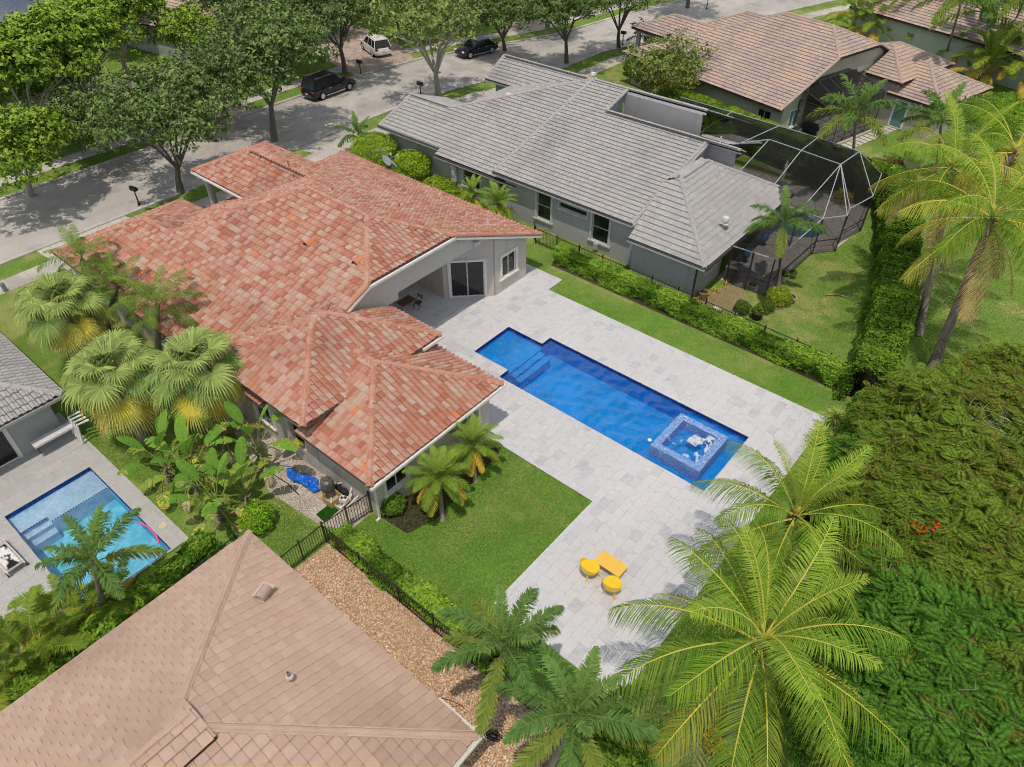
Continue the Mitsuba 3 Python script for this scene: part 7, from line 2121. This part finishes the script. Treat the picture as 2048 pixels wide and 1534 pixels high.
for i, (lab, p) in enumerate((('black mailbox at the kerb before the red house', (-50.39, 18.70, 0.00)), ('black mailbox across the street by the black SUV', (-58.81, 46.58, 0.00)), ('black mailbox behind the grey roof ridge', (-49.93, 46.12, -0.00)),
                              ('black mailbox before the brown house walk', (-44.27, 70.97, 0.00)), ('black mailbox at the far bend beyond the brown roof', (-44.21, 89.37, -0.00)), ('black mailbox across the street at the top', (-49.82, 84.71, 0.00)))):
    mailbox(lab, p, .2)
t = thing('utility_stub', 'small grey-green utility post in the grass at the left edge', 'post')
b = (-46.36, 7.99, 0.00); m = MB(); m.lathe([(.13, 0), (.13, .55), (.1, .62), (0, .63)], (b[0], b[1], 0), 10, (.22, .27, .25)); put(t, m, 'paint', col=True)
t = thing('manhole_cover', 'round iron manhole cover in the street', 'manhole')
b = (-53.52, 51.93, 0.00); m = MB(); m.lathe([(0, .012), (.35, .012), (.36, .004)], (b[0], b[1], 0), 20, (.1, .1, .1)); put(t, m, 'matte', col=True)


# ================================================================ CARS
def car(name, label, p, rz, body, suv=True, L=4.75, W=1.9, H=1.72, trim=(.02, .02, .02), group=None):
    t = thing(name, label, 'car')
    M = mat((p[0], p[1], .006), rz)
    # lower body lofted along its length: half-sections (y, z)
    xs = np.array([-.5, -.485, -.44, -.30, 0, .22, .36, .45, .49, .5]) * L
    top = np.array([.62, .86, .98, 1.0, 1.0, .99, .95, .86, .70, .55]) * (1.02 if suv else .90)
    wd = np.array([.80, .90, .97, 1, 1, 1, .98, .92, .84, .74]) * W / 2
    bot = np.array([.42, .30, .26, .24, .24, .24, .26, .28, .32, .40])
    S = []
    for x, tz, w_, bz in zip(xs, top, wd, bot):
        S.append([(x, y, z) for y, z in ((0, bz), (w_ * .86, bz), (w_ * .98, bz + .14), (w_, bz + (tz - bz) * .45), (w_ * .97, tz - .10), (w_ * .86, tz - .015), (0, tz + .02))])
    S = np.array(S); k = S.shape[1]
    S = np.concatenate([S, S[:, ::-1][:, 1:-1] * [1, -1, 1]], 1); k2 = S.shape[1]
    n = len(S); i, j = np.meshgrid(np.arange(n - 1), np.arange(k2), indexing='ij')
    f = np.stack([i * k2 + j, i * k2 + (j + 1) % k2, (i + 1) * k2 + (j + 1) % k2, (i + 1) * k2 + j], -1).reshape(-1, 4)
    m = MB(); m.add(S.reshape(-1, 3), f, body); m.poly(S[0], body); m.poly(S[-1], body)
    part(t, 'body', m.xf(M), 'gloss', col=True)
    # cabin
    b0, b1, t0, t1 = (-.47, .20, -.40, .06) if suv else (-.40, .22, -.22, .06)
    zb, zt = top[4] - .02, H
    wb, wt = W / 2 * .93, W / 2 * .74
    m = MB(); R_ = [(t0 * L, -wt), (t1 * L, -wt), (t1 * L, wt), (t0 * L, wt)]
    m.prism(Polygon(R_).buffer(.06, join_style=1), zt - .05, zt, body)
    for x0, x1 in ((b0, t0), (b1, t1)):
        for s in (-1, 1):
            m.bar((x0 * L, s * wb, zb), (x1 * L, s * wt, zt - .03), .07, .07, body)
    for xx in ((-.16, .0) if not suv else (-.26, -.06)):
        for s in (-1, 1):
            m.bar((xx * L, s * wb, zb), (xx * L, s * wt, zt - .03), .06, .05, body)
    part(t, 'roof', m.xf(M), 'gloss', col=True)
    cb = [np.array((x * L, s * wb, zb)) for x, s in ((b0, -1), (b1, -1), (b1, 1), (b0, 1))]; ctp = [np.array((x * L, s * wt, zt - .03)) for x, s in ((t0, -1), (t1, -1), (t1, 1), (t0, 1))]
    for nm, (a, b) in (('side_window', (0, 1)), ('windshield', (1, 2)), ('side_window', (2, 3)), ('rear_window', (3, 0))):
        m = MB(); m.add([cb[a], cb[b], ctp[b], ctp[a]], [[0, 1, 2, 3]]); part(t, nm, m.xf(M), 'glass_dark')
    for x in (-.30, .31):
        for s in (-1, 1):
            y = s * (W / 2 - .12); m = MB(); m.tube([(x * L, y - .11, .35), (x * L, y + .11, .35)], .35, 18, (.015, .015, .015)); wh = part(t, 'wheel', m.xf(M), 'matte', col=True)
            m = MB(); m.tube([(x * L, y + s * .105, .35), (x * L, y + s * .122, .35)], .235, 14, (.45, .46, .48)); part(wh, 'rim', m.xf(M), 'gloss', col=True)
            for q in range(5):
                aa = q * 1.2566; m = MB(); m.bar((x * L, y + s * .128, .35), (x * L + .22 * math.cos(aa), y + s * .128, .35 + .22 * math.sin(aa)), .03, .05, (.6, .61, .63)); part(wh, 'spoke', m.xf(M), 'gloss', col=True)
            m = MB(); th = np.linspace(0, math.pi, 11); A = np.c_[x * L + np.cos(th) * .41, np.full(11, s * (W / 2 + .006)), .35 + np.sin(th) * .41]; Bq = np.c_[x * L + np.cos(th) * .36, np.full(11, s * (W / 2 + .006)), .35 + np.sin(th) * .36]
            i_ = np.arange(10); m.add(np.vstack([A, Bq]), np.stack([i_, i_ + 1, i_ + 12, i_ + 11], 1), trim); part(t, 'wheel_arch', m.xf(M), 'matte', col=True)
    for s in (-1, 1):
        m = MB(); m.box((.478 * L, s * W * .36, .72), (.16, .34, .13), s * -.25, (.7, .72, .74)); part(t, 'headlight', m.xf(M), 'gloss', col=True)
        m = MB(); m.box((-.485 * L, s * W * .38, .86), (.10, .26, .16), 0, (.28, .012, .012)); part(t, 'tail_light', m.xf(M), 'gloss', col=True)
        m = MB(); m.box((.17 * L, s * (W / 2 + .10), 1.06), (.12, .2, .14), 0, body); part(t, 'mirror', m.xf(M), 'gloss', col=True)
        m = MB()
        for x in (-.12, .08):
            m.box((x * L, s * (W / 2 + .008), .86), (.2, .03, .03), 0, (.5, .5, .5)); 
        part(t, 'door_handle', m.xf(M), 'paint', col=True, kind='stuff')
        if suv:
            m = MB(); m.bar((t0 * L + .1, s * wt * .92, zt + .05), (t1 * L - .2, s * wt * .92, zt + .05), .035, .03, (.3, .3, .31)); part(t, 'roof_rail', m.xf(M), 'paint', col=True)
        m = MB(); m.bar((-.22 * L, s * (W / 2 - .01), .30), (.22 * L, s * (W / 2 - .01), .30), .06, .07, (.5, .5, .51)); part(t, 'side_trim', m.xf(M), 'paint', col=True)
    m = MB(); m.box((.497 * L, 0, .62), (.03, .9, .2), 0, (.03, .03, .03)); part(t, 'grille', m.xf(M), 'paint', col=True)
    m = MB(); m.box((-.503 * L, 0, .62), (.012, .34, .13), 0, (.6, .6, .58)); part(t, 'licence_plate', m.xf(M), 'paint', col=True)
    return t


car('parked_car', 'shiny black SUV parked at the far kerb, half under a street oak', (-57.29, 41.47, 0.00), math.pi / 2 + .02, (.008, .008, .010), True, 5.2, 2.0, 1.85)
car('parked_car', 'white SUV parked in a drive across the street', (-63.00, 52.30, 0.00), math.pi - .35, (.72, .72, .71), True, 4.7, 1.9, 1.7)
car('parked_car', 'dark blue-grey car parked at the far kerb past the pale-limbed tree', (-54.37, 58.63, 0.00), -math.pi / 2 - .2, (.012, .016, .026), False, 4.6, 1.85, 1.5)

# ================================================================ LOOSE COVER: PEBBLES, GRASS, LEAF LITTER
def scatter_in(area, n, seed):
    r = np.random.default_rng(seed); x0, y0, x1, y1 = area.bounds
    p = np.c_[r.uniform(x0, x1, n), r.uniform(y0, y1, n)]
    return p[shapely.contains_xy(area, p[:, 0], p[:, 1])], r


def pebbles(name, area, n, size, cols, z, seed):
    p, r = scatter_in(area, n, seed)
    o = np.array([[1, 0, 0], [-1, 0, 0], [0, 1, 0], [0, -1, 0], [0, 0, 1], [0, 0, -1.0]])
    f = np.array([[0, 2, 4], [2, 1, 4], [1, 3, 4], [3, 0, 4]])
    k = len(p); s = size * r.uniform(.5, 1.35, (k, 1, 1)) * np.stack([r.uniform(.7, 1.3, k), r.uniform(.7, 1.3, k), r.uniform(.45, .8, k)], 1)[:, None]
    a = r.random(k) * 6.28; R = np.stack([np.cos(a), -np.sin(a), a * 0, np.sin(a), np.cos(a), a * 0, a * 0, a * 0, a * 0 + 1], 1).reshape(k, 3, 3)
    v = np.einsum('kij,knj->kni', R, o[None] * s) + np.c_[p, z + r.random(k) * size * .5][:, None]
    c = np.array(cols)[r.integers(0, len(cols), k)] * r.uniform(.75, 1.2, (k, 1))
    m = MB().add(v.reshape(-1, 3), (np.arange(k)[:, None, None] * 6 + f[None]).reshape(-1, 3), np.repeat(c, 6, 0))
    t = num(name); put(t, m, 'matte', col=True); labels[t] = {'kind': 'stuff', 'label': 'loose stones covering the bed', 'category': 'pebbles'}
    return t


t = pebbles('pebbles', GRAV2, 38000, .032, [(.62, .44, .29), (.55, .36, .21), (.66, .54, .42), (.48, .27, .15), (.72, .64, .55), (.40, .27, .18), (.62, .46, .32)], .024, 401)
labels[t]['label'] = 'tan, brown and white pebbles filling the strip beside the tan roof'
gy = Polygon(P2([(-30.19, 12.39, 0.00), (-25.91, 12.71, 0.00), (-17.12, 11.44, 0.00), (-17.05, 9.71, 0.00), (-18.25, 9.10, 0.00), (-21.32, 8.81, 0.00), (-28.39, 10.63, 0.00)]))
t = pebbles('white_gravel', gy, 16000, .025, [(.58, .54, .50), (.50, .46, .41), (.62, .6, .57), (.36, .31, .26)], .016, 402)
labels[t].update({'label': 'white gravel of the side yard below the red roof', 'category': 'gravel'})
for s, e_ in (((-17.1, 8.6), (-5.4, 8.6)),):
    p, r = scatter_in(sbox(-17.1, 8.5, -6, 8.68), 34, 403)
    t = thing('edging_stones', 'pale cobbles along the foot of the black fence by the pebbles', 'stones')
    for i, q in enumerate(p):
        st_ = trimesh.creation.icosphere(1, r.uniform(.05, .10)); st_.vertices *= [1, .8, .6]; st_.vertices += [q[0], q[1], .02]
        m = MB(); m.mesh(st_, np.array((.5, .45, .4)) * r.uniform(.7, 1.2)); part(t, 'stone', m, 'matte', col=True)


def blades(name, label, area, n, h, w, c0, c1, seed, dry=None):
    p, r = scatter_in(area, n, seed); k = len(p)
    a = r.random(k) * 6.28; l = r.uniform(-.6, .6, (k, 2)) * h
    side = np.c_[np.cos(a), np.sin(a), a * 0] * w / 2
    b = np.c_[p, np.full(k, .008)]; hh = h * r.uniform(.5, 1.25, k)
    tp = b + np.c_[l, hh]
    v = np.stack([b - side, b + side, tp], 1).reshape(-1, 3)
    g = np.clip(r.random(k) * .7 + .6 * (meshkit.fbm(np.c_[p * .9, p[:, :1] * 0], 3, seed) - .3), 0, 1)
    c = lerp(c0, c1, g)
    if dry is not None:
        dd = r.random(k) < .10 + .5 * np.clip(meshkit.fbm(np.c_[p * .55 + 5, p[:, :1] * 0], 3, seed + 1) - .5, 0, 1)
        c[dd] = np.array(dry) * r.uniform(.7, 1.2, (dd.sum(), 1))
    t = num(name); put(t, MB().add(v, np.arange(k * 3).reshape(-1, 3), np.repeat(c, 3, 0)), 'leaf_matte', col=True)
    labels[t] = {'kind': 'stuff', 'label': label, 'category': 'grass'}


HOLE = PATIO.buffer(.02).union(POOL)
L1 = sbox(-16.2, 10.2, -10.27, 17.42).union(sbox(-17.0, 9.3, -9.5, 10.95)).difference(HOLE)
L2 = sbox(-22.9, 28.95, -3.2, 31.3).union(sbox(-4.5, 8.8, -2.2, 31)).union(sbox(-9.5, 9.4, -2.2, 10.95)).difference(HOLE)
L3 = Polygon([(-29.5, 32.8), (-4.6, 32.6), (-5.0, 36), (-6.8, 43), (-9.2, 50), (-10, 44.5), (-11.2, 43), (-11.4, 36.6), (-14.4, 36.4), (-14.4, 33.7), (-19, 33.6), (-29.5, 34.2)])
blades('grass', 'short mown grass of the lawn in the crook of the patio', L1, 75000, .055, .016, (.045, .115, .014), (.13, .245, .035), 411, (.26, .28, .09))
blades('grass', 'narrow grass strip between the paving and the rear hedge and round to the coconut palms', L2, 60000, .06, .017, (.05, .12, .014), (.15, .26, .035), 412, (.27, .28, .09))
blades('grass', 'rough yellowish grass of the grey house rear yard', L3, 70000, .06, .022, (.07, .14, .018), (.19, .29, .05), 413, (.34, .31, .12))
L4 = Polygon([(-2.4, 36), (8, 34), (12, 52), (-6, 54), (-4, 44)])
blades('grass', 'rough grass around the leaning coconut trunks', L4, 50000, .07, .024, (.08, .15, .02), (.2, .29, .055), 414, (.36, .33, .13))
L5 = Polygon(P2([(-24.03, 5.62, 0.00), (-20.32, 6.37, 0.00), (-20.06, 6.91, 0.00), (-18.10, 6.97, 0.00), (-18.04, 8.94, 0.00), (-20.64, 8.84, 0.00), (-32.33, 5.46, 0.00), (-32.21, 4.68, 0.00)])).difference(gy)
blades('grass', 'patchy grass under the banana-like plants beside the grey terrace', L5, 36000, .08, .02, (.05, .12, .012), (.16, .26, .03), 415, (.3, .26, .1))
